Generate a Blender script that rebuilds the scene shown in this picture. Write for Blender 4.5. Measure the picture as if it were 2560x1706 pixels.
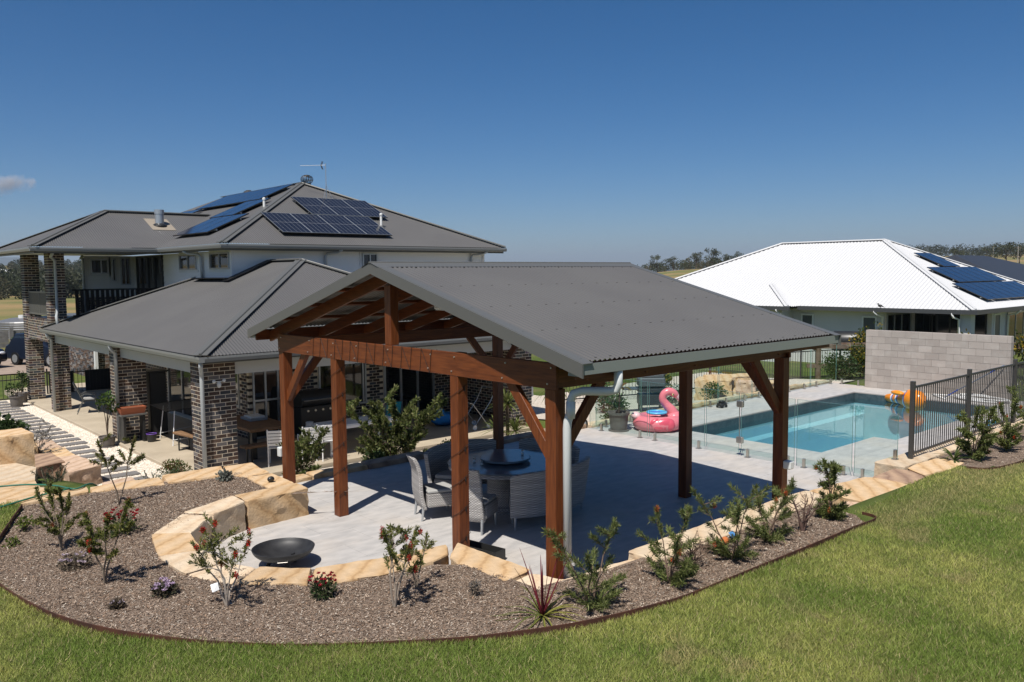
import bpy, bmesh, math, random
import numpy as np
from mathutils import Vector, Matrix, noise as mnoise
from mathutils.geometry import delaunay_2d_cdt
R=math.radians
random.seed(7); NP=np.random.default_rng(7)
S=bpy.context.scene
for o in list(bpy.data.objects): bpy.data.objects.remove(o)
COL=S.collection

# ---------------------------------------------------------------- camera
cd=bpy.data.cameras.new('camera'); cam=bpy.data.objects.new('camera',cd); COL.objects.link(cam)
PITCH,ROLL,TH=.08133,-.00881,2.29697
fw=Vector((0,math.cos(PITCH),-math.sin(PITCH))); up=Vector((0,math.sin(PITCH),math.cos(PITCH))); rt=Vector((1,0,0))
r2=math.cos(ROLL)*rt+math.sin(ROLL)*up; u2=-math.sin(ROLL)*rt+math.cos(ROLL)*up
def tow(d): return Vector((d.x*math.sin(TH)-d.y*math.cos(TH), d.x*math.cos(TH)+d.y*math.sin(TH), d.z))
a,b,c=tow(r2),tow(u2),tow(-fw)
cam.matrix_world=Matrix(((a.x,b.x,c.x,-6.3438),(a.y,b.y,c.y,-6.4419),(a.z,b.z,c.z,3.6703),(0,0,0,1)))
cd.sensor_width=36; cd.lens=36*2085.5/2560; cd.clip_start=.1; cd.clip_end=40000
S.camera=cam
# ---------------------------------------------------------------- sky, sun, exposure
SUN_EL,SUN_AZ=59.4,-150.5                       # elevation, azimuth of the sun in the ground plane (from +x)
w=bpy.data.worlds.new('World'); S.world=w; w.use_nodes=True
nt=w.node_tree; bg=nt.nodes['Background']; sk=nt.nodes.new('ShaderNodeTexSky'); sk.sky_type='NISHITA'
sk.sun_disc=False; sk.sun_elevation=R(SUN_EL); sk.sun_rotation=R(90-SUN_AZ); sk.altitude=0; sk.air_density=.7; sk.dust_density=.6; sk.ozone_density=4
hs=nt.nodes.new('ShaderNodeHueSaturation'); hs.inputs['Saturation'].default_value=1.36; nt.links.new(sk.outputs[0],hs.inputs['Color']); nt.links.new(hs.outputs[0],bg.inputs[0]); bg.inputs[1].default_value=.070
sl=bpy.data.lights.new('sun','SUN'); sun=bpy.data.objects.new('sun',sl); COL.objects.link(sun)
sl.energy=5.0; sl.angle=R(.53); sl.color=(1,.955,.89)
sd=Vector((math.cos(R(SUN_EL))*math.cos(R(SUN_AZ)),math.cos(R(SUN_EL))*math.sin(R(SUN_AZ)),math.sin(R(SUN_EL))))
sun.rotation_euler=sd.to_track_quat('Z','Y').to_euler(); sun.location=(0,0,60)
S.view_settings.view_transform='Standard'; S.view_settings.look='None'; S.view_settings.exposure=.27; S.view_settings.gamma=1; S.view_settings.use_curve_mapping=False
S.cycles.use_denoising=True; S.cycles.max_bounces=8; S.cycles.transparent_max_bounces=24; S.cycles.diffuse_bounces=2; S.cycles.glossy_bounces=3
S.cycles.transmission_bounces=6; S.cycles.volume_bounces=0; S.cycles.caustics_reflective=False; S.cycles.caustics_refractive=False
S.render.engine='CYCLES'

# ---------------------------------------------------------------- materials
MATS={}
def mat(name,base,rough=.6,spec=.35,metal=0.,col2=None,nscale=6.,ndet=4.,mixf=(.35,.65),bump=None,attr=False,rnd=0.,coat=0.,stretch=None,objco=False,trans=0.,sss=None):
    if name in MATS: return MATS[name]
    m=bpy.data.materials.new(name); m.use_nodes=True; t=m.node_tree; N=t.nodes; Lk=t.links; p=N['Principled BSDF']
    p.inputs['Roughness'].default_value=rough; p.inputs['Metallic'].default_value=metal; p.inputs['Specular IOR Level'].default_value=spec
    if coat: p.inputs['Coat Weight'].default_value=coat
    if objco: co=N.new('ShaderNodeTexCoord').outputs['Object']
    else: co=N.new('ShaderNodeNewGeometry').outputs['Position']
    if stretch:
        mp=N.new('ShaderNodeMapping'); mp.inputs['Scale'].default_value=stretch; Lk.new(co,mp.inputs[0]); co=mp.outputs[0]
    cur=None
    if attr:
        at=N.new('ShaderNodeAttribute'); at.attribute_name='Col'; cur=at.outputs['Color']
    if col2 is not None:
        nz=N.new('ShaderNodeTexNoise'); nz.inputs['Scale'].default_value=nscale; nz.inputs['Detail'].default_value=ndet; Lk.new(co,nz.inputs['Vector'])
        mr=N.new('ShaderNodeMapRange'); mr.inputs[1].default_value=mixf[0]; mr.inputs[2].default_value=mixf[1]; Lk.new(nz.outputs[0],mr.inputs[0])
        mx=N.new('ShaderNodeMix'); mx.data_type='RGBA'; Lk.new(mr.outputs[0],mx.inputs[0])
        if cur is not None: Lk.new(cur,mx.inputs[6])
        else: mx.inputs[6].default_value=(*base,1)
        mx.inputs[7].default_value=(*col2,1); cur=mx.outputs[2]
    if rnd:
        oi=N.new('ShaderNodeObjectInfo'); mr=N.new('ShaderNodeMapRange'); mr.inputs[3].default_value=1-rnd; mr.inputs[4].default_value=1+rnd; Lk.new(oi.outputs['Random'],mr.inputs[0])
        mx=N.new('ShaderNodeVectorMath'); mx.operation='SCALE'; Lk.new(mr.outputs[0],mx.inputs['Scale'])
        if cur is not None: Lk.new(cur,mx.inputs[0])
        else: mx.inputs[0].default_value=base
        cur=mx.outputs[0]
    if cur is not None: Lk.new(cur,p.inputs['Base Color'])
    else: p.inputs['Base Color'].default_value=(*base,1)
    if bump:
        nb=N.new('ShaderNodeTexNoise'); nb.inputs['Scale'].default_value=bump[0]; nb.inputs['Detail'].default_value=5; Lk.new(co,nb.inputs['Vector'])
        bp=N.new('ShaderNodeBump'); bp.inputs['Strength'].default_value=bump[1]; bp.inputs['Distance'].default_value=bump[2]; Lk.new(nb.outputs[0],bp.inputs['Height']); Lk.new(bp.outputs[0],p.inputs['Normal'])
    if trans:   # thin leaf: let some light through
        tr=N.new('ShaderNodeBsdfTranslucent'); ms=N.new('ShaderNodeMixShader'); ms.inputs[0].default_value=trans
        if cur is not None: Lk.new(cur,tr.inputs[0])
        else: tr.inputs[0].default_value=(*base,1)
        Lk.new(p.outputs[0],ms.inputs[1]); Lk.new(tr.outputs[0],ms.inputs[2]); Lk.new(ms.outputs[0],N['Material Output'].inputs[0])
    MATS[name]=m; return m
def nodes_of(m): return m.node_tree.nodes,m.node_tree.links,m.node_tree.nodes['Principled BSDF']
def glassmat(name,tint,refl=1.0,bump=None,rough=0.0,ior=1.5):
    m=bpy.data.materials.new(name); m.use_nodes=True; t=m.node_tree; N=t.nodes; Lk=t.links
    for n in list(N):
        if n.type=='BSDF_PRINCIPLED': N.remove(n)
    tr=N.new('ShaderNodeBsdfTransparent'); tr.inputs[0].default_value=(*tint,1)
    gl=N.new('ShaderNodeBsdfGlossy'); gl.inputs['Roughness'].default_value=rough; gl.inputs[0].default_value=(refl,refl,refl,1)
    fr=N.new('ShaderNodeFresnel'); fr.inputs['IOR'].default_value=ior; ms=N.new('ShaderNodeMixShader')
    ge_=N.new('ShaderNodeNewGeometry'); sb=N.new('ShaderNodeMath'); sb.operation='SUBTRACT'; sb.inputs[0].default_value=1; Lk.new(ge_.outputs['Backfacing'],sb.inputs[1]); ml=N.new('ShaderNodeMath'); ml.operation='MULTIPLY'; Lk.new(fr.outputs[0],ml.inputs[0]); Lk.new(sb.outputs[0],ml.inputs[1]); Lk.new(ml.outputs[0],ms.inputs[0]); Lk.new(tr.outputs[0],ms.inputs[1]); Lk.new(gl.outputs[0],ms.inputs[2]); Lk.new(ms.outputs[0],N['Material Output'].inputs[0])
    if bump:
        co=N.new('ShaderNodeNewGeometry'); nb=N.new('ShaderNodeTexNoise'); nb.inputs['Scale'].default_value=bump[0]; nb.inputs['Detail'].default_value=3; Lk.new(co.outputs['Position'],nb.inputs['Vector'])
        bp=N.new('ShaderNodeBump'); bp.inputs['Strength'].default_value=bump[1]; bp.inputs['Distance'].default_value=bump[2]; Lk.new(nb.outputs[0],bp.inputs['Height'])
        Lk.new(bp.outputs[0],gl.inputs['Normal']); Lk.new(bp.outputs[0],fr.inputs['Normal'])
    MATS[name]=m; return m

# ---------------------------------------------------------------- object helpers
def tag(o,label=None,cat=None,group=None,kind=None):
    if label: o['label']=label
    if cat: o['category']=cat
    if group: o['group']=group
    if kind: o['kind']=kind
    return o
def thing(name,label,cat,loc=(0,0,0),group=None):
    o=bpy.data.objects.new(name,None); o.empty_display_size=.2; COL.objects.link(o); o.location=loc
    return tag(o,label,cat,group)
def rootof(o):
    while o.parent: o=o.parent
    return o
def linkmesh(name,me,mt,parent=None,loc=None):
    o=bpy.data.objects.new(name,me); COL.objects.link(o)
    if parent is not None: o.parent=parent
    if loc is not None: o.location=loc
    if mt is not None and not me.materials: me.materials.append(mt)
    return o
def copytree(o,parent=None):
    c=o.copy(); COL.objects.link(c); c.parent=parent
    for ch in list(o.children): copytree(ch,c)
    return c
class MB:
    def __init__(s): s.v=[]; s.f=[]; s.c=[]
    def add(s,vs,fs,col=None):
        b=len(s.v); s.v+=[tuple(p) for p in vs]; s.f+=[tuple(i+b for i in f) for f in fs]; s.c+=[col]*len(fs); return s
    def bx(s,x0,x1,y0,y1,z0,z1,col=None):
        return s.add([(x0,y0,z0),(x1,y0,z0),(x1,y1,z0),(x0,y1,z0),(x0,y0,z1),(x1,y0,z1),(x1,y1,z1),(x0,y1,z1)],[(0,3,2,1),(4,5,6,7),(0,1,5,4),(1,2,6,5),(2,3,7,6),(3,0,4,7)],col)
    def obox(s,c,d,M=None,col=None):
        M=M or Matrix.Identity(3); c=Vector(c); vs=[]
        for z in (-.5,.5):
            for x,y in ((-.5,-.5),(.5,-.5),(.5,.5),(-.5,.5)): vs.append(c+M@Vector((x*d[0],y*d[1],z*d[2])))
        return s.add(vs,[(0,3,2,1),(4,5,6,7),(0,1,5,4),(1,2,6,5),(2,3,7,6),(3,0,4,7)],col)
    def beam(s,p,q,w,h,up=(0,0,1),col=None):
        p=Vector(p);q=Vector(q);d=(q-p).normalized();x=d.cross(Vector(up))
        if x.length<1e-4: x=d.cross(Vector((1,0,0)))
        x.normalize();y=x.cross(d)
        vs=[]
        for e in (p,q):
            for a,b in ((-.5,-.5),(.5,-.5),(.5,.5),(-.5,.5)): vs.append(e+x*w*a+y*h*b)
        return s.add(vs,[(0,1,2,3),(7,6,5,4),(0,4,5,1),(1,5,6,2),(2,6,7,3),(3,7,4,0)],col)
    def tube(s,pts,r,n=8,caps=True,col=None):
        pts=[Vector(p) for p in pts]; k=len(pts); rr=r if isinstance(r,(list,tuple)) else [r]*k
        t0=(pts[1]-pts[0]).normalized(); x=t0.orthogonal().normalized(); vs=[]
        for i,p in enumerate(pts):
            t=(pts[min(i+1,k-1)]-pts[max(i-1,0)]).normalized(); x=(x-t*x.dot(t)); x=x.normalized() if x.length>1e-6 else t.orthogonal().normalized(); y=t.cross(x)
            for j in range(n):
                a=2*math.pi*j/n; vs.append(p+(x*math.cos(a)+y*math.sin(a))*rr[i])
        fs=[(i*n+j,i*n+(j+1)%n,(i+1)*n+(j+1)%n,(i+1)*n+j) for i in range(k-1) for j in range(n)]
        if caps: fs+=[tuple(range(n))[::-1],tuple((k-1)*n+j for j in range(n))]
        return s.add(vs,fs,col)
    def cyl(s,p,q,r,r2=None,n=12,col=None): return s.tube([p,q],[r,r if r2 is None else r2],n,True,col)
    def lathe(s,c,prof,n=24,col=None,sx=1,sy=1):
        vs=[];k=len(prof)
        for (r,z) in prof:
            for j in range(n):
                a=2*math.pi*j/n; vs.append((c[0]+r*math.cos(a)*sx,c[1]+r*math.sin(a)*sy,c[2]+z))
        fs=[(i*n+j,i*n+(j+1)%n,(i+1)*n+(j+1)%n,(i+1)*n+j) for i in range(k-1) for j in range(n)]
        if prof[0][0]>1e-4: fs.append(tuple(range(n))[::-1])
        if prof[-1][0]>1e-4: fs.append(tuple((k-1)*n+j for j in range(n)))
        return s.add(vs,fs,col)
    def ball(s,c,r,n=12,m=8,col=None,M=None):
        r=r if isinstance(r,(list,tuple)) else (r,r,r); vs=[];M=M or Matrix.Identity(3);c=Vector(c)
        for i in range(m+1):
            th=math.pi*i/m
            for j in range(n):
                a=2*math.pi*j/n; vs.append(c+M@Vector((r[0]*math.sin(th)*math.cos(a),r[1]*math.sin(th)*math.sin(a),r[2]*math.cos(th))))
        return s.add(vs,[(i*n+j,(i+1)*n+j,(i+1)*n+(j+1)%n,i*n+(j+1)%n) for i in range(m) for j in range(n)],col)
    def prism(s,poly,z0,z1,col=None):
        n=len(poly); A=sum(poly[i][0]*poly[(i+1)%n][1]-poly[(i+1)%n][0]*poly[i][1] for i in range(n))
        if A<0: poly=poly[::-1]
        vs=[(x,y,z0) for x,y in poly]+[(x,y,z1) for x,y in poly]
        return s.add(vs,[tuple(range(n))[::-1],tuple(range(n,2*n))]+[(i,(i+1)%n,n+(i+1)%n,n+i) for i in range(n)],col)
    def xform(s,M):
        s.v=[tuple(M@Vector(p)) for p in s.v]; return s
    def mesh(s,name,org=(0,0,0),smooth=False):
        me=bpy.data.meshes.new(name); o=org
        me.from_pydata([(x-o[0],y-o[1],z-o[2]) for x,y,z in s.v],[],s.f)
        if any(c is not None for c in s.c):
            at=me.color_attributes.new('Col','FLOAT_COLOR','CORNER'); buf=[]
            for f,c in zip(s.f,s.c):
                c=c or (.5,.5,.5); buf+=[c[0],c[1],c[2],1.]*len(f)
            at.data.foreach_set('color',buf)
        if smooth: me.polygons.foreach_set('use_smooth',[True]*len(me.polygons))
        me.update(); return me
    def build(s,name,mt,parent=None,smooth=False,bevel=0,kind=None,weld=False,autosm=None):
        org=rootof(parent).location if parent is not None else (0,0,0)
        me=s.mesh(name,org,smooth)
        if weld or bevel:
            bm=bmesh.new(); bm.from_mesh(me)
            if weld: bmesh.ops.remove_doubles(bm,verts=bm.verts,dist=1e-5)
            if bevel:
                bmesh.ops.recalc_face_normals(bm,faces=bm.faces)
                bmesh.ops.bevel(bm,geom=[e for e in bm.edges if len(e.link_faces)==2 and e.calc_face_angle(0)>.5],offset=bevel,segments=1,affect='EDGES',clamp_overlap=True)
            bm.to_mesh(me); bm.free()
        if autosm:
            me.polygons.foreach_set('use_smooth',[True]*len(me.polygons)); me.set_sharp_from_angle(angle=R(autosm))
        o=linkmesh(name,me,mt,parent)
        if kind: o['kind']=kind
        return o
def np_mesh(name,verts,faces,mt,parent=None,cols=None,kind=None,smooth=False):
    """verts (n,3), faces (m,k) numpy; cols (m,3) per face"""
    me=bpy.data.meshes.new(name); org=np.array(rootof(parent).location) if parent is not None else np.zeros(3)
    verts=np.asarray(verts,float)-org; m,k=faces.shape
    me.vertices.add(len(verts)); me.vertices.foreach_set('co',verts.ravel())
    me.loops.add(m*k); me.loops.foreach_set('vertex_index',faces.ravel().astype(np.int32))
    me.polygons.add(m); me.polygons.foreach_set('loop_start',np.arange(m,dtype=np.int32)*k)
    if cols is not None:
        at=me.color_attributes.new('Col','FLOAT_COLOR','CORNER')
        cc=np.ones((m,k,4)); cc[:,:,:3]=np.asarray(cols)[:,None,:]; at.data.foreach_set('color',cc.ravel())
    me.update(calc_edges=True)
    if smooth: me.polygons.foreach_set('use_smooth',np.ones(m,bool))
    o=linkmesh(name,me,mt,parent)
    if kind: o['kind']=kind
    return o
def rz(a): return Matrix.Rotation(a,3,'Z')
def inpoly(px,py,poly):
    poly=np.array(poly); x=np.asarray(px); y=np.asarray(py); ins=np.zeros(x.shape,bool); n=len(poly)
    for i in range(n):
        x1,y1=poly[i]; x2,y2=poly[(i+1)%n]
        with np.errstate(divide='ignore',invalid='ignore'):
            c=((y1>y)!=(y2>y))&(x<(x2-x1)*(y-y1)/(y2-y1+1e-12)+x1)
        ins^=c
    return ins
def smoothcurve(pts,n=6,closed=False):
    P=[Vector((*p,0)) if len(p)==2 else Vector(p) for p in pts]; out=[]; k=len(P)
    for i in range(k if closed else k-1):
        g=(lambda j:P[j%k]) if closed else (lambda j:P[max(0,min(k-1,j))])
        p0,p1,p2,p3=g(i-1),g(i),g(i+1),g(i+2)
        for s in range(n):
            t=s/n; out.append(.5*((2*p1)+(p2-p0)*t+(2*p0-5*p1+4*p2-p3)*t*t+(3*p1-p0-3*p2+p3)*t**3))
    if not closed: out.append(P[-1])
    return out
# ================================================================ shared materials
timber=mat('stained_timber',(.235,.062,.019),.45,.4,col2=(.15,.036,.012),nscale=3,mixf=(.35,.7),stretch=(14,14,1.2),bump=(18,.15,.004))
def timber_along(axis):
    st={'x':(1.2,14,14),'y':(14,1.2,14),'z':(14,14,1.2)}[axis]
    return mat('stained_timber_'+axis,(.18,.051,.014),.45,.35,col2=(.085,.022,.007),nscale=3,mixf=(.3,.72),stretch=st,bump=(12,.2,.004))
roofgrey=mat('grey_roof_steel',(.103,.1,.096),.42,.42,col2=(.096,.093,.09),nscale=.8,mixf=(.4,.6))
trimgrey=mat('grey_painted_trim',(.105,.105,.098),.4,.4)
guttergrey=mat('pale_grey_gutter',(.22,.24,.22),.3,.5)
pvc=mat('pale_pvc',(.62,.64,.62),.35,.4)
white_steel=mat('white_roof_steel',(.55,.55,.548),.45,.4)
whitep=mat('white_paint',(.74,.74,.72),.5,.35,col2=(.68,.68,.66),nscale=1.5)
darkglass=mat('dark_window_glass',(.012,.014,.016),.04,.7)
alu=mat('silver_aluminium',(.45,.47,.48),.35,.5,metal=.6)
blackmet=mat('black_powdercoat',(.022,.022,.021),.38,.45)
concrete=mat('slab_concrete',(.46,.39,.29),.75,.3,col2=(.36,.30,.22),nscale=1.4,mixf=(.3,.75),bump=(30,.1,.003))
sand_o=mat('orange_sandstone',(.60,.37,.17),.85,.2,rnd=.10,bump=(26,.6,.015))
sand_p=mat('pale_sandstone',(.66,.52,.36),.85,.2,rnd=.08,bump=(22,.6,.02))
sand_k=mat('pink_sandstone',(.55,.38,.27),.85,.2,rnd=.12,bump=(22,.6,.02))
def band(m,c1,c2,c3,sc=3.2):
    N,Lk,p=nodes_of(m); g=N.new('ShaderNodeNewGeometry'); mp=N.new('ShaderNodeMapping'); mp.inputs['Rotation'].default_value=(.25,.5,.9)
    oi=N.new('ShaderNodeObjectInfo'); ad=N.new('ShaderNodeVectorMath'); ad.operation='MULTIPLY_ADD'; ad.inputs[1].default_value=(1,1,1)
    Lk.new(g.outputs['Position'],ad.inputs[0]); Lk.new(oi.outputs['Random'],ad.inputs[2]); Lk.new(ad.outputs[0],mp.inputs[0])
    wv=N.new('ShaderNodeTexWave'); wv.inputs['Scale'].default_value=sc*.42; wv.inputs['Distortion'].default_value=3.5; wv.inputs['Detail'].default_value=5; wv.inputs['Detail Scale'].default_value=1.6; wv.inputs['Detail Roughness'].default_value=.65
    Lk.new(mp.outputs[0],wv.inputs[0]); cr=N.new('ShaderNodeValToRGB'); e=cr.color_ramp.elements
    mid=[(a_+b_)/2 for a_,b_ in zip(c1,c2)]; e[0].color=(*c1,1); e[0].position=.0; e[1].color=(*c2,1); e[1].position=.9; n=cr.color_ramp.elements.new(1.0); n.color=(*[.5*(a_+b_) for a_,b_ in zip(c2,c3)],1)
    Lk.new(wv.outputs[0],cr.inputs[0]); nz=N.new('ShaderNodeTexNoise'); nz.inputs['Scale'].default_value=9; nz.inputs['Detail'].default_value=6; Lk.new(g.outputs['Position'],nz.inputs[0])
    mr=N.new('ShaderNodeMapRange'); mr.inputs[3].default_value=.72; mr.inputs[4].default_value=1.22; Lk.new(nz.outputs[0],mr.inputs[0])
    s1=N.new('ShaderNodeVectorMath'); s1.operation='SCALE'; Lk.new(cr.outputs[0],s1.inputs[0]); Lk.new(mr.outputs[0],s1.inputs['Scale'])
    m2=N.new('ShaderNodeMapRange'); m2.inputs[3].default_value=.86; m2.inputs[4].default_value=1.1; Lk.new(oi.outputs['Random'],m2.inputs[0])
    s2=N.new('ShaderNodeVectorMath'); s2.operation='SCALE'; Lk.new(s1.outputs[0],s2.inputs[0]); Lk.new(m2.outputs[0],s2.inputs['Scale']); Lk.new(s2.outputs[0],p.inputs['Base Color'])
band(sand_o,(.58,.42,.26),(.55,.37,.20),(.36,.21,.10)); band(sand_p,(.62,.50,.36),(.60,.46,.31),(.5,.36,.24)); band(sand_k,(.56,.41,.3),(.51,.36,.25),(.36,.23,.15))
SAND_BROWN=mat('brown_sandstone',(.36,.24,.16),.85,.2); band(SAND_BROWN,(.4,.27,.18),(.3,.2,.14),(.2,.12,.08))
# lawn
lawnm=mat('lawn_soil_grass',(.105,.125,.038),.9,.1,col2=(.19,.155,.07),nscale=.55,mixf=(.45,.75),bump=(60,.6,.02))
bladem=mat('grass_blade',(.2,.24,.06),.6,.25,attr=True,trans=.35)
mulchm=mat('mulch',(.19,.14,.105),.95,.1,col2=(.30,.23,.18),nscale=46,ndet=6,mixf=(.3,.7),bump=(90,1.,.03))
chipm=mat('bark_chip',(.2,.15,.11),.9,.15,attr=True)
gravelm=mat('white_gravel',(.62,.55,.46),.9,.2,col2=(.40,.34,.28),nscale=34,ndet=3,mixf=(.42,.6),bump=(34,1.,.03))
pebm=mat('pale_pebble',(.7,.63,.54),.8,.25,attr=True)
rust=mat('rusted_steel',(.085,.034,.02),.75,.3,col2=(.05,.022,.015),nscale=7)

# ================================================================ ground levels
EDGE=[(-3.84,6.9),(-4.37,5.46),(-4.68,4.5),(-4.72,3.63),(-4.53,2.45),(-4.25,1.67),(-3.91,1.08),(-3.54,.58),(-3.04,.05),(-2.5,-.38),(-1.8,-.86),(-.93,-1.26),(-.04,-1.48),(.47,-1.54),(1.21,-1.56),(2.4,-1.59),(3.62,-1.61),(4.19,-1.63),(4.34,-1.54),(4.37,-1.38)]
edge_c=smoothcurve(EDGE,5)
BED=[(p.x,p.y) for p in edge_c]+[(4.45,-.9),(4.5,-.45),(2,-.45),(.4,-.4),(-.5,-.2),(-.6,.8),(-1.2,1.3)]
for k in range(13):   # round the fire pit, under the middle of its wall stones
    t=R(-95-k*19); BED.append((-1.15+1.72*math.cos(t),3.35+1.72*math.sin(t)))
BED+=[(-.6,5.1),(-.55,6.0),(-.5,7.0),(-3.8,7.25)]
BED2=[(8.1,-1.33),(8.3,-1.64),(9.3,-1.82),(11,-1.95),(14,-2.05),(18,-2.1),(18,-.55),(8.6,-.6)]
BED2=[(p.x,p.y) for p in smoothcurve(BED2[:6],4)]+BED2[6:]
def shrink(poly,d):
    c=[]; n=len(poly)
    for i in range(n):
        a=Vector(poly[i-1]);b=Vector(poly[i]);e=Vector(poly[(i+1)%n]); t=(e-a)
        if t.length<1e-6: continue
        nrm=Vector((-t.y,t.x)).normalized(); c.append(tuple(b+nrm*d))
    return c
def area(p): return sum(p[i][0]*p[(i+1)%len(p)][1]-p[(i+1)%len(p)][0]*p[i][1] for i in range(len(p)))/2
if area(BED)<0: BED=BED[::-1]
if area(BED2)<0: BED2=BED2[::-1]
BEDs=shrink(BED,.16); BED2s=shrink(BED2,.16)
def H0(u,v):
    u=np.asarray(u,float); v=np.asarray(v,float)
    z=np.full(u.shape,-.9)
    far=np.hypot(u+6,v+6)
    z=np.where(far>60,-1.0-np.clip((far-60)/400,0,4),z)
    ss=lambda t:np.clip(t,0,1)**2*(3-2*np.clip(t,0,1))
    ang=np.degrees(np.arctan2(v+6.44,u+6.34))
    z=z+6.6*ss((far-90)/290)*ss((47-ang)/12)*ss((ang+60)/30)          # dry hill behind the neighbour
    z=z+19*ss((far-230)/800)*ss((ang-52)/12)                            # wooded rise behind the house
    z=z+14*ss((far-420)/500)*ss((34-ang)/10)*ss((ang+60)/30)
    # upper lawn
    up=(v<-.45)|((u<-.45)&(v<7.3))
    z=np.where(up,.42+.012*np.sin(u*1.7)+.012*np.sin(v*2.1+1),z)
    z=np.where((u>19.6)&(v<0),.42-np.clip((u-19.6)/10,0,1)*1.1,z)
    side=(u<-2.4)&(v>=7.3)&(v<16); z=np.where(side,.25-np.clip((v-8)/7,0,1)*1.0,z)
    z=np.where((u>=9.6)&(v>=7.0)&(v<14)&(u<24),-.22-np.clip((v-7)/4,0,1)*.3,z)
    z=np.where((u>=19.5)&(v>=0)&(v<7.0),-.35,z)
    pit=((u>-.55)&(u<19.5)&(v>-.42)&(v<7.15))|(np.hypot(u+1.15,v-3.35)<1.8)
    z=np.where(pit,-2.4,z)
    z=np.where((u>.5)&(u<14)&(v>11)&(v<29),-1.6,z)
    z=np.where((u>-1.6)&(u<.5)&(v>11)&(v<28.2),-.95,z)
    ec=np.array([(q.x,q.y) for q in edge_c]); de=np.full(u.shape,9.)
    nearb=(u>-5.2)&(u<5.2)&(v>-2.2)&(v<7.8)
    if nearb.any():
        uu_,vv_=u[nearb],v[nearb]; dm_=np.full(uu_.shape,9.)
        for ex,ey in ec: dm_=np.minimum(dm_,np.hypot(uu_-ex,vv_-ey))
        de[nearb]=dm_
    b=(inpoly(u,v,BED)&(de>.09))|inpoly(u,v,BED2s)|((np.hypot(u+1.15,v-3.35)<2.3)&(de>.2))|((u>-.95)&(u<5.15)&(v>-.95)&(v<-.1)&(de>.2))|((u>-.95)&(u<-.2)&(v>-.6)&(v<7.5))|((v>6.5)&(v<7.6)&(u>-3.7)&(u<0))|((u>5.0)&(u<8.5)&(v>-1.0)&(v<-.2))|((u>7.4)&(u<19)&(v>-.75)&(v<-.2))
    z=np.where(b&~pit,.12,z)
    return z
def axis(lo,hi,step,extra,far):
    a=list(np.arange(lo,hi+1e-6,step))
    for e in extra: a+=[e-.04,e+.04]
    for f in far: a+=[f]
    return np.unique(np.round(a,3))
ux=axis(-9,20,.16,(-.55,-.45,19.5,19.6,.5,14,-2.4,9.6,-1.6,24),[-3500,-2000,-1200,-700,-400,-250,-150,-90,-60,-40,-28,-20,-15,-12]+list(range(21,60,3))+list(range(64,420,14))+[500,650,900,1400,2200,3500])
vy=axis(-7,17,.16,(-.45,-.42,7.15,7.3,7.0,11,28.2,29,16,14,0),[-3500,-2000,-1200,-700,-400,-250,-150,-90,-60,-40,-28,-20,-15,-11,-9]+list(range(18,60,2))+list(range(64,420,14))+[500,650,900,1400,2200,3500])
UU,VV=np.meshgrid(ux,vy,indexing='ij'); ZZ=H0(UU,VV)
vt=np.stack([UU.ravel(),VV.ravel(),ZZ.ravel()],1); nu,nv=UU.shape
I=np.arange(nu*nv).reshape(nu,nv); fc=np.stack([I[:-1,:-1].ravel(),I[1:,:-1].ravel(),I[1:,1:].ravel(),I[:-1,1:].ravel()],1)
# ground material: lawn green near, darkened to paint shade between blades, dry paddock further out, gravel drive strip
gm=bpy.data.materials.new('ground_cover'); gm.use_nodes=True; MATS['ground_cover']=gm
N,Lk,p=nodes_of(gm); p.inputs['Roughness'].default_value=.95; p.inputs['Specular IOR Level'].default_value=.1
ge=N.new('ShaderNodeNewGeometry'); nz=N.new('ShaderNodeTexNoise'); nz.inputs['Scale'].default_value=.9; nz.inputs['Detail'].default_value=7; Lk.new(ge.outputs['Position'],nz.inputs[0])
cr=N.new('ShaderNodeValToRGB'); e=cr.color_ramp.elements; e[0].position=.3; e[0].color=(.06,.09,.02,1); e[1].position=.72; e[1].color=(.14,.13,.05,1); n=e.new(.52); n.color=(.09,.115,.03,1)
Lk.new(nz.outputs[0],cr.inputs[0])
nz2=N.new('ShaderNodeTexNoise'); nz2.inputs['Scale'].default_value=.035; nz2.inputs['Detail'].default_value=5; Lk.new(ge.outputs['Position'],nz2.inputs[0])
cr2=N.new('ShaderNodeValToRGB'); e=cr2.color_ramp.elements; e[0].position=.35; e[0].color=(.13,.14,.05,1); e[1].position=.6; e[1].color=(.27,.19,.09,1); Lk.new(nz2.outputs[0],cr2.inputs[0])
vm=N.new('ShaderNodeVectorMath'); vm.operation='LENGTH'; Lk.new(ge.outputs['Position'],vm.inputs[0])
mr=N.new('ShaderNodeMapRange'); mr.inputs[1].default_value=35; mr.inputs[2].default_value=70; Lk.new(vm.outputs['Value'],mr.inputs[0])
mx=N.new('ShaderNodeMix'); mx.data_type='RGBA'; Lk.new(mr.outputs[0],mx.inputs[0]); Lk.new(cr.outputs[0],mx.inputs[6]); Lk.new(cr2.outputs[0],mx.inputs[7]); Lk.new(mx.outputs[2],p.inputs['Base Color'])
nb=N.new('ShaderNodeTexNoise'); nb.inputs['Scale'].default_value=40; nb.inputs['Detail'].default_value=4; Lk.new(ge.outputs['Position'],nb.inputs[0]); bp=N.new('ShaderNodeBump'); bp.inputs['Strength'].default_value=.8; bp.inputs['Distance'].default_value=.03; Lk.new(nb.outputs[0],bp.inputs['Height']); Lk.new(bp.outputs[0],p.inputs['Normal'])
tag(np_mesh('ground',vt,fc,gm),kind='structure')

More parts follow.
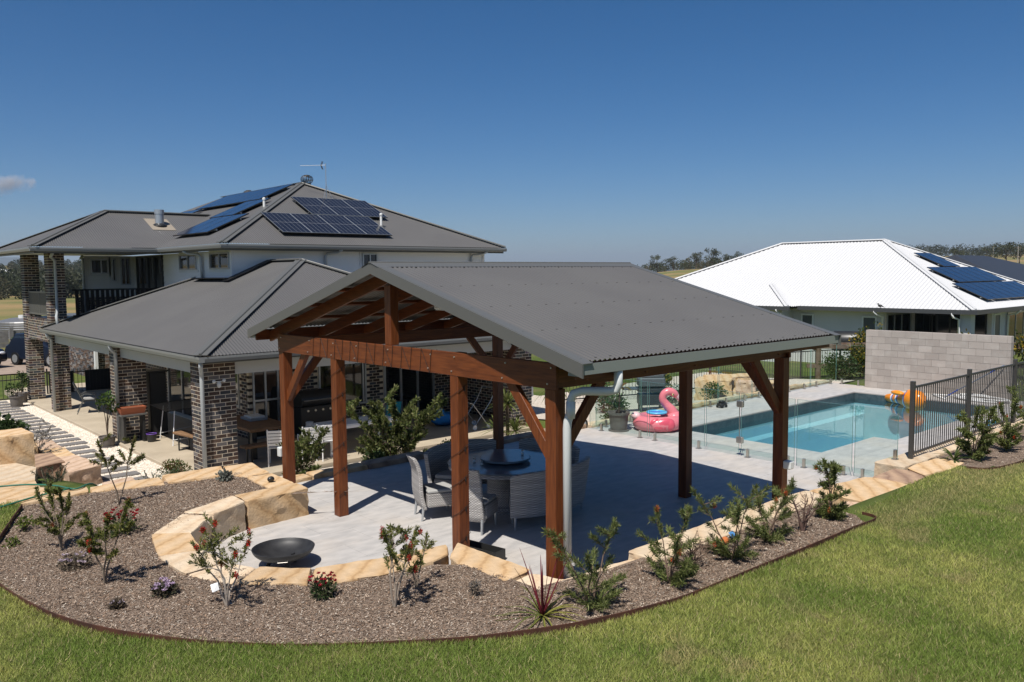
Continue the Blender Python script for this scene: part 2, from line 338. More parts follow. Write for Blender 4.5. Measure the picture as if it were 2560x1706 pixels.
# ---- lawn grass blades (only where the lawn lies near)
def blades(name,n,sampler,hmin,hmax,wd,label,colf,seed):
    g=np.random.default_rng(seed); P=sampler(g,n); n=len(P); z=H0(P[:,0],P[:,1])-.006
    a=g.uniform(0,2*np.pi,n); h=g.uniform(hmin,hmax,n); lean=g.normal(0,.55,(n,2))*h[:,None]; wdx=np.stack([np.cos(a),np.sin(a)],1)*wd*g.uniform(.6,1.3,n)[:,None]
    V=np.zeros((n,3,3)); V[:,0,:2]=P-wdx; V[:,1,:2]=P+wdx; V[:,2,:2]=P+lean; V[:,0,2]=V[:,1,2]=z; V[:,2,2]=z+h
    F=np.arange(3*n).reshape(n,3); return tag(np_mesh(name,V.reshape(-1,3),F,bladem,cols=colf(P,g),kind='stuff'),label,'grass')
def vnoise(P,sc,seed=0):
    """cheap smooth value noise"""
    g=np.random.default_rng(seed); T=g.random((64,64)); x=P[:,0]*sc; y=P[:,1]*sc; i=np.floor(x).astype(int); j=np.floor(y).astype(int); fx=x-i; fy=y-j; fx=fx*fx*(3-2*fx); fy=fy*fy*(3-2*fy)
    q=lambda a,b:T[a%64,b%64]
    return (q(i,j)*(1-fx)+q(i+1,j)*fx)*(1-fy)+(q(i,j+1)*(1-fx)+q(i+1,j+1)*fx)*fy
def lawncol(P,g):
    t=.5*vnoise(P,.7,1)+.3*vnoise(P,2.1,2)+.2*vnoise(P,6,3); t=np.clip((t-.3)/.4,0,1)[:,None]
    dry=np.clip((vnoise(P,1.3,5)*.6+vnoise(P,4,6)*.4-.68)/.12,0,1)[:,None]
    near=np.clip(1-np.abs(P[:,1:2]+1.75)/.55,0,1)*(P[:,0:1]>4.2)*.8; dry=np.maximum(dry*.75,near)
    c=(1-t)*np.array([.185,.255,.048])+t*np.array([.45,.45,.13]); c=c*(1-dry*.8)+dry*.8*np.array([.42,.33,.17])
    straw=(g.random(len(P))<.12)[:,None]; c=np.where(straw,np.array([.42,.35,.18]),c)
    return c*g.uniform(.6,1.35,(len(P),1))
LAWN=[(-12,15),(-12,-1),(-6.5,-3.2),(-2.6,-5.2),(2,-10),(24,-8),(24,-1.2),(19,-1.9),(8,-1.1),(4.4,-.6),(-2,7.3),(-3.85,8.0),(-5.2,9.0),(-4.6,15)]
NOG=[(4.4,-1.3),(4.4,-.3),(8.6,-.3),(8.6,-1.18),(6.6,-1.08),(5.2,-1.26)]
def lawn_s(g,n):
    out=[]; k=0
    cx=np.array([-6.34,-6.44])
    while k<n:
        P=np.stack([g.uniform(-12,24,n*2),g.uniform(-10,15,n*2)],1); d=np.hypot(*(P-cx).T)
        br=np.degrees(np.abs(np.angle(np.exp(1j*(np.arctan2(P[:,1]-cx[1],P[:,0]-cx[0])-.8447))))); vis=np.where((br<36)&(d>4.5),1.,.18)
        keep=g.random(len(P))<np.clip((7.5/np.maximum(d,3))**1.5,0,1)*vis
        keep&=inpoly(P[:,0],P[:,1],LAWN)&~inpoly(P[:,0],P[:,1],BED)&~inpoly(P[:,0],P[:,1],BED2)&~inpoly(P[:,0],P[:,1],NOG)
        P=P[keep]; out.append(P); k+=len(P)
    return np.concatenate(out)[:n]
blades('lawn_grass',760000,lawn_s,.022,.06,.0036,'short green lawn grass sloping round the mulch bed',lawncol,11)

# ---- mulch beds
def mulch(name,poly,label,seed,nchip,step=.09):
    g=np.random.default_rng(seed); P=np.array(poly); lo=P.min(0); hi=P.max(0)
    q=np.stack([a.ravel() for a in np.meshgrid(np.arange(lo[0],hi[0],step),np.arange(lo[1],hi[1],step))],1)+g.normal(0,.02,(0,)) if False else None
    gx,gy=np.meshgrid(np.arange(lo[0],hi[0],step),np.arange(lo[1],hi[1],step)); q=np.stack([gx.ravel(),gy.ravel()],1)+g.uniform(-.03,.03,(gx.size,2))
    q=q[inpoly(q[:,0],q[:,1],shrink(poly,.04))&inpoly(q[:,0],q[:,1],poly)]
    pts=[Vector(p) for p in poly]+[Vector(p) for p in q]; n=len(poly)
    r=delaunay_2d_cdt(pts,[(i,(i+1)%n) for i in range(n)],[],1,1e-5)
    z=lambda x,y:.385+.02*mnoise.noise((x*1.3,y*1.3,0))+.014*mnoise.noise((x*6,y*6,3))
    vs=[(v.x,v.y,z(v.x,v.y)) for v in r[0]]
    me=bpy.data.meshes.new(name); me.from_pydata(vs,[],[tuple(f) for f in r[2]]); me.update()
    o=tag(linkmesh(name,me,mulchm),kind='structure')
    C=g.uniform(lo,hi,(nchip*3,2)); C=C[inpoly(C[:,0],C[:,1],shrink(poly,.03))&inpoly(C[:,0],C[:,1],poly)][:nchip]; m=len(C)
    L=g.uniform(.004,.017,m); W=g.uniform(.0018,.0045,m); a=g.uniform(0,2*np.pi,m); tl=g.normal(0,.35,m); zz=np.array([z(x,y) for x,y in C])+g.uniform(.001,.012,m)
    d=np.stack([np.cos(a),np.sin(a),np.sin(tl)],1); s=np.stack([-np.sin(a),np.cos(a),g.normal(0,.35,m)],1); c3=np.column_stack([C,zz])
    V=np.stack([c3-d*L[:,None]-s*W[:,None],c3+d*L[:,None]-s*W[:,None],c3+d*L[:,None]+s*W[:,None],c3-d*L[:,None]+s*W[:,None]],1)
    pal=np.array([[.11,.074,.052],[.19,.134,.096],[.28,.21,.155],[.36,.285,.22],[.46,.40,.33],[.25,.16,.105]]); ci=g.choice(6,m,p=[.2,.27,.22,.16,.07,.08])
    tag(np_mesh('bark_chips',V.reshape(-1,3),np.arange(4*m).reshape(m,4),chipm,o,cols=pal[ci]*g.uniform(.8,1.2,(m,1)),kind='stuff'))
    return o
mulch('mulch_bed',BED,'',3,120000); mulch('mulch_bed',BED2,'',4,14000,.14)
def edging(curve,label):
    t=thing('steel_edging',label,'edging',(curve[0][0],curve[0][1],.3))
    m=MB(); n=len(curve)
    for i in range(n-1):
        a=Vector(curve[i][:2]);b=Vector(curve[i+1][:2]); nn=Vector((-(b-a).y,(b-a).x)).normalized()*.006
        m.add([(*(a-nn),.2),(*(b-nn),.2),(*(b+nn),.2),(*(a+nn),.2),(*(a-nn),.458),(*(b-nn),.458),(*(b+nn),.458),(*(a+nn),.458)],[(0,3,2,1),(4,5,6,7),(0,1,5,4),(2,3,7,6)]+([(3,0,4,7)] if i==0 else [])+([(1,2,6,5)] if i==n-2 else []))
    m.build('strip',rust,t)
edging([(p.x,p.y) for p in edge_c],'long rusted steel edging curving round the mulch bed by the lawn')
edging([(p.x,p.y) for p in smoothcurve([(8.1,-1.33),(8.3,-1.64),(9.3,-1.82),(11,-1.95),(14,-2.05),(18,-2.1)],4)],'short rusted steel edging of the bed below the black pool fence')

# ---- sandstone blocks
def stone(parent,poly,z0,z1,mt,seed,rough=.02,lean=0.0,name='stone'):
    g=random.Random(seed); poly=[Vector(p) for p in poly]
    if area(poly)<0: poly=poly[::-1]
    per=[]
    n=len(poly)
    for i in range(n):
        a,b=poly[i],poly[(i+1)%n]; k=max(2,int((b-a).length/.075))
        for j in range(k):
            t=j/k; q=a.lerp(b,t)
            if j==0: q=a+((poly[i-1]-a).normalized()+(b-a).normalized())*.008
            per.append(q)
    m=len(per); c=sum(per,Vector((0,0)))/m; h=z1-z0; lv=[0,.14,.28,.42,.56,.7,.83,.93,.975,1.0]; vs=[]
    for li,l in enumerate(lv):
        for q in per:
            o=(q-c).normalized(); nd=mnoise.noise(Vector((q.x*5,q.y*5,(z0+l*h)*6+seed)))*rough*1.2+abs(mnoise.noise(Vector((q.x*13,q.y*13,(z0+l*h)*12+seed))))*rough*1.1+mnoise.noise(Vector((q.x*30,q.y*30,(z0+l*h)*30+seed)))*rough*.35-rough*.5
            if li>=8: nd=nd*.35-(.002 if li==8 else .012)
            qq=q+o*(nd+lean*(1-l)); zz=z0+l*h+(g.uniform(-.003,.003) if li>7 else 0)
            if li==9: zz+=mnoise.noise(Vector((q.x*3,q.y*3,seed)))*.008
            vs.append((qq.x,qq.y,zz))
    fs=[(li*m+j,li*m+(j+1)%m,(li+1)*m+(j+1)%m,(li+1)*m+j) for li in range(9) for j in range(m)]
    base=len(vs)
    for j,q in enumerate(per):
        t=vs[9*m+j]; vs.append((t[0]*.55+c.x*.45,t[1]*.55+c.y*.45,z1+mnoise.noise(Vector((q.x*4,q.y*4,seed+9)))*.007))
    fs+=[(9*m+j,9*m+(j+1)%m,base+(j+1)%m,base+j) for j in range(m)]; vs.append((c.x,c.y,z1)); fs+=[(base+j,base+(j+1)%m,base+m) for j in range(m)]
    b=MB(); b.add(vs,fs); return b.build(name,mt,parent,autosm=22)
W1=thing('sandstone_seat_wall','curved sandstone block seat wall around the fire bowl','stone wall',(-2.8,3.3,0))
stones=[([(-.35,5.02),(-.33,5.45),(-1.36,5.42),(-1.37,4.94)],sand_o),([(-1.39,4.94),(-1.38,5.42),(-2.25,5.05),(-1.98,4.66)],sand_p),
 ([(-2.0,4.65),(-2.27,5.03),(-2.9,4.35),(-2.5,4.08)],sand_p),([(-2.52,4.06),(-2.92,4.33),(-3.14,3.42),(-2.66,3.32)],sand_o),
 ([(-2.67,3.30),(-3.15,3.40),(-3.12,2.62),(-2.62,2.72)],sand_p),([(-2.61,2.70),(-3.11,2.60),(-2.86,1.98),(-2.45,2.28)],sand_p),
 ([(-2.43,2.27),(-2.84,1.96),(-2.26,1.44),(-2.02,1.82)],sand_o),([(-2.0,1.8),(-2.24,1.42),(-1.58,1.12),(-.9,1.06),(-.62,1.14),(-.42,1.44),(-1.22,1.57)],sand_o)]
for i,(pl,mt) in enumerate(stones): stone(W1,pl,-.06,.42-.015*(i%3==2),mt,100+i,.028)
W2=thing('sandstone_edging_wall','pale sandstone edging wall between the pergola floor and the mulch bed','stone wall',(2,-.4,0))
e2=[([(-.25,1.46),(-.66,1.1),(-.66,.1),(-.22,.16)],sand_o,.40),([(-.14,-.19),(-.25,.14),(-.7,.06),(-.72,-.52),(-.3,-.6),(.2,-.62)],sand_p,.37),
 ([(-.13,-.19),(.22,-.63),(.95,-.62),(1.0,-.28),(.62,-.22)],sand_p,.34),([(.98,-.19),(1.02,-.6),(1.4,-.66),(2.9,-.63),(2.92,-.16)],sand_p,.41),
 ([(2.94,-.16),(2.93,-.62),(4.55,-.66),(4.95,-.55),(5.02,-.22),(4.5,-.17)],sand_p,.41),([(5.04,-.82),(4.6,-.82),(4.58,-1.27),(5.1,-1.29)],sand_k,.37)]
for i,(pl,mt,z1) in enumerate(e2): stone(W2,pl,-.06 if i<5 else .1,z1,mt,200+i,.024)
W3=thing('sandstone_step_row','row of sandstone slabs stepping up towards the black pool fence','stone wall',(6.5,-.9,0))
e3=[([(5.06,-.22),(5.12,-1.24),(6.5,-1.12),(6.62,-.66),(6.5,-.4)],sand_o,.395),([(6.54,-.5),(6.52,-1.11),(7.1,-1.08),(7.4,-.86),(7.35,-.5)],SAND_BROWN,.405),([(7.42,-.66),(7.12,-1.08),(7.95,-1.18),(8.5,-1.16),(8.55,-.72),(7.9,-.64)],sand_o,.43)]
for i,(pl,mt,z1) in enumerate(e3): stone(W3,pl,.05,z1,mt,300+i,.02)
W4=thing('sandstone_fence_footing','long pale sandstone wall carrying the black pool fence','stone wall',(9,-.4,0))
for i,(x0,x1) in enumerate(((7.45,8.9),(8.92,10.5),(10.52,12.3),(12.32,14.2),(14.22,16.4),(16.42,18.6))): stone(W4,[(x0,-.62+.03*(i%2)),(x1,-.64),(x1,-.16),(x0,-.1 if i==0 else -.18)],-.06,.43-.02*(i%2),sand_p,400+i,.03)
W5=thing('sandstone_retaining_wall','long low orange sandstone retaining wall behind the mulch bed','stone wall',(-2,7.2,0))
e5=[([(-3.95,7.5),(-3.84,7.05),(-2.9,7.12),(-2.82,7.52)],sand_o),([(-2.8,7.52),(-2.87,7.1),(-1.85,6.86),(-1.75,7.43)],sand_o),([(-1.73,7.44),(-1.82,6.84),(-.92,6.74),(-.73,7.41)],sand_o),([(-.7,7.44),(-.88,6.75),(-.72,6.38),(-.3,6.46),(-.2,7.38)],sand_o),([(-.75,6.35),(-.8,5.47),(-.36,5.47),(-.33,6.3)],sand_o)]
for i,(pl,mt) in enumerate(e5): stone(W5,pl,-.95 if i<4 else -.05,.42-.02*(i%2),mt,500+i,.03)
W6=thing('sandstone_patio_edging','thin sandstone edging along the house side of the patio','stone wall',(3,7.1,0))
for i,(x0,x1) in enumerate(((-.1,.75),(.77,1.9),(1.92,3.3),(3.32,4.9),(4.92,6.4),(6.42,7.9))): stone(W6,[(x0,6.93+.05*(i%2)),(x1,6.96),(x1,7.3),(x0,7.28)],-.9,.06+.02*(i%3),sand_o if i<2 else SAND_BROWN,600+i,.03)
W7=thing('sandstone_stair','broad sandstone stair slabs beside the lawn and garden hose','stair',(-3.4,9,0))
e7=[([(-4.9,8.0),(-4.2,7.55),(-3.35,7.75),(-3.2,8.5),(-4.6,9.1)],sand_o,.30),([(-4.7,9.15),(-3.2,8.53),(-3.12,9.6),(-4.5,10.2)],sand_o,.2),([(-4.5,10.22),(-3.12,9.63),(-2.75,11.2),(-3.05,12.2),(-4.3,12.2)],sand_p,.08)]
for i,(pl,mt,z1) in enumerate(e7): stone(W7,pl,-.9,z1,mt,700+i,.02)
W8=thing('sandstone_boulder_steps','stacked rough sandstone boulders beside the white gravel path','stone wall',(-2,14,-.8))
e8=[([(-3.3,11.9),(-2.62,11.9),(-2.66,12.75),(-3.3,12.75)],sand_o,.62,-.9),([(-2.6,15.2),(-1.95,14.9),(-1.8,16.4),(-2.45,16.5)],sand_o,-.15,-.9),([(-2.45,13.1),(-1.75,13.4),(-1.75,14.6),(-2.5,14.8)],SAND_BROWN,-.32,-.9),([(-1.95,12.3),(-1.2,12.7),(-1.35,14.1),(-1.74,14.2)],sand_k,-.36,-.9),([(-1.75,14.25),(-1.3,14.2),(-1.25,15.6),(-1.75,15.7)],sand_o,-.42,-.9),([(-1.75,15.8),(-1.25,15.7),(-1.2,17.2),(-1.8,17.2)],sand_k,-.45,-.9),([(-1.6,10.6),(-.9,10.9),(-.75,12.2),(-1.4,12.1)],sand_k,-.62,-.95)]
for i,(pl,mt,z1,z0) in enumerate(e8): stone(W8,pl,z0,z1,mt,800+i,.04)

# ================================================================ patio paving and pool deck
tilem=mat('granite_paver',(.50,.475,.45),.55,.3,rnd=.025,col2=(.345,.335,.325),nscale=3.2,ndet=10,mixf=(.28,.78),stretch=(1.0,2.2,1),bump=(70,.15,.003))
N,Lk,p=nodes_of(tilem)   # sandy dust that has drifted over the paving near the stones
ge=N.new('ShaderNodeNewGeometry'); nz=N.new('ShaderNodeTexNoise'); nz.inputs['Scale'].default_value=.75; nz.inputs['Detail'].default_value=6; Lk.new(ge.outputs['Position'],nz.inputs[0])
mr=N.new('ShaderNodeMapRange'); mr.inputs[1].default_value=.48; mr.inputs[2].default_value=.72; mr.inputs[4].default_value=.55; Lk.new(nz.outputs[0],mr.inputs[0])
mx=N.new('ShaderNodeMix'); mx.data_type='RGBA'; Lk.new(mr.outputs[0],mx.inputs[0]); src=p.inputs['Base Color'].links[0].from_socket; Lk.new(src,mx.inputs[6]); mx.inputs[7].default_value=(.52,.44,.35,1); Lk.new(mx.outputs[2],p.inputs['Base Color'])
grout=mat('paving_bed',(.36,.34,.32),.9,.2)
patio=tag(bpy.data.objects.new('patio',None),kind='structure'); COL.objects.link(patio)
MB().bx(-.33,8.3,-.2,6.98,-.35,-.012).build('bedding',grout,patio); MB().lathe((-1.15,3.35,0),[(1.55,-.35),(1.55,-.014)],40).build('bedding',grout,patio)
tcache={}
def tile(parent,x0,x1,y0,y1,z=0,th=.03,mt=tilem):
    k=(round(x1-x0,2),round(y1-y0,2),th,mt.name)
    if k not in tcache:
        m=MB(); hx,hy=(x1-x0)/2-.0015,(y1-y0)/2-.0015; m.bx(-hx,hx,-hy,hy,-th,0); me=m.mesh('paver'); me.materials.append(mt); tcache[k]=me
    return linkmesh('paver',tcache[k],None,parent,((x0+x1)/2,(y0+y1)/2,z))
vl=[-.2+.598*i for i in range(13)]; ul=[-2.95+.9*i for i in range(14)]
for j in range(12):
    off=.45 if j%2 else 0
    for i in range(13):
        x0,x1=ul[i]+off,ul[i+1]+off; y0,y1=vl[j],vl[j+1]; x1=min(x1,7.95)
        if x0>=7.94: continue
        cx,cy=(x0+x1)/2,(y0+y1)/2
        if math.hypot(cx+1.15,cy-3.35)<1.75: tile(patio,x0,x1,y0,y1)
        elif x1>-.3:
            tile(patio,max(x0,-.33),x1,y0,y1)
    if off:   # starting half paver of the staggered rows
        pass
# pool
PX0,PX1,PY0,PY1,PYN,PXN=9.38,18.0,1.40,5.38,1.88,11.7
deck=tag(bpy.data.objects.new('pool_deck',None),kind='structure'); COL.objects.link(deck)
dm=MB()
for (x0,x1,y0,y1) in ((7.96,PX0-.02,-.2,6.9),(PX0-.02,PXN-.02,-.2,PYN-.02),(PXN-.02,PX1+.02,-.2,PY0-.02),(PX0-.02,PX1+.02,PY1+.02,6.9),(PX1+.02,19.45,-.2,6.9)): dm.bx(x0,x1,y0,y1,-.35,-.012)
dm.build('bedding',grout,deck)
def rows(x0,x1,y0,y1,sx,sy,off=True):
    ny=max(1,round((y1-y0)/sy)); dy=(y1-y0)/ny
    for j in range(ny):
        xs=[x0]+[x0+(sx/2 if (j%2 and off) else sx)+sx*i for i in range(40)]; xs=[a for a in xs if a<x1-.12]+[x1]
        for a,b2 in zip(xs[:-1],xs[1:]): tile(deck,a,b2,y0+dy*j,y0+dy*(j+1))
rows(7.955,PX0-.03,-.2,6.9,.7,.6); rows(PX0-.03,PXN-.03,-.2,PYN-.03,.9,.6); rows(PXN-.03,PX1+.03,-.2,PY0-.03,.9,.55); rows(PX0-.03,PX1+.03,PY1+.03,6.9,.9,.5); rows(PX1+.03,19.45,-.2,6.9,.7,.6)
poolw=mat('pool_render',(.42,.55,.58),.6,.3,col2=(.38,.51,.55),nscale=2); bandm=mat('waterline_tile',(.045,.065,.075),.25,.5,col2=(.07,.095,.105),nscale=9)
pool=tag(bpy.data.objects.new('swimming_pool',None),kind='structure'); COL.objects.link(pool)
OUT=[(PX0,PYN),(PXN,PYN),(PXN,PY0),(PX1,PY0),(PX1,PY1),(PX0,PY1)]
sh=MB(); bd=MB(); n=len(OUT)
for i in range(n):
    (xa,ya),(xb,yb)=OUT[i],OUT[(i+1)%n]; sh.add([(xa,ya,-1.5),(xb,yb,-1.5),(xb,yb,-.33),(xa,ya,-.33)],[(3,2,1,0)]); bd.add([(xa,ya,-.33),(xb,yb,-.33),(xb,yb,-.03),(xa,ya,-.03)],[(3,2,1,0)])
sh.add([(PX0,PYN,-1.5),(PXN,PYN,-1.5),(PXN,PY0,-1.5),(PX1,PY0,-1.5),(PX1,PY1,-1.5),(PX0,PY1,-1.5)],[(0,1,2,3,4,5)])
sh.bx(PX0+.001,PX1-.001,PY1-.32,PY1-.001,-1.499,-.62)     # bench ledge under water
sh.build('shell',poolw,pool); bd.build('waterline_band',bandm,pool)
waterm=glassmat('pool_water',(.66,.88,.91),.95,bump=(2.2,.05,.05),ior=1.33)
wm=MB(); wm.add([(x,y,-.2) for x,y in OUT],[tuple(range(6))]); tag(wm.build('water',waterm),kind='structure')

# gravel path with stepping pavers, house slab
gp=MB(); gp.add([(-1.75,7.3,-.9),(.34,7.3,-.9),(.34,28.3,-.9),(-1.9,28.3,-.9)],[(0,1,2,3)]); gp.v=[(x,y,-.78) for x,y,z in gp.v]
path=tag(gp.build('gravel_path',gravelm),kind='structure')
gp2=MB(); gp2.add([(.2,7.25,-.8),(9.6,7.25,-.8),(9.6,10.7,-.8),(.2,10.7,-.8)],[(0,1,2,3)]); tag(gp2.build('gravel_strip',gravelm),kind='structure')
pvm=mat('grey_stepping_paver',(.16,.15,.145),.75,.3,col2=(.2,.185,.175),nscale=5,rnd=.06)
v=10.3; i=0
while v<27.6:
    tile(path,-1.14 if v<17 else -1.06,-.34 if v<17 else -.22,v,v+.34,-.745,.06,pvm); v+=.66
def pebbles(parent,polyr,n,seed,z):
    g=np.random.default_rng(seed); x=g.uniform(polyr[0],polyr[1],n); y=g.uniform(polyr[2],polyr[3],n); s=g.uniform(.012,.026,n)
    o=np.array([[1,0,0],[-.5,.87,0],[-.5,-.87,0],[0,0,.9]]); a=g.uniform(0,6.28,n); ca,sa=np.cos(a),np.sin(a)
    V=np.zeros((n,4,3))
    for k in range(4): V[:,k,0]=x+(o[k,0]*ca-o[k,1]*sa)*s*1.3; V[:,k,1]=y+(o[k,0]*sa+o[k,1]*ca)*s; V[:,k,2]=z+o[k,2]*s-.004
    b=np.arange(n)*4; F=np.concatenate([np.stack([b,b+1,b+3],1),np.stack([b+1,b+2,b+3],1),np.stack([b+2,b,b+3],1)])
    c=np.array([.72,.65,.55])*g.uniform(.7,1.15,(n,1)); c=np.where(g.random((n,1))<.12,np.array([.55,.42,.3]),c)
    np_mesh('pebbles',V.reshape(-1,3),F,pebm,parent,cols=np.tile(c,(3,1)),kind='stuff')
pebbles(path,(-1.75,.28,9.5,28.2),42000,5,-.78)
slab=MB(); slab.bx(.3,11.5,10.75,31,-.95,-.7); tag(slab.build('house_slab',concrete,bevel=.012),kind='structure')
# ================================================================ pergola
L,W,CP=4.64,6.37,1.705; HB=2.41; ZR,ZE=3.80,2.74; OV,O1,O2=.70,.325,.348
SL=(ZR-ZE)/(W/2+OV)
pg=thing('pergola','timber pergola with grey corrugated gable roof over the paved patio','pergola',(2.3,3.2,0))
tx,ty,tz=timber_along('x'),timber_along('y'),timber_along('z')
PW=.16
def roofz(v): return ZR-SL*abs(v-W/2)
for u in (0,L):
    for v in (0,CP,W-CP,W):
        top=HB+.0 if v in (0,W) else HB+.29
        m=MB(); m.bx(u-PW/2,u+PW/2,v-PW/2,v+PW/2,0 if u else .0,HB if v in (0,W) else HB+.285); m.build('post',tz,pg,bevel=.006)
bolt=mat('galvanised_bolt',(.6,.6,.58),.35,.5,metal=.8)
for u,sg in ((0,-1),(L,1)):
    ub=u+sg*(PW/2-.02)
    m=MB(); m.bx(ub-.025,ub+.025,-.1,W+.09,HB,HB+.29); gb=m.build('gable_beam',ty,pg,bevel=.004)
    m=MB(); m.bx(u-.062,u+.07,W/2-.075,W/2+.075,HB+.292,ZR-.28); m.build('king_post',tz,pg,bevel=.005)
    if u==0:
        m=MB()
        for v in (.0,CP,W/2,W-CP,W,.75,2.2,4.0,5.4):
            for dz in (.055,.235): m.cyl((ub-.024,v+(.03 if dz<.1 else -.03),HB+dz),(ub-.036,v+(.03 if dz<.1 else -.03),HB+dz),.0095,n=8)
        m.build('bolts',bolt,gb)
for v in (0,W):   # eave plates
    m=MB(); m.bx(-.02,L+.1,v-.045,v+.045,HB+.002,HB+.215); m.build('eave_beam',tx,pg,bevel=.004)
m=MB(); m.bx(-.02,L+.02,W/2-.03,W/2+.03,ZR-.33,ZR-.07); m.build('ridge_beam',tx,pg)
for i,u in enumerate((.0,.93,1.86,2.78,3.71,L)):     # rafters
    for s in (-1,1):
        ve=W/2+s*(W/2+OV-.16); zc=lambda v: roofz(v)-.155
        m=MB(); m.beam((u,W/2+s*.03,zc(W/2)+.0),(u,ve,zc(ve)),.045,.17); m.build('rafter',ty,pg)
for s in (-1,1):
    for k in range(5):
        d=.25+k*.88; v=W/2+s*d
        if d>W/2+OV-.15: continue
        m=MB(); m.beam((-.26,v,roofz(v)-.045),(L+.3,v,roofz(v)-.045),.07,.045,up=(0,-s*-SL,1)); m.build('batten',tx,pg)
    v=W/2+s*(W/2+OV-.14); m=MB(); m.bx(-.25,L+.29,v-.018,v+.018,roofz(v)-.2,roofz(v)-.025); m.build('fascia_board',tx,pg)
def brace(p,q): m=MB(); m.beam(p,q,.07,.13); m.build('brace',tz,pg,bevel=.004)
for u,su in ((0,1),(L,-1)):
    for v,sv in ((0,1),(W,-1)):
        brace((u,v+sv*.05,HB-.78),(u,v+sv*.72,HB+.02)) if u==0 or v==W else None
        brace((u+su*.05,v,HB-.78),(u+su*.74,v,HB+.03))
brace((L,.05,HB-.78),(L,.72,HB+.02))
def corrugated(name,mt,parent,org,e,s,a0,a1,bf,pitch=.076,amp=.0085,k=6,up=None):
    """sheet steel: runs along s (unit, up slope, 3D) at every station along e (unit)"""
    org=Vector(org);e=Vector(e).normalized();s=Vector(s).normalized();n=e.cross(s)
    if n.z<0:n=-n
    st=pitch/k; A=np.arange(a0,a1+st*.5,st); vs=[];fs=[]
    for a in A:
        b0,b1=bf(a); o=amp*math.sin(2*math.pi*a/pitch)
        vs.append(tuple(org+e*a+s*b0+n*o)); vs.append(tuple(org+e*a+s*max(b1,b0)+n*o))
    for i in range(len(A)-1): fs.append((2*i,2*i+2,2*i+3,2*i+1))
    m=MB(); m.add(vs,fs); return m.build(name,mt,parent,smooth=True)
rl=math.hypot(W/2+OV,ZR-ZE); cs=(W/2+OV)/rl; sn=(ZR-ZE)/rl
sheets=[]
for s in (-1,1):
    o=corrugated('roof_sheet',roofgrey,pg,(-O1+.02,W/2+s*(W/2+OV-.06),ZE+.012+.06*SL),(1,0,0),(0,-s*cs,sn),0,L+O1+O2-.04,lambda a:(0,rl-.06),amp=.0105); sheets.append(o)
m=MB()
for s in (-1,1): m.add([(-O1-.01,W/2,ZR+.03),(L+O2+.01,W/2,ZR+.03),(L+O2+.01,W/2+s*.2,ZR+.022-SL*.2),(-O1-.01,W/2+s*.2,ZR+.022-SL*.2)],[(0,1,2,3)])
m.tube([(-O1-.01,W/2,ZR+.026),(L+O2+.01,W/2,ZR+.026)],.016,8); m.build('ridge_cap',trimgrey,pg)
for u,sg in ((-O1,-1),(L+O2,1)):   # barge capping
    for s in (-1,1):
        v1=W/2+s*(W/2+OV+.02); z1=ZR-SL*(W/2+OV+.02)
        m=MB(); P4=lambda a,b2,c0,c1:[(a,W/2,ZR+c0),(b2,W/2,ZR+c0),(b2,v1,z1+c0),(a,v1,z1+c0),(a,W/2,ZR+c1),(b2,W/2,ZR+c1),(b2,v1,z1+c1),(a,v1,z1+c1)]
        FF=[(0,3,2,1),(4,5,6,7),(0,1,5,4),(1,2,6,5),(2,3,7,6),(3,0,4,7)]; m.add(P4(u,u-sg*.02,-.125,.022),FF); m.add(P4(u-sg*.021,u-sg*.16,.016,.024),FF); m.build('barge_cap',trimgrey,pg)
for s in (-1,1):   # gutters
    v0=W/2+s*(W/2+OV-.115); g=MB(); o=s*.115; z0=ZE-.1
    prof=[(v0-s*.0,ZE-.03),(v0,z0),(v0+o,z0),(v0+o,ZE+.012),(v0+o-s*.012,ZE+.012),(v0+o-s*.012,ZE-.0)]
    vs=[(u,a,b2) for u in (-O1+.023,L+O2-.023) for a,b2 in prof]; k=len(prof); g.add(vs,[(i,i+1,k+i+1,k+i) for i in range(k-1)]+[(0,1,2,3),(k,k+1,k+2,k+3)][:2]); g.bx(-O1+.0235,-O1+.034,min(v0-s*.09,v0+o),max(v0-s*.09,v0+o),z0-.02,ZE+.01); g.bx(L+O2-.034,L+O2-.0235,min(v0-s*.09,v0+o),max(v0-s*.09,v0+o),z0-.02,ZE+.01); g.build('gutter',guttergrey,pg)
# screws on the visible sheet
m=MB(); g=random.Random(3)
for k in range(5):
    d=.25+k*.88; v=W/2-min(d,W/2+OV-.12); a=.1
    while a<L+O1+O2-.1:
        u=-O1+.02+round(a/.076)*.076+.019; m.cyl((u,v,roofz(v)+.008),(u,v,roofz(v)+.022),.016,n=6); a+=.152*1.5+g.choice((0,.076))
m.build('roof_screws',mat('dark_screw',(.04,.04,.04),.5),sheets[0],kind='stuff')
# downpipe by the near post
m=MB(); pr=.047
m.tube([(.03,-.15,.06),(.03,-.15,1.98),(.03,-.16,2.06),(.05,-.18,2.16),(.05,-.19,2.3),(.06,-.22,2.37),(.12,-.3,2.40),(.26,-.56,2.41),(.29,-.63,2.43),(.3,-.645,2.5),(.3,-.645,ZE-.09)],[pr]*11,14)
m.tube([(.05,-.18,2.1),(.05,-.19,2.28)],.053,14); m.build('downpipe',pvc,pg,smooth=True)
m=MB(); m.tube([(.05,W+.16,-.6),(.05,W+.16,2.3),(.08,W+.22,2.42),(.2,W+.52,2.5),(.22,W+.64,2.56),(.22,W+.645,ZE-.09)],pr,12); m.build('downpipe',pvc,pg,smooth=True)
m=MB(); m.bx(-.1,.0,W+.11,W+.22,.62,.78); m.build('socket_box',pvc,pg,bevel=.012)
m=MB(); m.bx(L-.06,L+.06,-.2,-.075,.78,.9); m.build('socket_box',pvc,pg,bevel=.015)
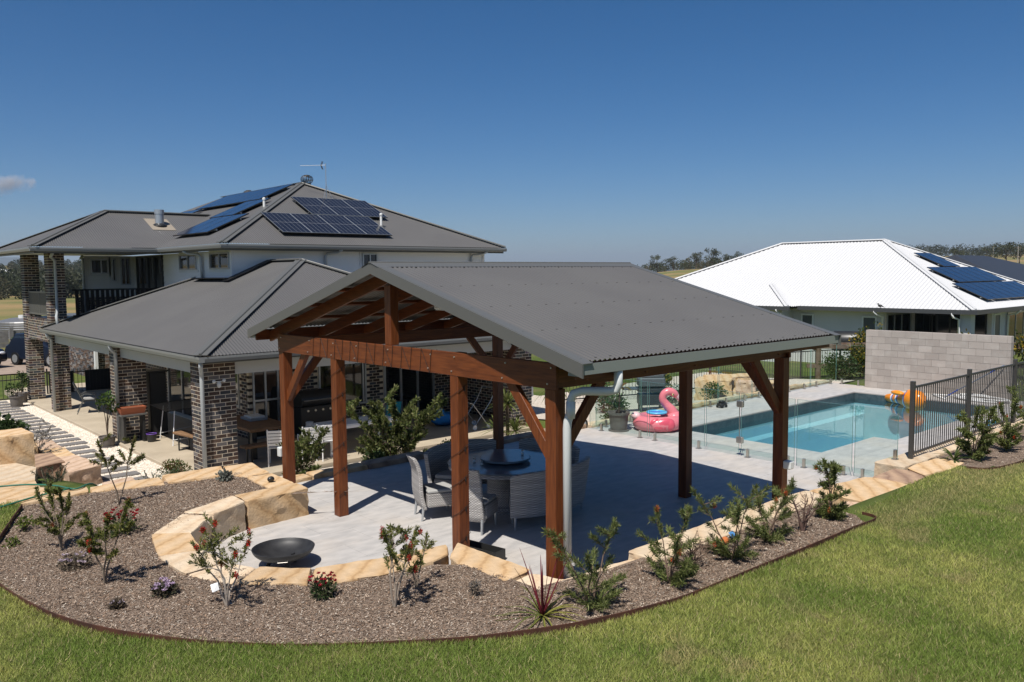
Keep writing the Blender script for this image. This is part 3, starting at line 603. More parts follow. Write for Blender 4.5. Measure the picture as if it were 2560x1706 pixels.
# batten light under the ridge
bl=thing('strip_light','white strip light under the pergola ridge','light',(1.2,W/2,3.1)); m=MB(); m.bx(1.16,1.26,W/2-.75,W/2+.6,3.14,3.2); m.build('housing',whitep,bl,bevel=.01); m=MB(); m.bx(1.175,1.245,W/2-.73,W/2+.58,3.12,3.139); m.build('diffuser',mat('light_diffuser',(.75,.75,.72),.3),bl)
# string lights spiralling up the two middle posts and along the beam
cab=mat('black_cable',(.015,.015,.014),.6); bulbm=mat('clear_bulb',(.5,.5,.48),.1,.6)
def strings(label,u,v):
    t=thing('string_light',label,'string light',(u,v,.3),'string lights wound on the pergola posts'); m=MB(); pts=[]; h=PW/2+.008
    k=0
    for i in range(5*4+2):
        cx,cy=[(-h,-h),(h,-h),(h,h),(-h,h)][i%4]; pts.append((u+cx,v+cy,.32+i*.095))
    m.tube(pts,.0035,5); m.build('cable',cab,t)
    for i in range(0,len(pts)-1,2):
        a=Vector(pts[i]).lerp(Vector(pts[i+1]),.6); m=MB(); m.lathe((a.x,a.y,a.z-.05),[(.001,-.012),(.008,-.008),(.009,.012),(.005,.03),(.006,.05)],6); m.build('bulb',cab,t)
strings('string of small bulbs wound up the post beside the fire bowl',0,W-CP); strings('string of small bulbs wound up the post nearest the black trough',0,CP)
t=thing('string_light','string of small bulbs wound along the pergola gable beam','string light',(-.1,W/2,HB),'string lights wound on the pergola posts'); m=MB(); pts=[]
for i in range(15):
    v=W-1.1-i*.22; q=[(-.09,HB-.006),(-.09,HB+.297),(-.03,HB+.298),(-.03,HB-.006)]
    for j,(x,z) in enumerate(q):
        if i%2==0 or j<2: pts.append((x,v-j*.04,z))
m.tube(pts,.004,5); m.build('cable',cab,t)
# ================================================================ brick house
brickm=mat('clay_brick',(.06,.045,.04),.75,.25,attr=True,col2=(.10,.085,.08),nscale=22,mixf=(.5,.85),bump=(60,.4,.004))
mortar=mat('cream_mortar',(.70,.60,.46),.95,.1)
railblk=mat('matt_black_rail',(.008,.008,.008),.7,.15)
BC=[(.075,.045,.032),(.055,.034,.025),(.036,.031,.031),(.085,.08,.083),(.125,.112,.108),(.19,.165,.15),(.05,.053,.06),(.105,.066,.046)]
house=thing('brick_house','two storey brick and white weatherboard house with grey hipped roofs','house',(.3,10.75,-.7))
HL=house.location
bmesh_cache={}
BRICKS=[300]; brng=random.Random(21)
def brick_unit(dx,dy,ci):
    k=(round(dx,2),round(dy,2),ci)
    if k not in bmesh_cache:
        m=MB(); m.bx(-dx/2,dx/2,-dy/2,dy/2,-.036,.036,BC[ci]); me=m.mesh('brick'); me.materials.append(brickm); bmesh_cache[k]=me
    return bmesh_cache[k]
def course_rows(x0,x1,z0,z1,first_off):
    """stretcher bond along one face: yields (a,b,z)"""
    out=[];k=0;z=z0
    while z+.076<=z1+.02:
        a=x0-(.12 if (k+first_off)%2 else 0)
        while a<x1-.02:
            p=max(a,x0); q=min(a+.23,x1)
            if q-p>.03: out.append((p,q,z+.038,k))
            a+=.24
        z+=.086;k+=1
    return out
def pillar(x0,x1,y0,y1,z0,z1,single=True,name='pillar'):
    m=MB(); m.bx(x0+.0025,x1-.0025,y0+.0025,y1-.0025,z0,z1); pl=m.build(name,mortar,house); jm=MB()
    D=.105
    for face in ('-v','-u','+v','+u'):
        along=(x0,x1) if 'v' in face else (y0,y1); par=0 if 'v' in face else 1
        k=0; z=z0+.005
        while z+.076<=z1+.01:
            full=(k+par)%2==0; s,e=(along[0],along[1]) if full else (along[0]+D+.01,along[1]-D-.01)
            nb=max(1,round((e-s+.01)/.24)); w=(e-s+.01)/nb
            for i in range(nb):
                p=s+i*w; q=p+w-.013; ci=brng.choices(range(8),[3,3,2.4,2.2,1.6,.8,1.8,2])[0]; c=tuple(a*brng.uniform(.85,1.15) for a in BC[ci])
                cx=(p+q)/2
                if face=='-v': ctr=(cx,y0+D/2,z+.038); d=(q-p,D)
                elif face=='+v': ctr=(cx,y1-D/2,z+.038); d=(q-p,D)
                elif face=='-u': ctr=(x0+D/2,cx,z+.038); d=(D,q-p)
                else: ctr=(x1-D/2,cx,z+.038); d=(D,q-p)
                if single and face in('-v','-u') and BRICKS[0]>0:
                    BRICKS[0]-=1; linkmesh('brick',brick_unit(d[0],d[1],ci),None,pl,tuple(Vector(ctr)-HL))
                else: jm.bx(ctr[0]-d[0]/2,ctr[0]+d[0]/2,ctr[1]-d[1]/2,ctr[1]+d[1]/2,ctr[2]-.036,ctr[2]+.036,c)
            z+=.086;k+=1
    if jm.v: jm.build('brickwork',brickm,pl,kind='stuff')
    return pl
def brickwall(axis_,at,s0,s1,z0,z1,facing,holes=(),name='wall',core=True,th=.11):
    """wall in plane axis_=at ('v' or 'u'), spanning s0..s1; facing -1/+1"""
    jm=MB(); cm=MB()
    y0,y1=(at,at+th) if facing<0 else (at-th,at)
    for (p,q,zc,k) in course_rows(s0,s1,z0,z1,0):
        if any(h[0]-.02<(p+q)/2<h[1]+.02 and h[2]-.02<zc<h[3]+.02 for h in holes): continue
        c=tuple(a*brng.uniform(.85,1.15) for a in brng.choices(BC,[3,3,2.4,2.2,1.6,.8,1.8,2])[0])
        if axis_=='v': jm.bx(p,q-.013,y0,y1,zc-.036,zc+.036,c)
        else: jm.bx(y0,y1,p,q-.013,zc-.036,zc+.036,c)
    # mortar core cut round the openings
    xs=sorted({s0,s1,*[h[0] for h in holes],*[h[1] for h in holes]}); zs=sorted({z0,z1,*[h[2] for h in holes],*[h[3] for h in holes]})
    for a,b2 in zip(xs[:-1],xs[1:]):
        for c0,c1 in zip(zs[:-1],zs[1:]):
            if any(h[0]<=(a+b2)/2<=h[1] and h[2]<=(c0+c1)/2<=h[3] for h in holes): continue
            if axis_=='v': cm.bx(a,b2,y0+.0025,y1+.05 if facing<0 else y1-.0025,c0,c1)
            else: cm.bx(y0+.0025,y1+.05 if facing<0 else y1-.0025,a,b2,c0,c1)
    w_=cm.build(name,mortar,house); jm.build('brickwork',brickm,w_,kind='stuff'); return w_
pillar(.43,1.14,11.08,11.79,-.7,1.84); pillar(.43,1.14,16.9,17.61,-.7,1.84)
pillar(.43,.9,23.65,24.2,-.7,4.45,False); pillar(.43,.9,27.1,27.65,-.7,4.45,False); pillar(9.25,9.96,11.08,11.79,-.7,1.84,False)
brickwall('u',.45,24.2,27.1,1.52,2.28,-1,name='balcony_beam'); 
brickwall('v',14.6,3.0,10.0,-.7,1.84,-1,holes=((3.1,4.2,-.7,1.75),(5.05,6.6,-.1,1.75),(7.2,9.06,-.7,1.75)))
brickwall('u',3.0,14.72,23.2,-.7,1.84,-1,holes=((15.2,16.6,.1,1.7),(18.2,20.6,-.65,1.65)))
brickwall('u',9.85,11.8,14.6,-.7,1.84,-1)
brickwall('v',26.3,1.9,3.95,1.9,2.95,-1)
# ---- windows and doors: frame + panes
def window(axis_,at,s0,s1,z0,z1,facing,splits=(),hs=(),fr=alu,fw=.05,name='window',proud=.03,glass=darkglass):
    d=facing; f=MB(); P=lambda a,b2,c0,c1,y0,y1: f.bx(a,b2,min(y0,y1),max(y0,y1),c0,c1) if axis_=='v' else f.bx(min(y0,y1),max(y0,y1),a,b2,c0,c1)
    y0,y1=at+d*proud,at-d*.05
    P(s0,s0+fw,z0,z1,y0,y1);P(s1-fw,s1,z0,z1,y0,y1);P(s0+fw,s1-fw,z1-fw,z1,y0,y1);P(s0+fw,s1-fw,z0,z0+fw,y0,y1)
    xs=[s0+fw]+sorted(s0+(s1-s0)*t for t in splits)+[s1-fw]
    for x in xs[1:-1]: P(x-fw/2,x+fw/2,z0+fw,z1-fw,y0-d*.004,y1)
    for t in hs: P(s0+fw,s1-fw,z0+(z1-z0)*t-fw/2,z0+(z1-z0)*t+fw/2,y0-d*.008,y1)
    w_=f.build(name,fr,house)
    for a,b2 in zip(xs[:-1],xs[1:]):
        g=MB(); yy=(at-d*.01,at-d*.018)
        if axis_=='v': g.bx(a-.01,b2+.01,min(yy),max(yy),z0+.02,z1-.02)
        else: g.bx(min(yy),max(yy),a-.01,b2+.01,z0+.02,z1-.02)
        g.build('pane',glass,w_)
    return w_
window('v',14.6,3.1,4.2,-.7,1.75,-1,(.33,.66),(.42,)); window('v',14.6,5.05,6.6,-.1,1.75,-1,(.93,)); window('v',14.6,7.2,9.06,-.7,1.75,-1,(.33,.66),name='sliding_door',fw=.07)
window('u',3.0,15.2,16.6,.1,1.7,-1,(.5,)); window('u',3.0,18.2,20.6,-.65,1.65,-1,(.5,),name='sliding_door',fw=.07)
# ---- upper storey weatherboard walls
wbm=mat('white_weatherboard',(.78,.78,.76),.5,.35,rnd=.025)
def boards(axis_,at,s0,s1,z0,z1,facing,exp=.195):
    c=MB(); 
    if axis_=='v': c.bx(s0,s1,at+.012 if facing<0 else at-.14,at+.14 if facing<0 else at-.012,z0,z1)
    else: c.bx(at+.012 if facing<0 else at-.14,at+.14 if facing<0 else at-.012,s0,s1,z0,z1)
    w_=c.build('upper_wall',wbm,house); z=z0
    while z<z1-.03:
        h=min(exp,z1-z); m=MB(); o=facing*.014; y=at
        if axis_=='v': vs=[(s0,y+o,z),(s1,y+o,z),(s1,y,z+h),(s0,y,z+h),(s0,y-facing*.013,z),(s1,y-facing*.013,z)]
        else: vs=[(y+o,s0,z),(y+o,s1,z),(y,s1,z+h),(y,s0,z+h),(y-facing*.013,s0,z),(y-facing*.013,s1,z)]
        m.add(vs,[(0,1,2,3),(0,4,5,1)]); m.build('weatherboard',wbm,w_); z+=exp
boards('v',17.5,3.9,13.5,2.1,4.42,-1); boards('u',3.9,17.5,26.3,2.1,4.42,-1); boards('v',26.3,2.2,3.9,2.95,4.42,-1); boards('u',2.2,26.3,26.7,2.2,4.42,-1); boards('u',13.5,17.5,30,2.0,4.42,1)
for x,y in ((3.9,17.5),(13.5,17.5),(2.2,26.3)): m=MB(); m.bx(x-.03,x+.06,y-.03,y+.06,2.2,4.42); m.build('corner_trim',whitep,house)
def trim(axis_,at,s0,s1,z0,z1,f):
    m=MB(); w_=.09; y0,y1=sorted((at+f*.024,at-f*.01))
    for a,b2,c0,c1 in ((s0-w_,s0,z0-w_,z1+w_),(s1,s1+w_,z0-w_,z1+w_),(s0,s1,z1,z1+w_),(s0,s1,z0-w_,z0)):
        m.bx(a,b2,y0,y1,c0,c1) if axis_=='v' else m.bx(y0,y1,a,b2,c0,c1)
    m.build('window_trim',whitep,house)
for ax,at,s0,s1,z0,z1,sp in (('u',3.9,17.62,19.05,3.87,4.36,(.5,)),('u',3.9,20.15,21.6,3.87,4.36,(.5,)),('v',17.5,8.33,8.9,3.9,4.36,(.5,)),('v',26.3,2.38,2.98,3.77,4.3,(.6,)),('v',26.3,3.1,3.24,3.5,4.33,())):
    trim(ax,at,s0,s1,z0,z1,-1); window(ax,at-.035,s0,s1,z0,z1,-1,sp,fw=.04)
window('v',26.265,3.4,3.74,3.36,4.36,-1,(.5,),fw=.04); window('u',3.865,23.2,25.9,2.35,4.38,-1,(.3,.55,.78),fr=blackmet,name='sliding_door')
# ---- balcony floor and railings
m=MB(); m.bx(1.2,3.89,22.75,26.29,2.1,2.28); m.bx(.57,1.2,24.21,27.09,2.1,2.28); m.build('balcony_floor',trimgrey,house)
m=MB(); m.beam((.9,22.9,3.25),(3.88,22.9,3.25),.06,.05); m.beam((.9,22.9,2.42),(3.88,22.9,2.42),.04,.05); m.bx(.9,3.88,22.86,22.94,2.05,2.3); rl_=m.build('railing',railblk,house)
x=.98
while x<3.85: m=MB(); m.bx(x,x+.1,22.87,22.895,2.44,3.23); m.build('slat',railblk,rl_); x+=.155
m=MB(); m.beam((.52,24.21,3.16),(.52,27.09,3.16),.06,.05); m.beam((.52,24.21,2.42),(.52,27.09,2.42),.05,.06); m.bx(.5,.54,25.45,25.52,2.4,3.16); rl_=m.build('railing',trimgrey,house)
v=24.26
while v<27.03: m=MB(); m.bx(.508,.53,v,v+.045,2.44,3.14); m.build('slat',trimgrey,rl_); v+=.09
# ---- lintels, soffits, fascias
m=MB(); m.bx(.5,.62,11.8,16.89,1.54,1.84); m.bx(.5,.62,17.62,23.64,1.54,1.84); m.bx(1.15,9.24,11.14,11.26,1.52,1.84); m.bx(9.8,9.92,11.8,14.6,1.54,1.84); m.build('lintel',mat('pale_grey_lintel',(.5,.5,.48),.5),house)
m=MB(); m.bx(.3,9.95,10.7,11.0,1.845,1.87); m.bx(.3,.42,11.0,24,1.845,1.87); m.bx(1.16,9.84,11.3,14.55,1.85,1.87); m.bx(.65,2.95,14.55,23.3,1.85,1.87); m.build('soffit',whitep,house)
m=MB(); m.bx(-.25,3.89,22.2,27.95,4.46,4.49); m.bx(3.45,3.89,17.05,22.2,4.46,4.49); m.bx(3.89,14.15,17.05,17.49,4.46,4.49); m.bx(13.51,14.15,17.49,33,4.46,4.49); m.build('soffit',whitep,house)
def gutter(p,q,out,z,h=.115,d=.12):
    p=Vector((*p,0));q=Vector((*q,0));o=Vector((*out,0)); pr=[(0,z-.02),(0,z-h),(d*.85,z-h),(d,z-h*.4),(d,z),(d-.014,z),(d-.014,z-.03)]; vs=[]
    for e in (p,q):
        for a,b2 in pr: vs.append(e+o*a+Vector((0,0,b2)))
    k=len(pr); m=MB(); m.add(vs,[(i,i+1,k+i+1,k+i) for i in range(k-1)]+[(0,1,2,3,4),(k,k+1,k+2,k+3,k+4)]); m.build('gutter',housegut,house)
housegut=mat('grey_house_gutter',(.2,.205,.2),.35,.5)
gutter((.17,10.64),(9.98,10.64),(0,-1),2.0); gutter((.26,10.5),(.26,24.0),(-1,0),2.0)
gutter((3.35,17.05),(14.2,17.05),(0,-1),4.58); gutter((3.45,16.95),(3.45,22.2),(-1,0),4.58); gutter((-.4,22.2),(3.4,22.2),(0,-1),4.58); gutter((-.28,22.1),(-.28,28),(-1,0),4.58)
m=MB()
for (x0,x1,y0,y1,z0,z1) in ((.28,9.95,10.66,10.69,1.84,1.99),(.28,.31,10.66,24,1.84,1.99),(3.5,14.15,17.07,17.1,4.4,4.57),(3.47,3.5,17.07,22.2,4.4,4.57),(-.25,3.47,22.22,22.25,4.4,4.57),(-.25,-.22,22.22,28,4.4,4.57)): m.bx(x0,x1,y0,y1,z0,z1)
m.build('fascia',trimgrey,house)
# ---- roofs
def slope(name,org,e,sh,sl,a0,a1,bf,mt=None,parent=None,pitch=.076,amp=.0085,k=6):
    L_=math.hypot(1,sl); s=(sh[0]/L_,sh[1]/L_,sl/L_); return corrugated(name,mt or roofgrey,parent or house,org,e,s,a0,a1,lambda a:tuple(max(0,b)*L_ for b in bf(a)),pitch,amp,k)
LS=.425
slope('roof_sheet',(.2,10.6,2.01),(1,0,0),(0,1),LS,0,9.8,lambda a:(0,min(a,9.8-a)))
slope('roof_sheet',(.2,10.6,2.01),(0,1,0),(1,0),LS,0,13.4,lambda a:(0,a if a<4.9 else 4.9 if a<6.85 else 3.68 if a<9.72 else 13.4-a))
slope('roof_sheet',(10.0,10.6,2.01),(0,1,0),(-1,0),LS,0,6.88,lambda a:(0,min(a,4.9)))
slope('roof_sheet',(.2,24,2.01),(1,0,0),(0,-1),LS,0,3.7,lambda a:(0,a))
US=.46
slope('roof_sheet',(3.4,17,4.6),(1,0,0),(0,1),US,0,10.8,lambda a:(0,min(a,10.8-a)))
slope('roof_sheet',(3.4,17,4.6),(0,1,0),(1,0),US,0,18,lambda a:(0,min(a,5.4,18-a)))
slope('roof_sheet',(14.2,17,4.6),(0,1,0),(-1,0),US,0,18,lambda a:(0,min(a,5.4,18-a)))
slope('roof_sheet',(-.33,22.12,4.6),(1,0,0),(0,1),US,0,6.7,lambda a:(a-3.73 if a>3.73 else 0,min(a,2.93)))
slope('roof_sheet',(-.33,22.12,4.6),(0,1,0),(1,0),US,0,5.86,lambda a:(0,min(a,5.86-a)))
def cap(p,q,parent=None,w=.3,mt=None,rr=.03):
    p=Vector(p);q=Vector(q); m=MB(); m.beam(p+Vector((0,0,.015)),q+Vector((0,0,.015)),w,.018); m.tube([p+Vector((0,0,.03)),q+Vector((0,0,.03))],rr,8); m.build('hip_cap',mt or trimgrey,parent or house)
pk=2.01+LS*4.9; cap((.2,10.6,2.02),(5.1,15.5,pk)); cap((10,10.6,2.02),(5.1,15.5,pk)); cap((5.1,15.5,pk),(5.1,17.48,pk)); cap((.2,24,2.02),(3.88,20.32,2.02+LS*3.68))
ap=4.6+US*5.4; cap((3.4,17,4.61),(8.8,22.4,ap)); cap((14.2,17,4.61),(8.8,22.4,ap)); cap((8.8,22.4,ap),(8.8,29.6,ap)); cap((-.33,22.12,4.61),(2.6,25.05,4.6+US*2.93)); cap((2.6,25.05,4.6+US*2.93),(6.3,25.05,4.6+US*2.93)); cap((-.33,27.98,4.61),(2.6,25.05,4.6+US*2.93))
flm=mat('flashing_shadow_black',(.01,.01,.011),.5); z=2.01+LS*3.68
m=MB(); m.beam((3.74,19.9,z+.02),(3.74,17.3,z+.02),.3,.03); m.beam((3.6,17.3,z-.05),(5.0,17.3,pk+.03),.36,.03); m.build('flashing_shadow_gap',flm,house)  # black flashing widened to paint the shadow gap where roof meets wall
# ---- downpipes
dpm=mat('pale_grey_downpipe',(.42,.44,.44),.4,.4)
def dp(pts,r=.045): m=MB(); m.tube(pts,r,10); m.build('downpipe',dpm,house,smooth=True)
dp([(.22,10.62,1.9),(.22,10.64,1.78),(.36,10.98,1.62),(.37,11.0,1.5),(.37,11.0,-.75)]); dp([(.2,16.75,1.9),(.25,16.78,1.75),(.36,16.82,1.65),(.36,16.82,-.75)]); dp([(.2,23.4,1.9),(.25,23.4,1.75),(.36,23.5,1.65),(.36,23.5,-.75)])
dp([(.3,22.5,4.4),(.45,23.4,4.32),(.6,23.58,4.2),(.6,23.58,2.55),(.55,23.5,2.4),(.55,23.4,2.1)])
dp([(3.4,20.0,4.45),(3.5,19.95,4.38),(3.78,19.75,4.34),(3.82,19.65,4.25),(3.82,19.6,3.6)]); dp([(7.3,17.0,4.45),(7.25,17.2,4.38),(7.0,17.4,4.34),(6.95,17.42,4.25),(6.95,17.42,3.2)]); dp([(13.3,17.0,4.45),(13.25,17.2,4.38),(12.95,17.4,4.34),(12.9,17.42,4.25),(12.9,17.42,3.0)]); dp([(2.0,25.8,4.4),(2.0,26.0,4.33),(2.12,26.2,4.3),(2.12,26.22,4.2),(2.12,26.22,2.3)])
# flood light on the corner pillar, meter box
m=MB(); m.ball((.74,11.0,1.34),(.05,.05,.07),8,6); m.ball((.62,10.97,1.42),.04,8,6); m.ball((.84,10.97,1.43),.04,8,6); m.beam((.62,10.99,1.41),(.84,10.99,1.41),.02,.02); m.beam((.74,11.08,1.36),(.74,11.0,1.36),.03,.03); m.build('security_light',whitep,house,smooth=True)
m=MB(); m.bx(9.97,10.05,11.1,11.6,.1,1.05); m.build('meter_box',whitep,house,bevel=.01)
# ---- roof fittings (lift away: things of their own)
vm_=mat('weathered_zinc',(.05,.045,.04),.5,.4,metal=.2); galv=mat('galvanised_steel',(.48,.5,.51),.35,.5,metal=.7)
def turbine(label,x,y,z):
    t=thing('turbine_vent',label,'vent',(x,y,z)); m=MB(); m.cyl((x,y,z-.12),(x,y,z+.12),.15,n=16); m.build('throat',vm_,t)
    m=MB()
    for k in range(22):
        a=2*math.pi*k/22; pts=[]
        for i in range(7):
            th=-1.1+2.2*i/6; r=.235*math.cos(th)**.6; a2=a+.25*i/6; pts.append((x+r*math.cos(a2),y+r*math.sin(a2),z+.27+.16*math.sin(th)))
        for i in range(6):
            p,q=Vector(pts[i]),Vector(pts[i+1]); o=Vector((-(p.y-y),p.x-x,0)).normalized()*.028; inn=Vector((x,y,p.z)); m.add([p,q,(q+o*1)*.96+Vector((x,y,q.z))*.04,(p+o)*.96+Vector((x,y,p.z))*.04],[(0,1,2,3)])
    m.build('blades',vm_,t); m=MB(); m.lathe((x,y,z+.4),[(.12,-.01),(.11,.03),(.001,.05)],16); m.build('cap',vm_,t)
turbine('dark turbine vent at the peak of the main roof',9.05,22.45,6.98); turbine('dark turbine vent showing behind the highest row of solar panels',9.2,27.9,6.85)
t=thing('antenna','tv antenna on a thin mast near the roof peak','antenna',(8.9,20.75,6.4)); m=MB(); m.tube([(8.9,20.75,6.36),(8.9,20.75,7.66)],.014,6); m.tube([(8.9,20.75,6.9),(8.7,20.6,6.33)],.008,5); m.tube([(8.9,20.75,6.9),(9.1,20.6,6.33)],.008,5); m.build('mast',galv,t)
m=MB(); bd_=Vector((-.74,-.1,0)).normalized()
dd=Vector((-.6,.67,0)); c0=Vector((8.9,20.75,7.6)); m.tube([c0,c0+dd*1.05],.008,5); cr_=Vector((.67,.6,0))
for i in range(14): q=c0+dd*(.25+i*.057); m.tube([q-cr_*.07,q+cr_*.07],.004,4)
m.build('boom',galv,t)
m=MB(); q=c0+dd*.2
for s in (-1,1): m.tube([q,q+dd*-.06+Vector((0,0,s*.14))],.012,5); m.tube([q+cr_*.1,q+cr_*.1+dd*-.06+Vector((0,0,s*.14))],.012,5)
m.build('reflector',vm_,t)
def vpipe(label,x,y,z,h=.42):
    t=thing('vent_pipe',label,'vent pipe',(x,y,z)); m=MB(); m.cyl((x,y,z-.05),(x,y,z+h),.04,n=10); m.lathe((x,y,z+h),[(.055,-.03),(.055,.03),(.02,.05)],10); m.build('pipe',whitep,t); m=MB(); m.lathe((x,y,z),[(.13,-.06),(.05,.04)],12); m.build('collar',trimgrey,t)
vpipe('white vent pipe beside the lower row of panels on the front roof',9.75,18.5,5.32); vpipe('white vent pipe on the roof side with three rows of panels',6.15,20.0,5.9,.3)
t=thing('flue','silver flue standing on the balcony wing roof','flue',(4.1,24.0,5.5)); m=MB(); m.cyl((4.1,24,5.35),(4.1,24,5.95),.15,n=18); m.cyl((4.1,24,5.85),(4.1,24,6.0),.165,n=18); m.build('pipe',galv,t); m=MB(); m.lathe((4.1,24,5.47),[(.26,-.06),(.24,.0),(.16,.05)],18); m.build('boot',blackmet,t); m=MB(); m.beam((4.12,23.55,5.27),(4.12,24.5,5.27+US*.95),.8,.012); m.build('flashing_sheet',mat('stained_flashing',(.27,.23,.18),.6),t)
# ---- solar panels
cellm=bpy.data.materials.new('solar_cell'); cellm.use_nodes=True; MATS['solar_cell']=cellm; N,Lk,p=nodes_of(cellm); p.inputs['Roughness'].default_value=.12; p.inputs['Specular IOR Level'].default_value=.5
tc=N.new('ShaderNodeTexCoord'); sx=N.new('ShaderNodeSeparateXYZ'); Lk.new(tc.outputs['Object'],sx.inputs[0])
def gridline(sock,per,w_):
    a=N.new('ShaderNodeMath'); a.operation='PINGPONG'; a.inputs[1].default_value=per/2; Lk.new(sock,a.inputs[0]); b2=N.new('ShaderNodeMath'); b2.operation='LESS_THAN'; b2.inputs[1].default_value=w_; Lk.new(a.outputs[0],b2.inputs[0]); return b2.outputs[0]
g1=gridline(sx.outputs[0],.163,.0045); g2=gridline(sx.outputs[1],.083,.003); g3=gridline(sx.outputs[1],.835,.009)
mm=N.new('ShaderNodeMath'); mm.operation='MAXIMUM'; Lk.new(g1,mm.inputs[0]); m3=N.new('ShaderNodeMath'); m3.operation='MAXIMUM'; Lk.new(g3,m3.inputs[0]); m4=N.new('ShaderNodeMath'); m4.operation='MULTIPLY'; m4.inputs[1].default_value=.45; Lk.new(g2,m4.inputs[0]); Lk.new(m4.outputs[0],m3.inputs[1]); Lk.new(m3.outputs[0],mm.inputs[1])
mx=N.new('ShaderNodeMix'); mx.data_type='RGBA'; Lk.new(mm.outputs[0],mx.inputs[0]); mx.inputs[6].default_value=(.008,.009,.016,1); mx.inputs[7].default_value=(.2,.2,.2,1); Lk.new(mx.outputs[2],p.inputs['Base Color'])
cellb=mat('blue_solar_cell',(.012,.02,.045),.1,.5)
def solar_mesh(w_,h,glassm):
    f=MB(); t_=.035
    f.bx(0,w_,0,h,0,t_-.004)
    fr=f.mesh('panel_body'); fr.materials.append(blackmet); g=MB(); g.bx(.012,w_-.012,.012,h-.012,t_-.004,t_); gl=g.mesh('glass'); gl.materials.append(glassm)
    r=MB(); r.bx(.02,w_-.02,.3,.34,-.06,-.001); r.bx(.02,w_-.02,h-.34,h-.3,-.06,-.001); rm=r.mesh('rail'); rm.materials.append(galv)
    e=MB()
    for a in ((0,.012,0,h),(w_-.012,w_,0,h),(.012,w_-.012,0,.012),(.012,w_-.012,h-.012,h)): e.bx(*a,t_-.003,t_+.002)
    em=e.mesh('frame'); em.materials.append(alu if glassm is cellm else blackmet)
    return fr,gl,rm,em
sm_front=solar_mesh(.99,1.655,cellm); sm_left=solar_mesh(.99,1.53,cellb); sm_nb=solar_mesh(.99,1.69,cellb)
ORD=['first','second','third','fourth','fifth','sixth','seventh','eighth']
def solar(ms,label,org,e,s,group):
    e=Vector(e).normalized(); s=Vector(s).normalized(); n=e.cross(s)
    t=thing('solar_panel',label,'solar panel',org,group); t.rotation_euler=Matrix((e,s,n)).transposed().to_euler()
    for me,nm in zip(ms,('panel_body','glass','rail','frame')): linkmesh(nm,me,None,t)
sl_=(0,1,US); 
for i in range(3): solar(sm_front,f'{ORD[i]} solar panel from the hip end in the upper row facing the pergola',(7.42+i*1.0,19.09,4.6+US*2.09+.11),(1,0,0),sl_,'solar panels on the grey roof slope facing the pergola')
for i in range(4): solar(sm_front,f'{ORD[i]} solar panel from the hip end in the lower row facing the pergola',(5.58+i*1.0,17.55,4.6+US*.55+.11),(1,0,0),sl_,'solar panels on the grey roof slope facing the pergola')
rows_=[('lowest',4.06,19.62,3),('middle',5.52,21.05,2),('highest',7.0,22.15,6),('far low',5.52,27.2,2)]
for nm,u0,v0,k in rows_:
    for i in range(k): solar(sm_left,f'{ORD[i]} blue solar panel from the hip in the {nm} row above the balcony',(u0,v0+1.0*(i+1),4.6+US*(u0-3.4)+.11),(0,-1,0),(1,0,US),'solar panels on the grey roof slope above the balcony')
# ================================================================ neighbour and background
nb=thing('neighbour_house','white single storey house with bright white hipped steel roof beyond the pool','house',(38.9,17,-.8))
NS=.465; NX0,NX1,NY0,NY1=31.7,46.1,6.87,27.4
nsl=lambda *a,**k: slope('roof_sheet',*a,mt=white_steel,parent=nb,pitch=.19,amp=.018,k=6,**k)
hw=(NX1-NX0)/2
nsl((NX0,NY0,1.92),(0,1,0),(1,0),NS,0,NY1-NY0,lambda a:(0,min(a,hw,NY1-NY0-a)))
nsl((NX0,NY0,1.92),(1,0,0),(0,1),NS,0,NX1-NX0,lambda a:(0,min(a,NX1-NX0-a)))
nsl((NX1,NY0,1.92),(0,1,0),(-1,0),NS,0,NY1-NY0,lambda a:(0,min(a,hw,NY1-NY0-a)))
nsl((NX0,NY1,1.92),(1,0,0),(0,-1),NS,0,NX1-NX0,lambda a:(0,min(a,NX1-NX0-a)))
nsl((30.7,15.0,1.92),(0,1,0),(1,0),NS,0,8.0,lambda a:(0,min(a,2.2,8-a))); nsl((30.7,15.0,1.92),(1,0,0),(0,1),NS,0,3.2,lambda a:(max(0,a-1),min(a,2.2)))
nap=1.92+NS*hw; wc=white_steel
for p_,q_ in (((NX0,NY0,1.93),(NX0+hw,NY0+hw,nap)),((NX1,NY0,1.93),(NX0+hw,NY0+hw,nap)),((NX0+hw,NY0+hw,nap),(NX0+hw,NY1-hw,nap)),((NX0,NY1,1.93),(NX0+hw,NY1-hw,nap)),((30.7,15,1.93),(32.9,17.2,1.93+NS*2.2))): cap(p_,q_,nb,.34,wc,.045)
rend=mat('cream_render',(.60,.585,.57),.8,.2,col2=(.56,.545,.53),nscale=.7); dkg=mat('charcoal_gutter',(.06,.063,.066),.4)
m=MB(); m.bx(NX0-.12,NX0-.02,NY0-.1,15.0,1.74,1.93); m.bx(NX0-.02,NX1,NY0-.1,NY0-.005,1.74,1.93); m.bx(30.58,30.68,14.9,23,1.74,1.93); m.build('gutter',dkg,nb)
m=MB(); m.bx(32.2,45.6,10.95,27,-1,1.78); m.bx(35.2,45.6,7.4,10.95,-1,1.78); m.bx(31.2,32.2,15.6,22.5,-1,1.78); m.build('wall',rend,nb)
m=MB(); m.bx(NX0,NX1,NY0+.02,7.4,1.76,1.79); m.bx(NX0,32.2,7.4,15,1.76,1.79); m.build('soffit',whitep,nb)
m=MB(); m.bx(32.0,32.45,7.15,7.6,-1,1.76); m.build('porch_post',rend,nb)
m=MB(); m.bx(NX0+.3,35.2,7.2,10.95,-1.0,-.72); m.build('porch_floor',concrete,nb)
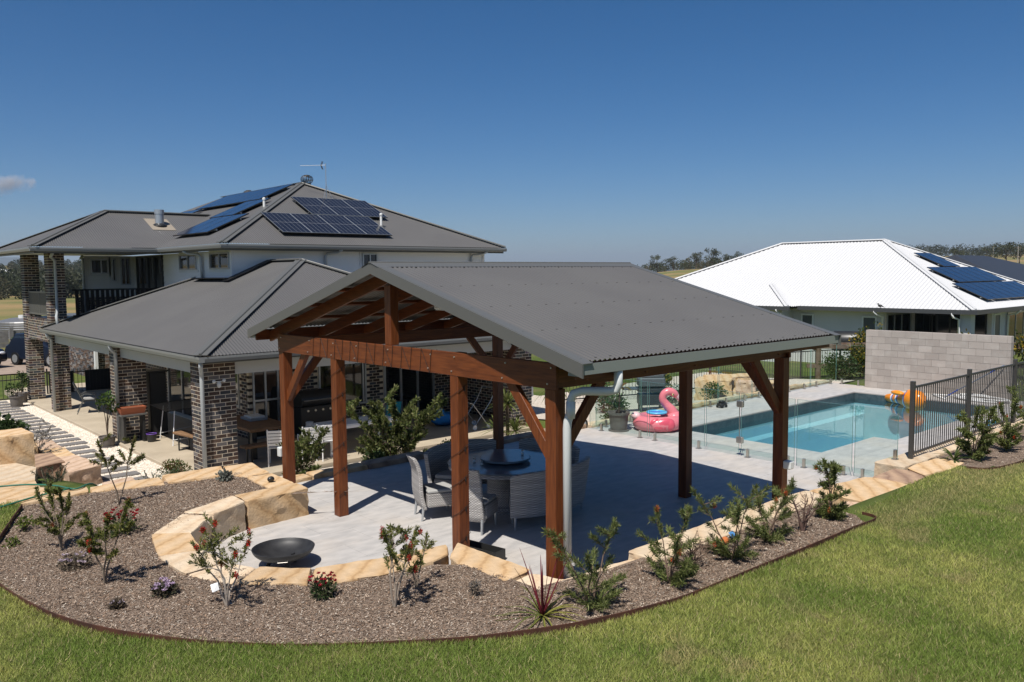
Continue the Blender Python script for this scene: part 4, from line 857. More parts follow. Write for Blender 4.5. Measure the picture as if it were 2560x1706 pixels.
def nbwin(ax,at,s0,s1,z0,z1,split,fm=whitep,gm=darkglass):
    f=MB(); w_=.07
    for a in ((s0,s0+w_,z0,z1),(s1-w_,s1,z0,z1),(s0+w_,s1-w_,z1-w_,z1),(s0+w_,s1-w_,z0,z0+w_))+tuple((s0+(s1-s0)*t-.03,s0+(s1-s0)*t+.03,z0+w_,z1-w_) for t in split):
        f.bx(at-.05,at+.02,a[0],a[1],a[2],a[3]) if ax=='u' else f.bx(a[0],a[1],at-.05,at+.02,a[2],a[3])
    o=f.build('window',fm,nb); g=MB(); g.bx(at-.025,at-.012,s0+.03,s1-.03,z0+.03,z1-.03) if ax=='u' else g.bx(s0+.03,s1-.03,at-.025,at-.012,z0+.03,z1-.03); g.build('pane',gm,o)
blind=mat('grey_window_blind',(.09,.1,.1),.4)
nbwin('u',32.2,14.46,15.12,.1,1.52,(),gm=blind); nbwin('u',32.2,11.3,12.0,-.5,1.5,(),gm=blind); nbwin('u',35.2,7.6,10.8,-.7,1.62,(.25,.5,.75),fm=blackmet); nbwin('v',10.95,32.4,35.0,-.7,1.62,(.3,.6),fm=alu); nbwin('v',7.4,37.1,40.5,-.6,1.62,(.33,.66),fm=alu); nbwin('v',7.4,35.4,36.2,.1,1.62,(),gm=blind)
def ndp(pts): m=MB(); m.tube(pts,.05,8); m.build('downpipe',whitep,nb,smooth=True)
ndp([(31.62,11.2,1.78),(31.65,11.1,1.62),(32.1,11.0,1.5),(32.12,10.99,-.8)]); ndp([(31.62,7.8,1.78),(31.65,7.75,1.6),(31.9,7.6,1.5),(31.93,7.6,-.8)]); ndp([(30.6,15.6,1.78),(30.7,15.55,1.6),(31.1,15.5,1.5),(31.12,15.52,-.8)]); ndp([(37,6.8,1.78),(37,6.95,1.6),(37,7.3,1.5),(37,7.33,-.8)])
for nm,u0,v0,k in (('top',38.0,10.62,2),('middle',35.65,9.0,6),('bottom',34.45,7.36,8)):
    for i in range(k): solar(sm_nb,f'{ORD[i]} solar panel from the hip in the {nm} row on the white roof',(u0+i*1.03,v0,1.92+NS*(v0-NY0)+.13),(1,0,0),(0,1,NS),'solar panels on the white roof')
# magpie-size bird on the gutter
t=thing('bird','small dark bird perched on the white roof gutter','bird',(31.6,10.9,1.95)); m=MB(); m.ball((31.6,10.9,2.03),(.06,.1,.06),10,8); m.ball((31.6,10.99,2.11),.04,8,6); m.tube([(31.6,11.02,2.11),(31.6,11.08,2.1)],[.014,.003],5); m.tube([(31.6,10.82,2.01),(31.6,10.7,1.97)],[.03,.012],5); m.tube([(31.59,10.9,1.98),(31.59,10.9,1.93)],.006,4); m.tube([(31.62,10.9,1.98),(31.62,10.9,1.93)],.006,4); m.build('body',blackmet,t,smooth=True)
# block wall behind the pool
bw=thing('block_wall','grey concrete block wall at the far end of the pool','wall',(19.3,3.6,0)); blkm=mat('concrete_block',(.36,.315,.28),.9,.2,rnd=.10,col2=(.43,.39,.35),nscale=3.5,mixf=(.45,.8),bump=(55,.5,.006))
m=MB(); m.bx(19.235,19.42,1.58,5.66,0,1.79); m.build('mortar_core',mat('block_mortar',(.27,.24,.215),.95),bw); bk={}
for k in range(9):
    v=5.67; first=True
    while v>1.6:
        ln=.2 if (k%2 and first) else .4; first=False; a=max(v-ln,1.57); d=v-a-.008
        if d>.04:
            key=round(d,2)
            if key not in bk: q=MB(); q.bx(-.1,.1,-d/2,d/2,-.0965,.0965); bk[key]=q.mesh('block'); bk[key].materials.append(blkm)
            linkmesh('block',bk[key],None,bw,(.028,(a+v-.008)/2-3.6,.1+k*.2005))
        v-=ln
# ---- foliage kit
leafm=mat('leaf',(.06,.09,.025),.55,.25,attr=True,trans=.42); barkm=mat('bark',(.16,.12,.09),.9,.1,col2=(.08,.06,.045),nscale=12)
def leafquads(C,D,Ln,Wd,g,bend=.25):
    """C centres (base), D unit directions, Ln, Wd arrays -> verts,faces (2 quads folded: 1 quad)"""
    n=len(C); r=g.normal(size=(n,3)); s=np.cross(D,r); s/=np.linalg.norm(s,axis=1)[:,None]+1e-9; nn=np.cross(s,D)
    A=C; B=C+D*(Ln*.5)[:,None]+s*Wd[:,None]; E=C+D*Ln[:,None]-nn*(Ln*bend)[:,None]; F=C+D*(Ln*.5)[:,None]-s*Wd[:,None]
    return np.stack([A,B,E,F],1).reshape(-1,3),np.arange(4*n).reshape(n,4)
def crown(name,parent,clumps,n,ln,wd,pal,seed,up=.2,out=1.0,mt=None,kind=None):
    """clumps: list of (centre, radius vec)"""
    g=np.random.default_rng(seed); k=len(clumps); ci=g.integers(0,k,n); c=np.array([q[0] for q in clumps])[ci]; r=np.array([q[1] for q in clumps])[ci]
    d=g.normal(size=(n,3)); d/=np.linalg.norm(d,axis=1)[:,None]; rad=g.random(n)**.45; P=c+d*r*rad[:,None]; D=d*out+g.normal(0,.6,(n,3)); D[:,2]+=up; D/=np.linalg.norm(D,axis=1)[:,None]
    V,F=leafquads(P,D,g.uniform(.6,1.3,n)*ln,g.uniform(.6,1.2,n)*wd,g); pal=np.array(pal); cc=pal[g.integers(0,len(pal),n)]*g.uniform(.7,1.3,(n,1)); tone=g.uniform(.75,1.25,k)[ci][:,None]
    return np_mesh(name,V,F,mt or leafm,parent,cols=cc*tone,kind=kind)
GUM=[(.075,.085,.04),(.06,.07,.03),(.095,.095,.05),(.05,.06,.03)]
def tree(label,x,y,h,wd,seed,pal=GUM,group='trees on the dry hill',n=900,trunkf=.35,z=None):
    g=random.Random(seed); z=float(H0(np.array([x]),np.array([y]))[0])-.1 if z is None else z
    t=thing('gum_tree',label,'tree',(x,y,z),group); m=MB(); cl=[]; th=h*trunkf; m.tube([(x,y,z),(x+h*.01,y,z+th*.5),(x,y,z+th)],[h*.03,h*.022,h*.018],7)
    for i in range(9):
        a=g.uniform(0,6.28); rr=wd*.5*g.uniform(.15,.8); zz=z+th+(h-th)*g.uniform(.05,.82); e=(x+rr*math.cos(a),y+rr*math.sin(a),zz); b0=(x,y,z+th*g.uniform(.7,1)); m.tube([b0,((b0[0]+e[0])/2,(b0[1]+e[1])/2,b0[2]*.45+e[2]*.55),e],[h*.013,h*.009,h*.004],5)
        cl.append((e,(wd*.2*g.uniform(.7,1.3),wd*.2*g.uniform(.7,1.3),(h-th)*.15*g.uniform(.8,1.3))))
    m.build('trunk',barkm,t); crown('crown',t,cl,n,h*.06,h*.022,pal,seed); return t
def polar(px_,D):   # bearing in the picture, at depth D from the camera -> ground coordinates
    w_=tow(Vector(((px_-1280)/2085.5*D,D,0))); return -6.34+w_.x,-6.44+w_.y
for i,(px_,D,h,wd,lb) in enumerate(((1643,400,8.5,7,'round dark gum tree standing alone nearest the pergola ridge'),(1683,400,7.6,8,'broad gum tree second from the pergola ridge on the dry hill'),(1712,410,6.5,6,'small gum tree between two broad ones on the dry hill'),(1740,390,8.5,7,'bushy gum tree halfway along the dry hill row'),(1780,400,11,9,'tallest round gum tree above the white roof edge'),(1812,410,8,7,'gum tree just beyond the tall round one on the hill'),(1838,420,9,6,'thin gum tree close to where the white roof hides the hill'),(1860,420,8.5,6,'last gum tree before the white roof hides the hill'),(2393,430,10,9,'gum tree just past the hip of the white roof'),(2440,380,7,10,'wide low gum tree over the dark neighbouring roof'),(2512,330,10.5,9,'large spreading gum tree on the dry paddock by the power pole'),(2545,360,10,8,'gum tree at the picture edge on the dry paddock'),(2470,480,10,9,'distant gum tree behind the power pole'))):
    x,y=polar(px_,D); tree(lb,x,y,h,wd,40+i,n=700)
def pole(label,px_,D,h):
    x,y=polar(px_,D); z=float(H0(np.array([x]),np.array([y]))[0]); t=thing('power_pole',label,'pole',(x,y,z),'power poles'); m=MB(); m.cyl((x,y,z),(x,y,z+h),.16,.11,8); m.build('mast',mat('grey_pole',(.3,.28,.25),.8),t); m=MB(); m.beam((x-.7,y+.9,z+h-.5),(x+.7,y-.9,z+h-.5),.1,.12); m.build('crossarm',barkm,t)
pole('tall grey power pole beside the large spreading gum tree',2479,400,9.5); pole('short grey power pole in the dry paddock',2541,300,7)
def wood(name,label,n,sampler,hh,pal,seed,q=26):
    g=np.random.default_rng(seed); P=sampler(g,n); n=len(P); z=H0(P[:,0],P[:,1]); h=hh*g.uniform(.6,1.25,n); wv=h*g.uniform(.3,.5,n)
    idx=np.repeat(np.arange(n),q); d=g.normal(size=(n*q,3)); d/=np.linalg.norm(d,axis=1)[:,None]; C=np.column_stack([P[idx,0]+d[:,0]*wv[idx]*g.random(n*q)**.4,P[idx,1]+d[:,1]*wv[idx],z[idx]+h[idx]*.5+d[:,2]*h[idx]*.5*g.random(n*q)**.4])
    D=d+g.normal(0,.5,d.shape); D/=np.linalg.norm(D,axis=1)[:,None]; V,F=leafquads(C,D,h[idx]*g.uniform(.06,.13,n*q),h[idx]*g.uniform(.03,.06,n*q),g); pal=np.array(pal); c=pal[g.integers(0,len(pal),n)][idx]*g.uniform(.7,1.3,(n*q,1))
    tag(np_mesh(name,V,F,leafm,cols=c,kind='stuff'),label,'woodland')
def sect(a0,a1,d0,d1,pw=1.0):
    def f(g,n):
        a=np.radians(g.uniform(a0,a1,n)); d=d0+(d1-d0)*g.random(n)**pw; return np.stack([-6.34+d*np.cos(a),-6.44+d*np.sin(a)],1)
    return f
wood('woodland','dark gum woodland beyond the field behind the house',520,sect(71.5,82,225,800,1.3),6,[(.05,.06,.03),(.065,.07,.04),(.04,.05,.025),(.085,.08,.045)],5,230)
wood('woodland','hazy wooded ridge behind the dry paddock',420,sect(14,34,620,980),8,[(.05,.06,.035),(.065,.07,.045)],6,110)
wood('woodland','low scrub and trees along the dry hill behind the pergola roof',150,sect(32,42,400,560),5,GUM+[(.13,.1,.05)],8,120)
# far ranges
def ridge(name,a0,a1,D,hf,seed):
    vs=[];fs=[];n=90
    for i in range(n+1):
        a=R(a0+(a1-a0)*i/n); h=hf(i/n)+18*mnoise.noise((i*.13,seed,0))+9*mnoise.noise((i*.4,seed,1))
        for k,(dd,hh) in enumerate(((0,-20),(900,h*.55),(1800,h),(3200,-30))): vs.append((-6+(D+dd)*math.cos(a),-6+(D+dd)*math.sin(a),hh))
    for i in range(n):
        for k in range(3): fs.append((i*4+k,(i+1)*4+k,(i+1)*4+k+1,i*4+k+1))
    m=MB(); m.add(vs,fs); tag(m.build(name,mat('far_forest_ground',(.045,.06,.04),.95,.1),smooth=True),kind='structure')
ridge('hills',56,92,6500,lambda t:120+60*math.sin(t*9+1)+25*math.sin(t*23),2); ridge('hills',0,57,6500,lambda t:55+30*math.sin(t*14)+22*math.sin(t*31+1),3)
# dark-roofed house, white buildings far away
def farhouse(name,label,x,y,z,lx,ly,hh,rh,wm_,rm,rot=0):
    t=thing(name,label,'house',(0,0,0)); m=MB(); m.bx(-lx/2,lx/2,-ly/2,ly/2,-1,hh); m.build('wall',wm_,t); m=MB(); e=.5; r_=min(lx,ly)/2
    a,b2=(lx/2+e,ly/2+e); vs=[(-a,-b2,hh),(a,-b2,hh),(a,b2,hh),(-a,b2,hh),(-a+r_,0,hh+rh),(a-r_,0,hh+rh)] if lx>=ly else [(-a,-b2,hh),(a,-b2,hh),(a,b2,hh),(-a,b2,hh),(0,-b2+r_,hh+rh),(0,b2-r_,hh+rh)]
    m.add(vs,[(0,1,5,4),(1,2,5),(2,3,4,5),(3,0,4)] if lx>=ly else [(0,1,4),(1,2,5,4),(2,3,5),(3,0,4,5)]); m.add([v_ for v_ in vs[:4]],[(3,2,1,0)]); m.build('roof',rm,t)
    for k in range(3): m=MB(); m.bx(-lx/2+lx*(.2+.27*k),-lx/2+lx*(.33+.27*k),-ly/2-.05,-ly/2+.02,.6,hh-.6); m.build('window',darkglass,t)
    t.location=(x,y,z); t.rotation_euler=(0,0,rot)
farhouse('dark_roofed_house','house with a charcoal roof partly behind the white roofed house',62,18,-.9,22,17,2.6,3.0,rend,mat('charcoal_roof',(.035,.037,.042),.45))
x,y=polar(28,330); farhouse('white_shed','long low white roofed building in the far woodland clearing',x,y,-1.2,16,9,2.4,1.6,whitep,white_steel,.5)
x,y=polar(8,420); farhouse('white_house','small pale house among trees above the long white building',x,y,3.2,12,9,3,1.8,whitep,whitep,.2)
# ---- things on the street side
gd=MB(); gd.add([(-14,39.5,-.84),(24,36.5,-.84),(24,45,-.84),(-14,48,-.84)],[(0,1,2,3)]); tag(gd.build('driveway',mat('drive_gravel',(.33,.26,.21),.95,.1,col2=(.27,.21,.17),nscale=3)),kind='structure')
t=thing('water_tank','corrugated steel water tank on the far side of the driveway','tank',(8.4,70,-.9)); m=MB(); pr_=[(2.3,0)]
for k in range(24): pr_+=[(2.3+.03*(k%2),.1+k*.085)]
pr_+=[(2.25,2.15),(1.2,2.38),(.001,2.45)]; m.lathe((8.9,68.5,-1.9),pr_,40); m.build('shell',mat('dull_tank_steel',(.22,.22,.22),.45,.4,metal=.5),t,smooth=False); m=MB(); m.cyl((8.4,68,.4),(8.4,68,.72),.3,n=14); m.build('inlet',whitep,t)
t=thing('sleeper_wall','grey post and panel retaining wall in front of the water tank','wall',(6,58,-.95)); pm=mat('weathered_sleeper',(.2,.19,.18),.9,col2=(.14,.135,.13),nscale=4)
for k in range(7): m=MB(); x=3.2+k*1.15; m.bx(x,x+.22,57.9-.25*k,58.15-.25*k,-1.1,.35); m.build('post',pm,t)
for k in range(6):
    for j in range(3): m=MB(); x=3.43+k*1.15; m.bx(x,x+.9,58.0-.25*k,58.1-.25*k,-1.1+j*.4,-.72+j*.4); m.build('panel',pm,t)
def car(label,x,y,rot,col):
    t=thing('parked_car',label,'car',(0,0,0),'dark blue cars parked behind the house'); pm_=mat('blue_car_paint',(.006,.010,.022),.3,.4,coat=.2); bm=mat('black_trim',(.012,.012,.013),.5)
    side=[(-2.2,.35),(-2.25,.75),(-2.1,1.0),(-1.9,1.05),(-1.55,1.62),(-.2,1.68),(.35,1.6),(1.05,1.08),(1.95,.92),(2.2,.72),(2.22,.4),(2.1,.3),(-2.0,.3)]
    m=MB(); n=len(side)
    sec=lambda yy,inn,zz:[(a*(1-inn*.0),yy*(1-(.18 if b2>1.2 else 0)),b2) for a,b2 in side]
    vs=sec(-.92,0,0)+sec(.92,0,0); m.add(vs,[tuple(range(n))[::-1],tuple(range(n,2*n))]+[(i,(i+1)%n,n+(i+1)%n,n+i) for i in range(n)]); m.build('body',pm_,t,bevel=.05,autosm=40)
    for s in (-1,1): m=MB(); m.add([(-1.75,s*.86,1.1),(.9,s*.89,1.1),(.3,s*.765,1.52),(-1.45,s*.765,1.52)],[(0,1,2,3)]); m.v=[(a,b2+s*.03,c_) for a,b2,c_ in m.v]; m.build('side_window',darkglass,t)
    m=MB(); m.add([(1.06,-.8,1.12),(1.06,.8,1.12),(.42,.7,1.57),(.42,-.7,1.57)],[(0,1,2,3)]); m.v=[(a+.05,b2,c_+.03) for a,b2,c_ in m.v]; m.build('windscreen',darkglass,t)
    for sx_ in (-1.35,1.4):
        for s in (-1,1):
            m=MB(); m.tube([(sx_,s*.72,.34),(sx_,s*.95,.34)],.34,20); w_=m.build('wheel',bm,t); m=MB(); m.tube([(sx_,s*.95,.34),(sx_,s*.965,.34)],.21,16); m.build('rim',alu,w_)
    for s in (-1,1):
        m=MB(); m.ball((2.12,s*.66,.74),(.1,.2,.09),10,6); m.build('headlight',mat('headlight_lens',(.6,.62,.65),.1,.6),t); m=MB(); m.ball((.8,s*1.02,1.14),(.08,.12,.07),8,6); m.build('mirror',bm,t)
    m=MB(); m.bx(2.2,2.235,-.55,.55,.42,.62); m.build('grille',bm,t)
    t.location=(x,y,-.84); t.rotation_euler=(0,0,rot)
car('dark blue car cut by the picture edge on the drive',.5,43.1,R(-58),0); car('dark blue car seen between the two tall brick columns',4.3,41.7,R(-68),0)
def roundbush(label,x,y,z,r,h,seed,pal,n=900,name='bush',group=None,cat='bush',lf=.09):
    t=thing(name,label,cat,(x,y,z),group); g=random.Random(seed); m=MB()
    for i in range(5): a=g.uniform(0,6.28); m.tube([(x,y,z-.03),(x+r*.3*math.cos(a),y+r*.3*math.sin(a),z+h*.4)],[.02,.01],5)
    m.build('stem',barkm,t); cl=[((x+r*.55*math.cos(i*2.4)*(i/8)**.5,y+r*.55*math.sin(i*2.4)*(i/8)**.5,z+h*(.3+.5*g.random()*(1-.5*i/8))),(r*.5,r*.5,h*.3)) for i in range(9)]
    crown('foliage',t,cl,n,lf,lf*.35,pal,seed); return t
DKG=[(.04,.07,.02),(.055,.09,.025),(.035,.055,.018)]
roundbush('dense round shrub by the driveway below the water tank',5.4,53.5,-.95,.8,1.15,3,DKG,1100,lf=.16)
t=tree('small leafy tree on the lawn beyond the dark gate',5.6,37,2.3,1.6,77,[(.06,.12,.03),(.08,.14,.04)],None,600,.4,-.85); t['group']='saplings'
g2=thing('garage_wing','brick garage corner with white downpipe beyond the dark gate','building',(4.3,33.5,-.9)); m=MB(); m.bx(4.3,9,33.2,38,-.95,1.7); m.build('wall',mortar,g2); jm=MB()
for (p,q,zc,k) in course_rows(4.3,9.0,-.9,1.65,0): jm.bx(p,q-.01,33.19,33.25,zc-.038,zc+.038,tuple(a*1.5 for a in brng.choice(BC)))
for (p,q,zc,k) in course_rows(33.19,38.0,-.9,1.65,1): jm.bx(4.29,4.35,p,q-.01,zc-.038,zc+.038,tuple(a*1.5 for a in brng.choice(BC)))
jm.build('brickwork',brickm,g2,kind='stuff'); m=MB(); m.bx(4.18,4.3,33.0,33.19,-.9,1.75); m.build('downpipe',whitep,g2); m=MB(); m.bx(3.9,9.3,32.8,38.4,1.72,1.9); m.build('roof_edge',trimgrey,g2)
def barfence(name,label,pts,z0,h,sp,mt,bar=.008,posts=2.4,rails=(.12,.95),grp=None,spear=False,singles=True,postw=.05,zf=None,pieces=True):
    t=thing(name,label,'fence',(*pts[0],z0),grp); nslat=0; jm=MB()
    for (a,b2) in zip(pts[:-1],pts[1:]):
        a=Vector(a);b2=Vector(b2);d=(b2-a);ln=d.length;d.normalize(); k=max(1,round(ln/posts))
        for i in range(k+1):
            p_=a+d*ln*i/k; m=MB(); m.obox((p_.x,p_.y,z0+h*.5+.025),(postw,postw,h+.05),rz(math.atan2(d.y,d.x))); m.build('post',mt,t,bevel=.004)
        for r_ in rails: m=MB(); m.beam((a.x,a.y,z0+h*r_),(b2.x,b2.y,z0+h*r_),.03,.036); m.build('rail',mt,t)
        s_=sp
        while s_<ln:
            p_=a+d*s_
            mm_=MB() if pieces else jm; mm_.cyl((p_.x,p_.y,z0+h*rails[0]),(p_.x,p_.y,z0+h*(1.0 if spear else rails[-1])),bar,n=6)
            if pieces: mm_.build('slat',mt,t)
            s_+=sp
    if jm.v: jm.build('bars',mt,t,kind='stuff')
    return t
fencem=mat('charcoal_fence',(.05,.048,.046),.45,.4)
barfence('boundary_fence','thin black spear top fence beside the house columns',[(-1.9,28.35),(.42,28.35)],-.85,.98,.13,blackmet,.009,2.3,(.1,.8),spear=True)
t=barfence('gate','dark screened gate between the brick columns',[(1.25,28.4),(4.2,28.2)],-.8,1.0,.13,blackmet,.009,1.5,(.1,.85),spear=True,pieces=True); t['category']='gate'
m=MB(); m.bx(1.3,2.15,28.37,28.385,-.75,.1); m.bx(2.55,4.1,28.3,28.315,-.75,.1); m.build('screen',blackmet,t)
barfence('pool_fence','charcoal bar pool fence on the sandstone wall beside the lawn',[(8.15,-.42),(18.2,-.42)],.42,1.3,.094,fencem,.0095,2.5,(.07,.955),postw=.07)
barfence('garden_fence','black bar fence crossing the garden behind the pool boulders',[(11.6,12.2),(15.4,10.9),(20.5,10.2),(24.2,9.0)],-.45,1.15,.12,blackmet,.009,2.2,(.1,.95),pieces=False)
# timber post and rail by the neighbour, hedge shrubs
t=thing('timber_fence','weathered brown timber rail fence behind the pool corner','fence',(23.3,8.6,-.4)); wt=mat('weathered_timber',(.13,.085,.06),.9,.1,col2=(.2,.15,.12),nscale=5); m=MB(); m.beam((22.6,9.5,.86),(30,1.5,.86),.12,.22); m.build('rail',wt,t); m=MB(); m.beam((22.6,9.5,.1),(30,1.5,.1),.1,.15); m.build('rail',wt,t)
for k in range(5): q=Vector((22.9,9.2)).lerp(Vector((29.8,1.7)),k/4); m=MB(); m.cyl((q.x,q.y,-.5),(q.x,q.y,.98),.1,n=10); m.build('post',wt,t)
YG=[(.06,.085,.02),(.09,.1,.02),(.32,.22,.02),(.05,.07,.02)]
roundbush('yellow flowering shrub beside the block wall',23.1,7.6,-.4,.75,1.75,9,YG,1500,lf=.1); roundbush('dark green shrub between timber fence and block wall',22.2,8.0,-.4,.8,1.2,10,DKG,1400,lf=.1); roundbush('yellow topped shrub in front of the black barrel tank',26.5,9.0,-.5,.8,2.2,12,YG,1200,lf=.12)
roundbush('white flowering shrub beyond the end of the block wall',20.6,1.1,-.2,.8,1.7,13,[(.06,.1,.03),(.4,.42,.36),(.08,.11,.04)],1300,lf=.09); roundbush('yellow green shrub above the block wall end beside the white house',27.5,3.1,-.4,1.1,2.3,14,YG,1500,lf=.14); roundbush('small leafy shrub just above the middle of the block wall',21.2,3.4,-.4,.5,2.2,15,[(.1,.13,.03),(.2,.15,.03)],500,lf=.1)
t=thing('barrel_tank','black plastic barrel tank lying behind the timber fence','tank',(27,9.8,.2)); m=MB(); m.tube([(26.4,10.6,.75),(26.5,10.45,.75),(28.0,8.6,.75),(28.1,8.45,.75)],[.25,.42,.42,.25],20); m.build('drum',blackmet,t,smooth=True); m=MB(); m.bx(26.6,27.9,9.2,9.8,-.5,.4); m.build('cradle',wt,t)
# ================================================================ pool surrounds
glassp=glassmat('pool_fence_glass',(.90,.955,.945),.9); edgeg=mat('green_glass_edge',(.12,.24,.21),.1,.5); steel=mat('brushed_steel',(.5,.47,.42),.3,.5,metal=.9)
def glassfence(label,panels,spig,line,axis_,zbase=.0,gate=None):
    t=thing('glass_fence',label,'fence',(line,panels[0][0],0) if axis_=='u' else (panels[0][0],line,0))
    for k,(a,b2,zb) in enumerate(panels):
        m=MB(); a,b2=sorted((a,b2)); e=.006
        m.bx(line-e,line+e,a,b2,zb+.07,zb+1.27) if axis_=='u' else m.bx(a,b2,line-e,line+e,zb+.07,zb+1.27)
        o=m.build('glass_panel' if k!=gate else 'glass_gate',glassp,t); m=MB()
        for s_ in (a,b2): m.bx(line-e-.0006,line+e+.0006,s_-.0015,s_+.0015,zb+.07,zb+1.271) if axis_=='u' else m.bx(s_-.0015,s_+.0015,line-e-.0006,line+e+.0006,zb+.07,zb+1.271)
        m.bx(line-e-.0006,line+e+.0006,a,b2,zb+1.2695,zb+1.2715) if axis_=='u' else m.bx(a,b2,line-e-.0006,line+e+.0006,zb+1.2695,zb+1.2715)
        m.build('edge',edgeg,o)
    for s_,zb in spig:
        m=MB(); c_=(line,s_) if axis_=='u' else (s_,line)
        m.bx(c_[0]-.025,c_[0]+.025,c_[1]-.025,c_[1]+.025,zb,zb+.17); m.bx(c_[0]-.05,c_[0]+.05,c_[1]-.05,c_[1]+.05,zb,zb+.012); m.build('spigot',steel,t,bevel=.004)
    return t
gf=glassfence('frameless glass pool fence and gate between patio and pool',[(6.86,5.14,0),(5.09,3.64,0),(3.6,2.82,0),(2.77,1.62,0),(1.57,.5,0),(.45,-.3,0)],[(6.5,0),(5.35,0),(4.93,0),(3.78,0),(2.62,0),(1.75,0),(1.42,0),(.65,0),(.3,0),(-.26,.43)],7.9,'u',gate=2)
for z_ in (.26,.98): m=MB(); m.bx(7.86,7.94,2.73,2.87,z_,z_+.13); m.build('latch',steel,gf,bevel=.012)
m=MB(); m.tube([(7.88,2.8,.38),(7.88,2.8,.98)],.008,6); m.build('latch_rod',steel,gf)
glassfence('frameless glass pool fence along the garden side of the pool',[(8.0+1.65*k,9.6+1.65*k,0) for k in range(7)],[(8.0+1.65*k+d,0) for k in range(7) for d in (.35,1.25)],6.76,'v')
glassfence('short glass pool fence panel beside the block wall',[(5.75,6.7,0)],[(5.95,0),(6.5,0)],19.4,'u')
W9=thing('sandstone_pool_edging','low tan sandstone strip behind the garden side glass fence','stone wall',(13,7.1,0))
for k in range(7): stone(W9,[(8.1+1.65*k,6.93),(9.72+1.65*k,6.93),(9.72+1.65*k,7.3),(8.1+1.65*k,7.3)],-.5,.05+.015*(k%2),sand_o if k%3 else sand_p,900+k,.02)
for k,(lb,pl,z1) in enumerate((('big tan sandstone boulder in the garden behind the pool',[(14.9,9.0),(15.6,8.1),(16.3,8.5),(15.7,9.4)],.33),('grey pink sandstone boulder beside the big tan one',[(15.62,8.0),(15.9,7.5),(16.4,7.7),(16.2,8.3)],.28),('low sandstone boulder nearest the glass in the garden',[(16.6,7.6),(17.8,7.45),(18.0,7.9),(16.8,8.1)],.16),('long sandstone boulder below the garden bar fence',[(16.0,9.3),(17.6,8.6),(18.1,9.1),(16.6,9.9)],.25))):
    t=thing('boulder',lb,'boulder',(*pl[0],-.4),'sandstone boulders behind the pool'); stone(t,pl,-.6,z1,sand_k if k==1 else sand_o,950+k,.06)
gg=MB(); gg.add([(9.66,7.32,-.19),(22,7.32,-.19),(22,9.2,-.32),(22.5,11,-.48),(9.66,11,-.48),(22.5,13.9,-.49),(9.66,13.9,-.49),(14.6,24,-.86),(9.66,24,-.86),(14.6,14.3,-.84),(9.66,14.3,-.84)],[(0,1,2,3,4),(4,3,5,6),(6,5,9,10),(10,9,7,8)]); tag(gg.build('garden_gravel',gravelm),kind='structure')
# flamingo float
pinkm=mat('pink_vinyl',(.78,.20,.24),.25,.5,coat=.3); pink2=mat('deep_pink_vinyl',(.72,.09,.14),.25,.5,coat=.3); palep=mat('pale_pink_vinyl',(.8,.5,.52),.3,.4)
fl=thing('flamingo_float','pink inflatable flamingo ring float standing on the pool deck','pool float',(0,0,0)); m=MB()
pts=[(.42*math.cos(2*math.pi*i/28),.40*math.sin(2*math.pi*i/28),.19) for i in range(29)]
def torus(m,R1,R2,r,rzv,c=(0,0,0),n=36,k=14,col=None):
    vs=[]
    for i in range(n):
        a=2*math.pi*i/n; rr=r*(1+.06*math.cos(a))
        for j in range(k):
            b2=2*math.pi*j/k; vs.append((c[0]+(R1+rr*math.cos(b2))*math.cos(a),c[1]+(R2+rr*math.cos(b2))*math.sin(a),c[2]+rzv*math.sin(b2)))
    m.add(vs,[(i*k+j,((i+1)%n)*k+j,((i+1)%n)*k+(j+1)%k,i*k+(j+1)%k) for i in range(n) for j in range(k)],col)
torus(m,.44,.42,.20,.19,(0,0,.19)); m.ball((.42,0,.24),(.24,.26,.24),18,12)
neck=smoothcurve([(.42,0,.25),(.36,0,.45),(.22,0,.62),(.13,0,.76),(.16,0,.89),(.29,0,.955),(.42,0,.90),(.49,0,.82)],4); rr=[.2,.185,.165,.15,.14,.13,.12,.11,.105,.10,.098,.096,.095,.094,.093,.093,.095,.098,.1,.1,.1,.1,.1,.098,.094,.088,.08,.07,.055]
rr=(rr+[.05]*10)[:len(neck)]; m.tube(neck,rr,16); m.build('body',pinkm,fl,smooth=True)
m=MB(); bk_=smoothcurve([(.46,0,.86),(.54,0,.78),(.575,0,.69),(.56,0,.64)],3); m.tube(bk_,[.075,.07,.066,.06,.055,.05,.045,.04,.03,.02][:len(bk_)],12); m.build('beak',palep,fl,smooth=True)
m=MB(); bk2=smoothcurve([(.575,0,.70),(.57,0,.65),(.535,0,.61)],3); m.tube(bk2,[.05,.05,.048,.042,.034,.026,.015][:len(bk2)],12); m.build('beak_tip',blackmet,fl,smooth=True)
for s in (-1,1):
    m=MB(); m.ball((.37,s*.088,.885),(.03,.012,.035),10,8); e_=m.build('eye',mat('pale_eye',(.75,.62,.3),.3),fl,smooth=True); m=MB(); m.ball((.375,s*.099,.885),(.014,.006,.018),8,6); m.build('pupil',blackmet,e_,smooth=True)
    m=MB(); m.ball((.02,s*.53,.20),(.28,.085,.16),16,10,M=Matrix.Rotation(-.25,3,'Y')); m.ball((-.2,s*.5,.27),(.14,.06,.08),12,8,M=Matrix.Rotation(-.5,3,'Y')); m.ball((.18,s*.53,.19),(.13,.09,.15),12,8); m.build('wing',pink2 if s<0 else palep,fl,smooth=True)
m=MB(); m.ball((-.55,0,.36),(.12,.16,.1),12,8); m.build('tail',palep,fl,smooth=True)
fl.scale=(.93,.93,.93); fl.location=(8.98,5.72,0); fl.rotation_euler=(0,0,R(-41.6+4))
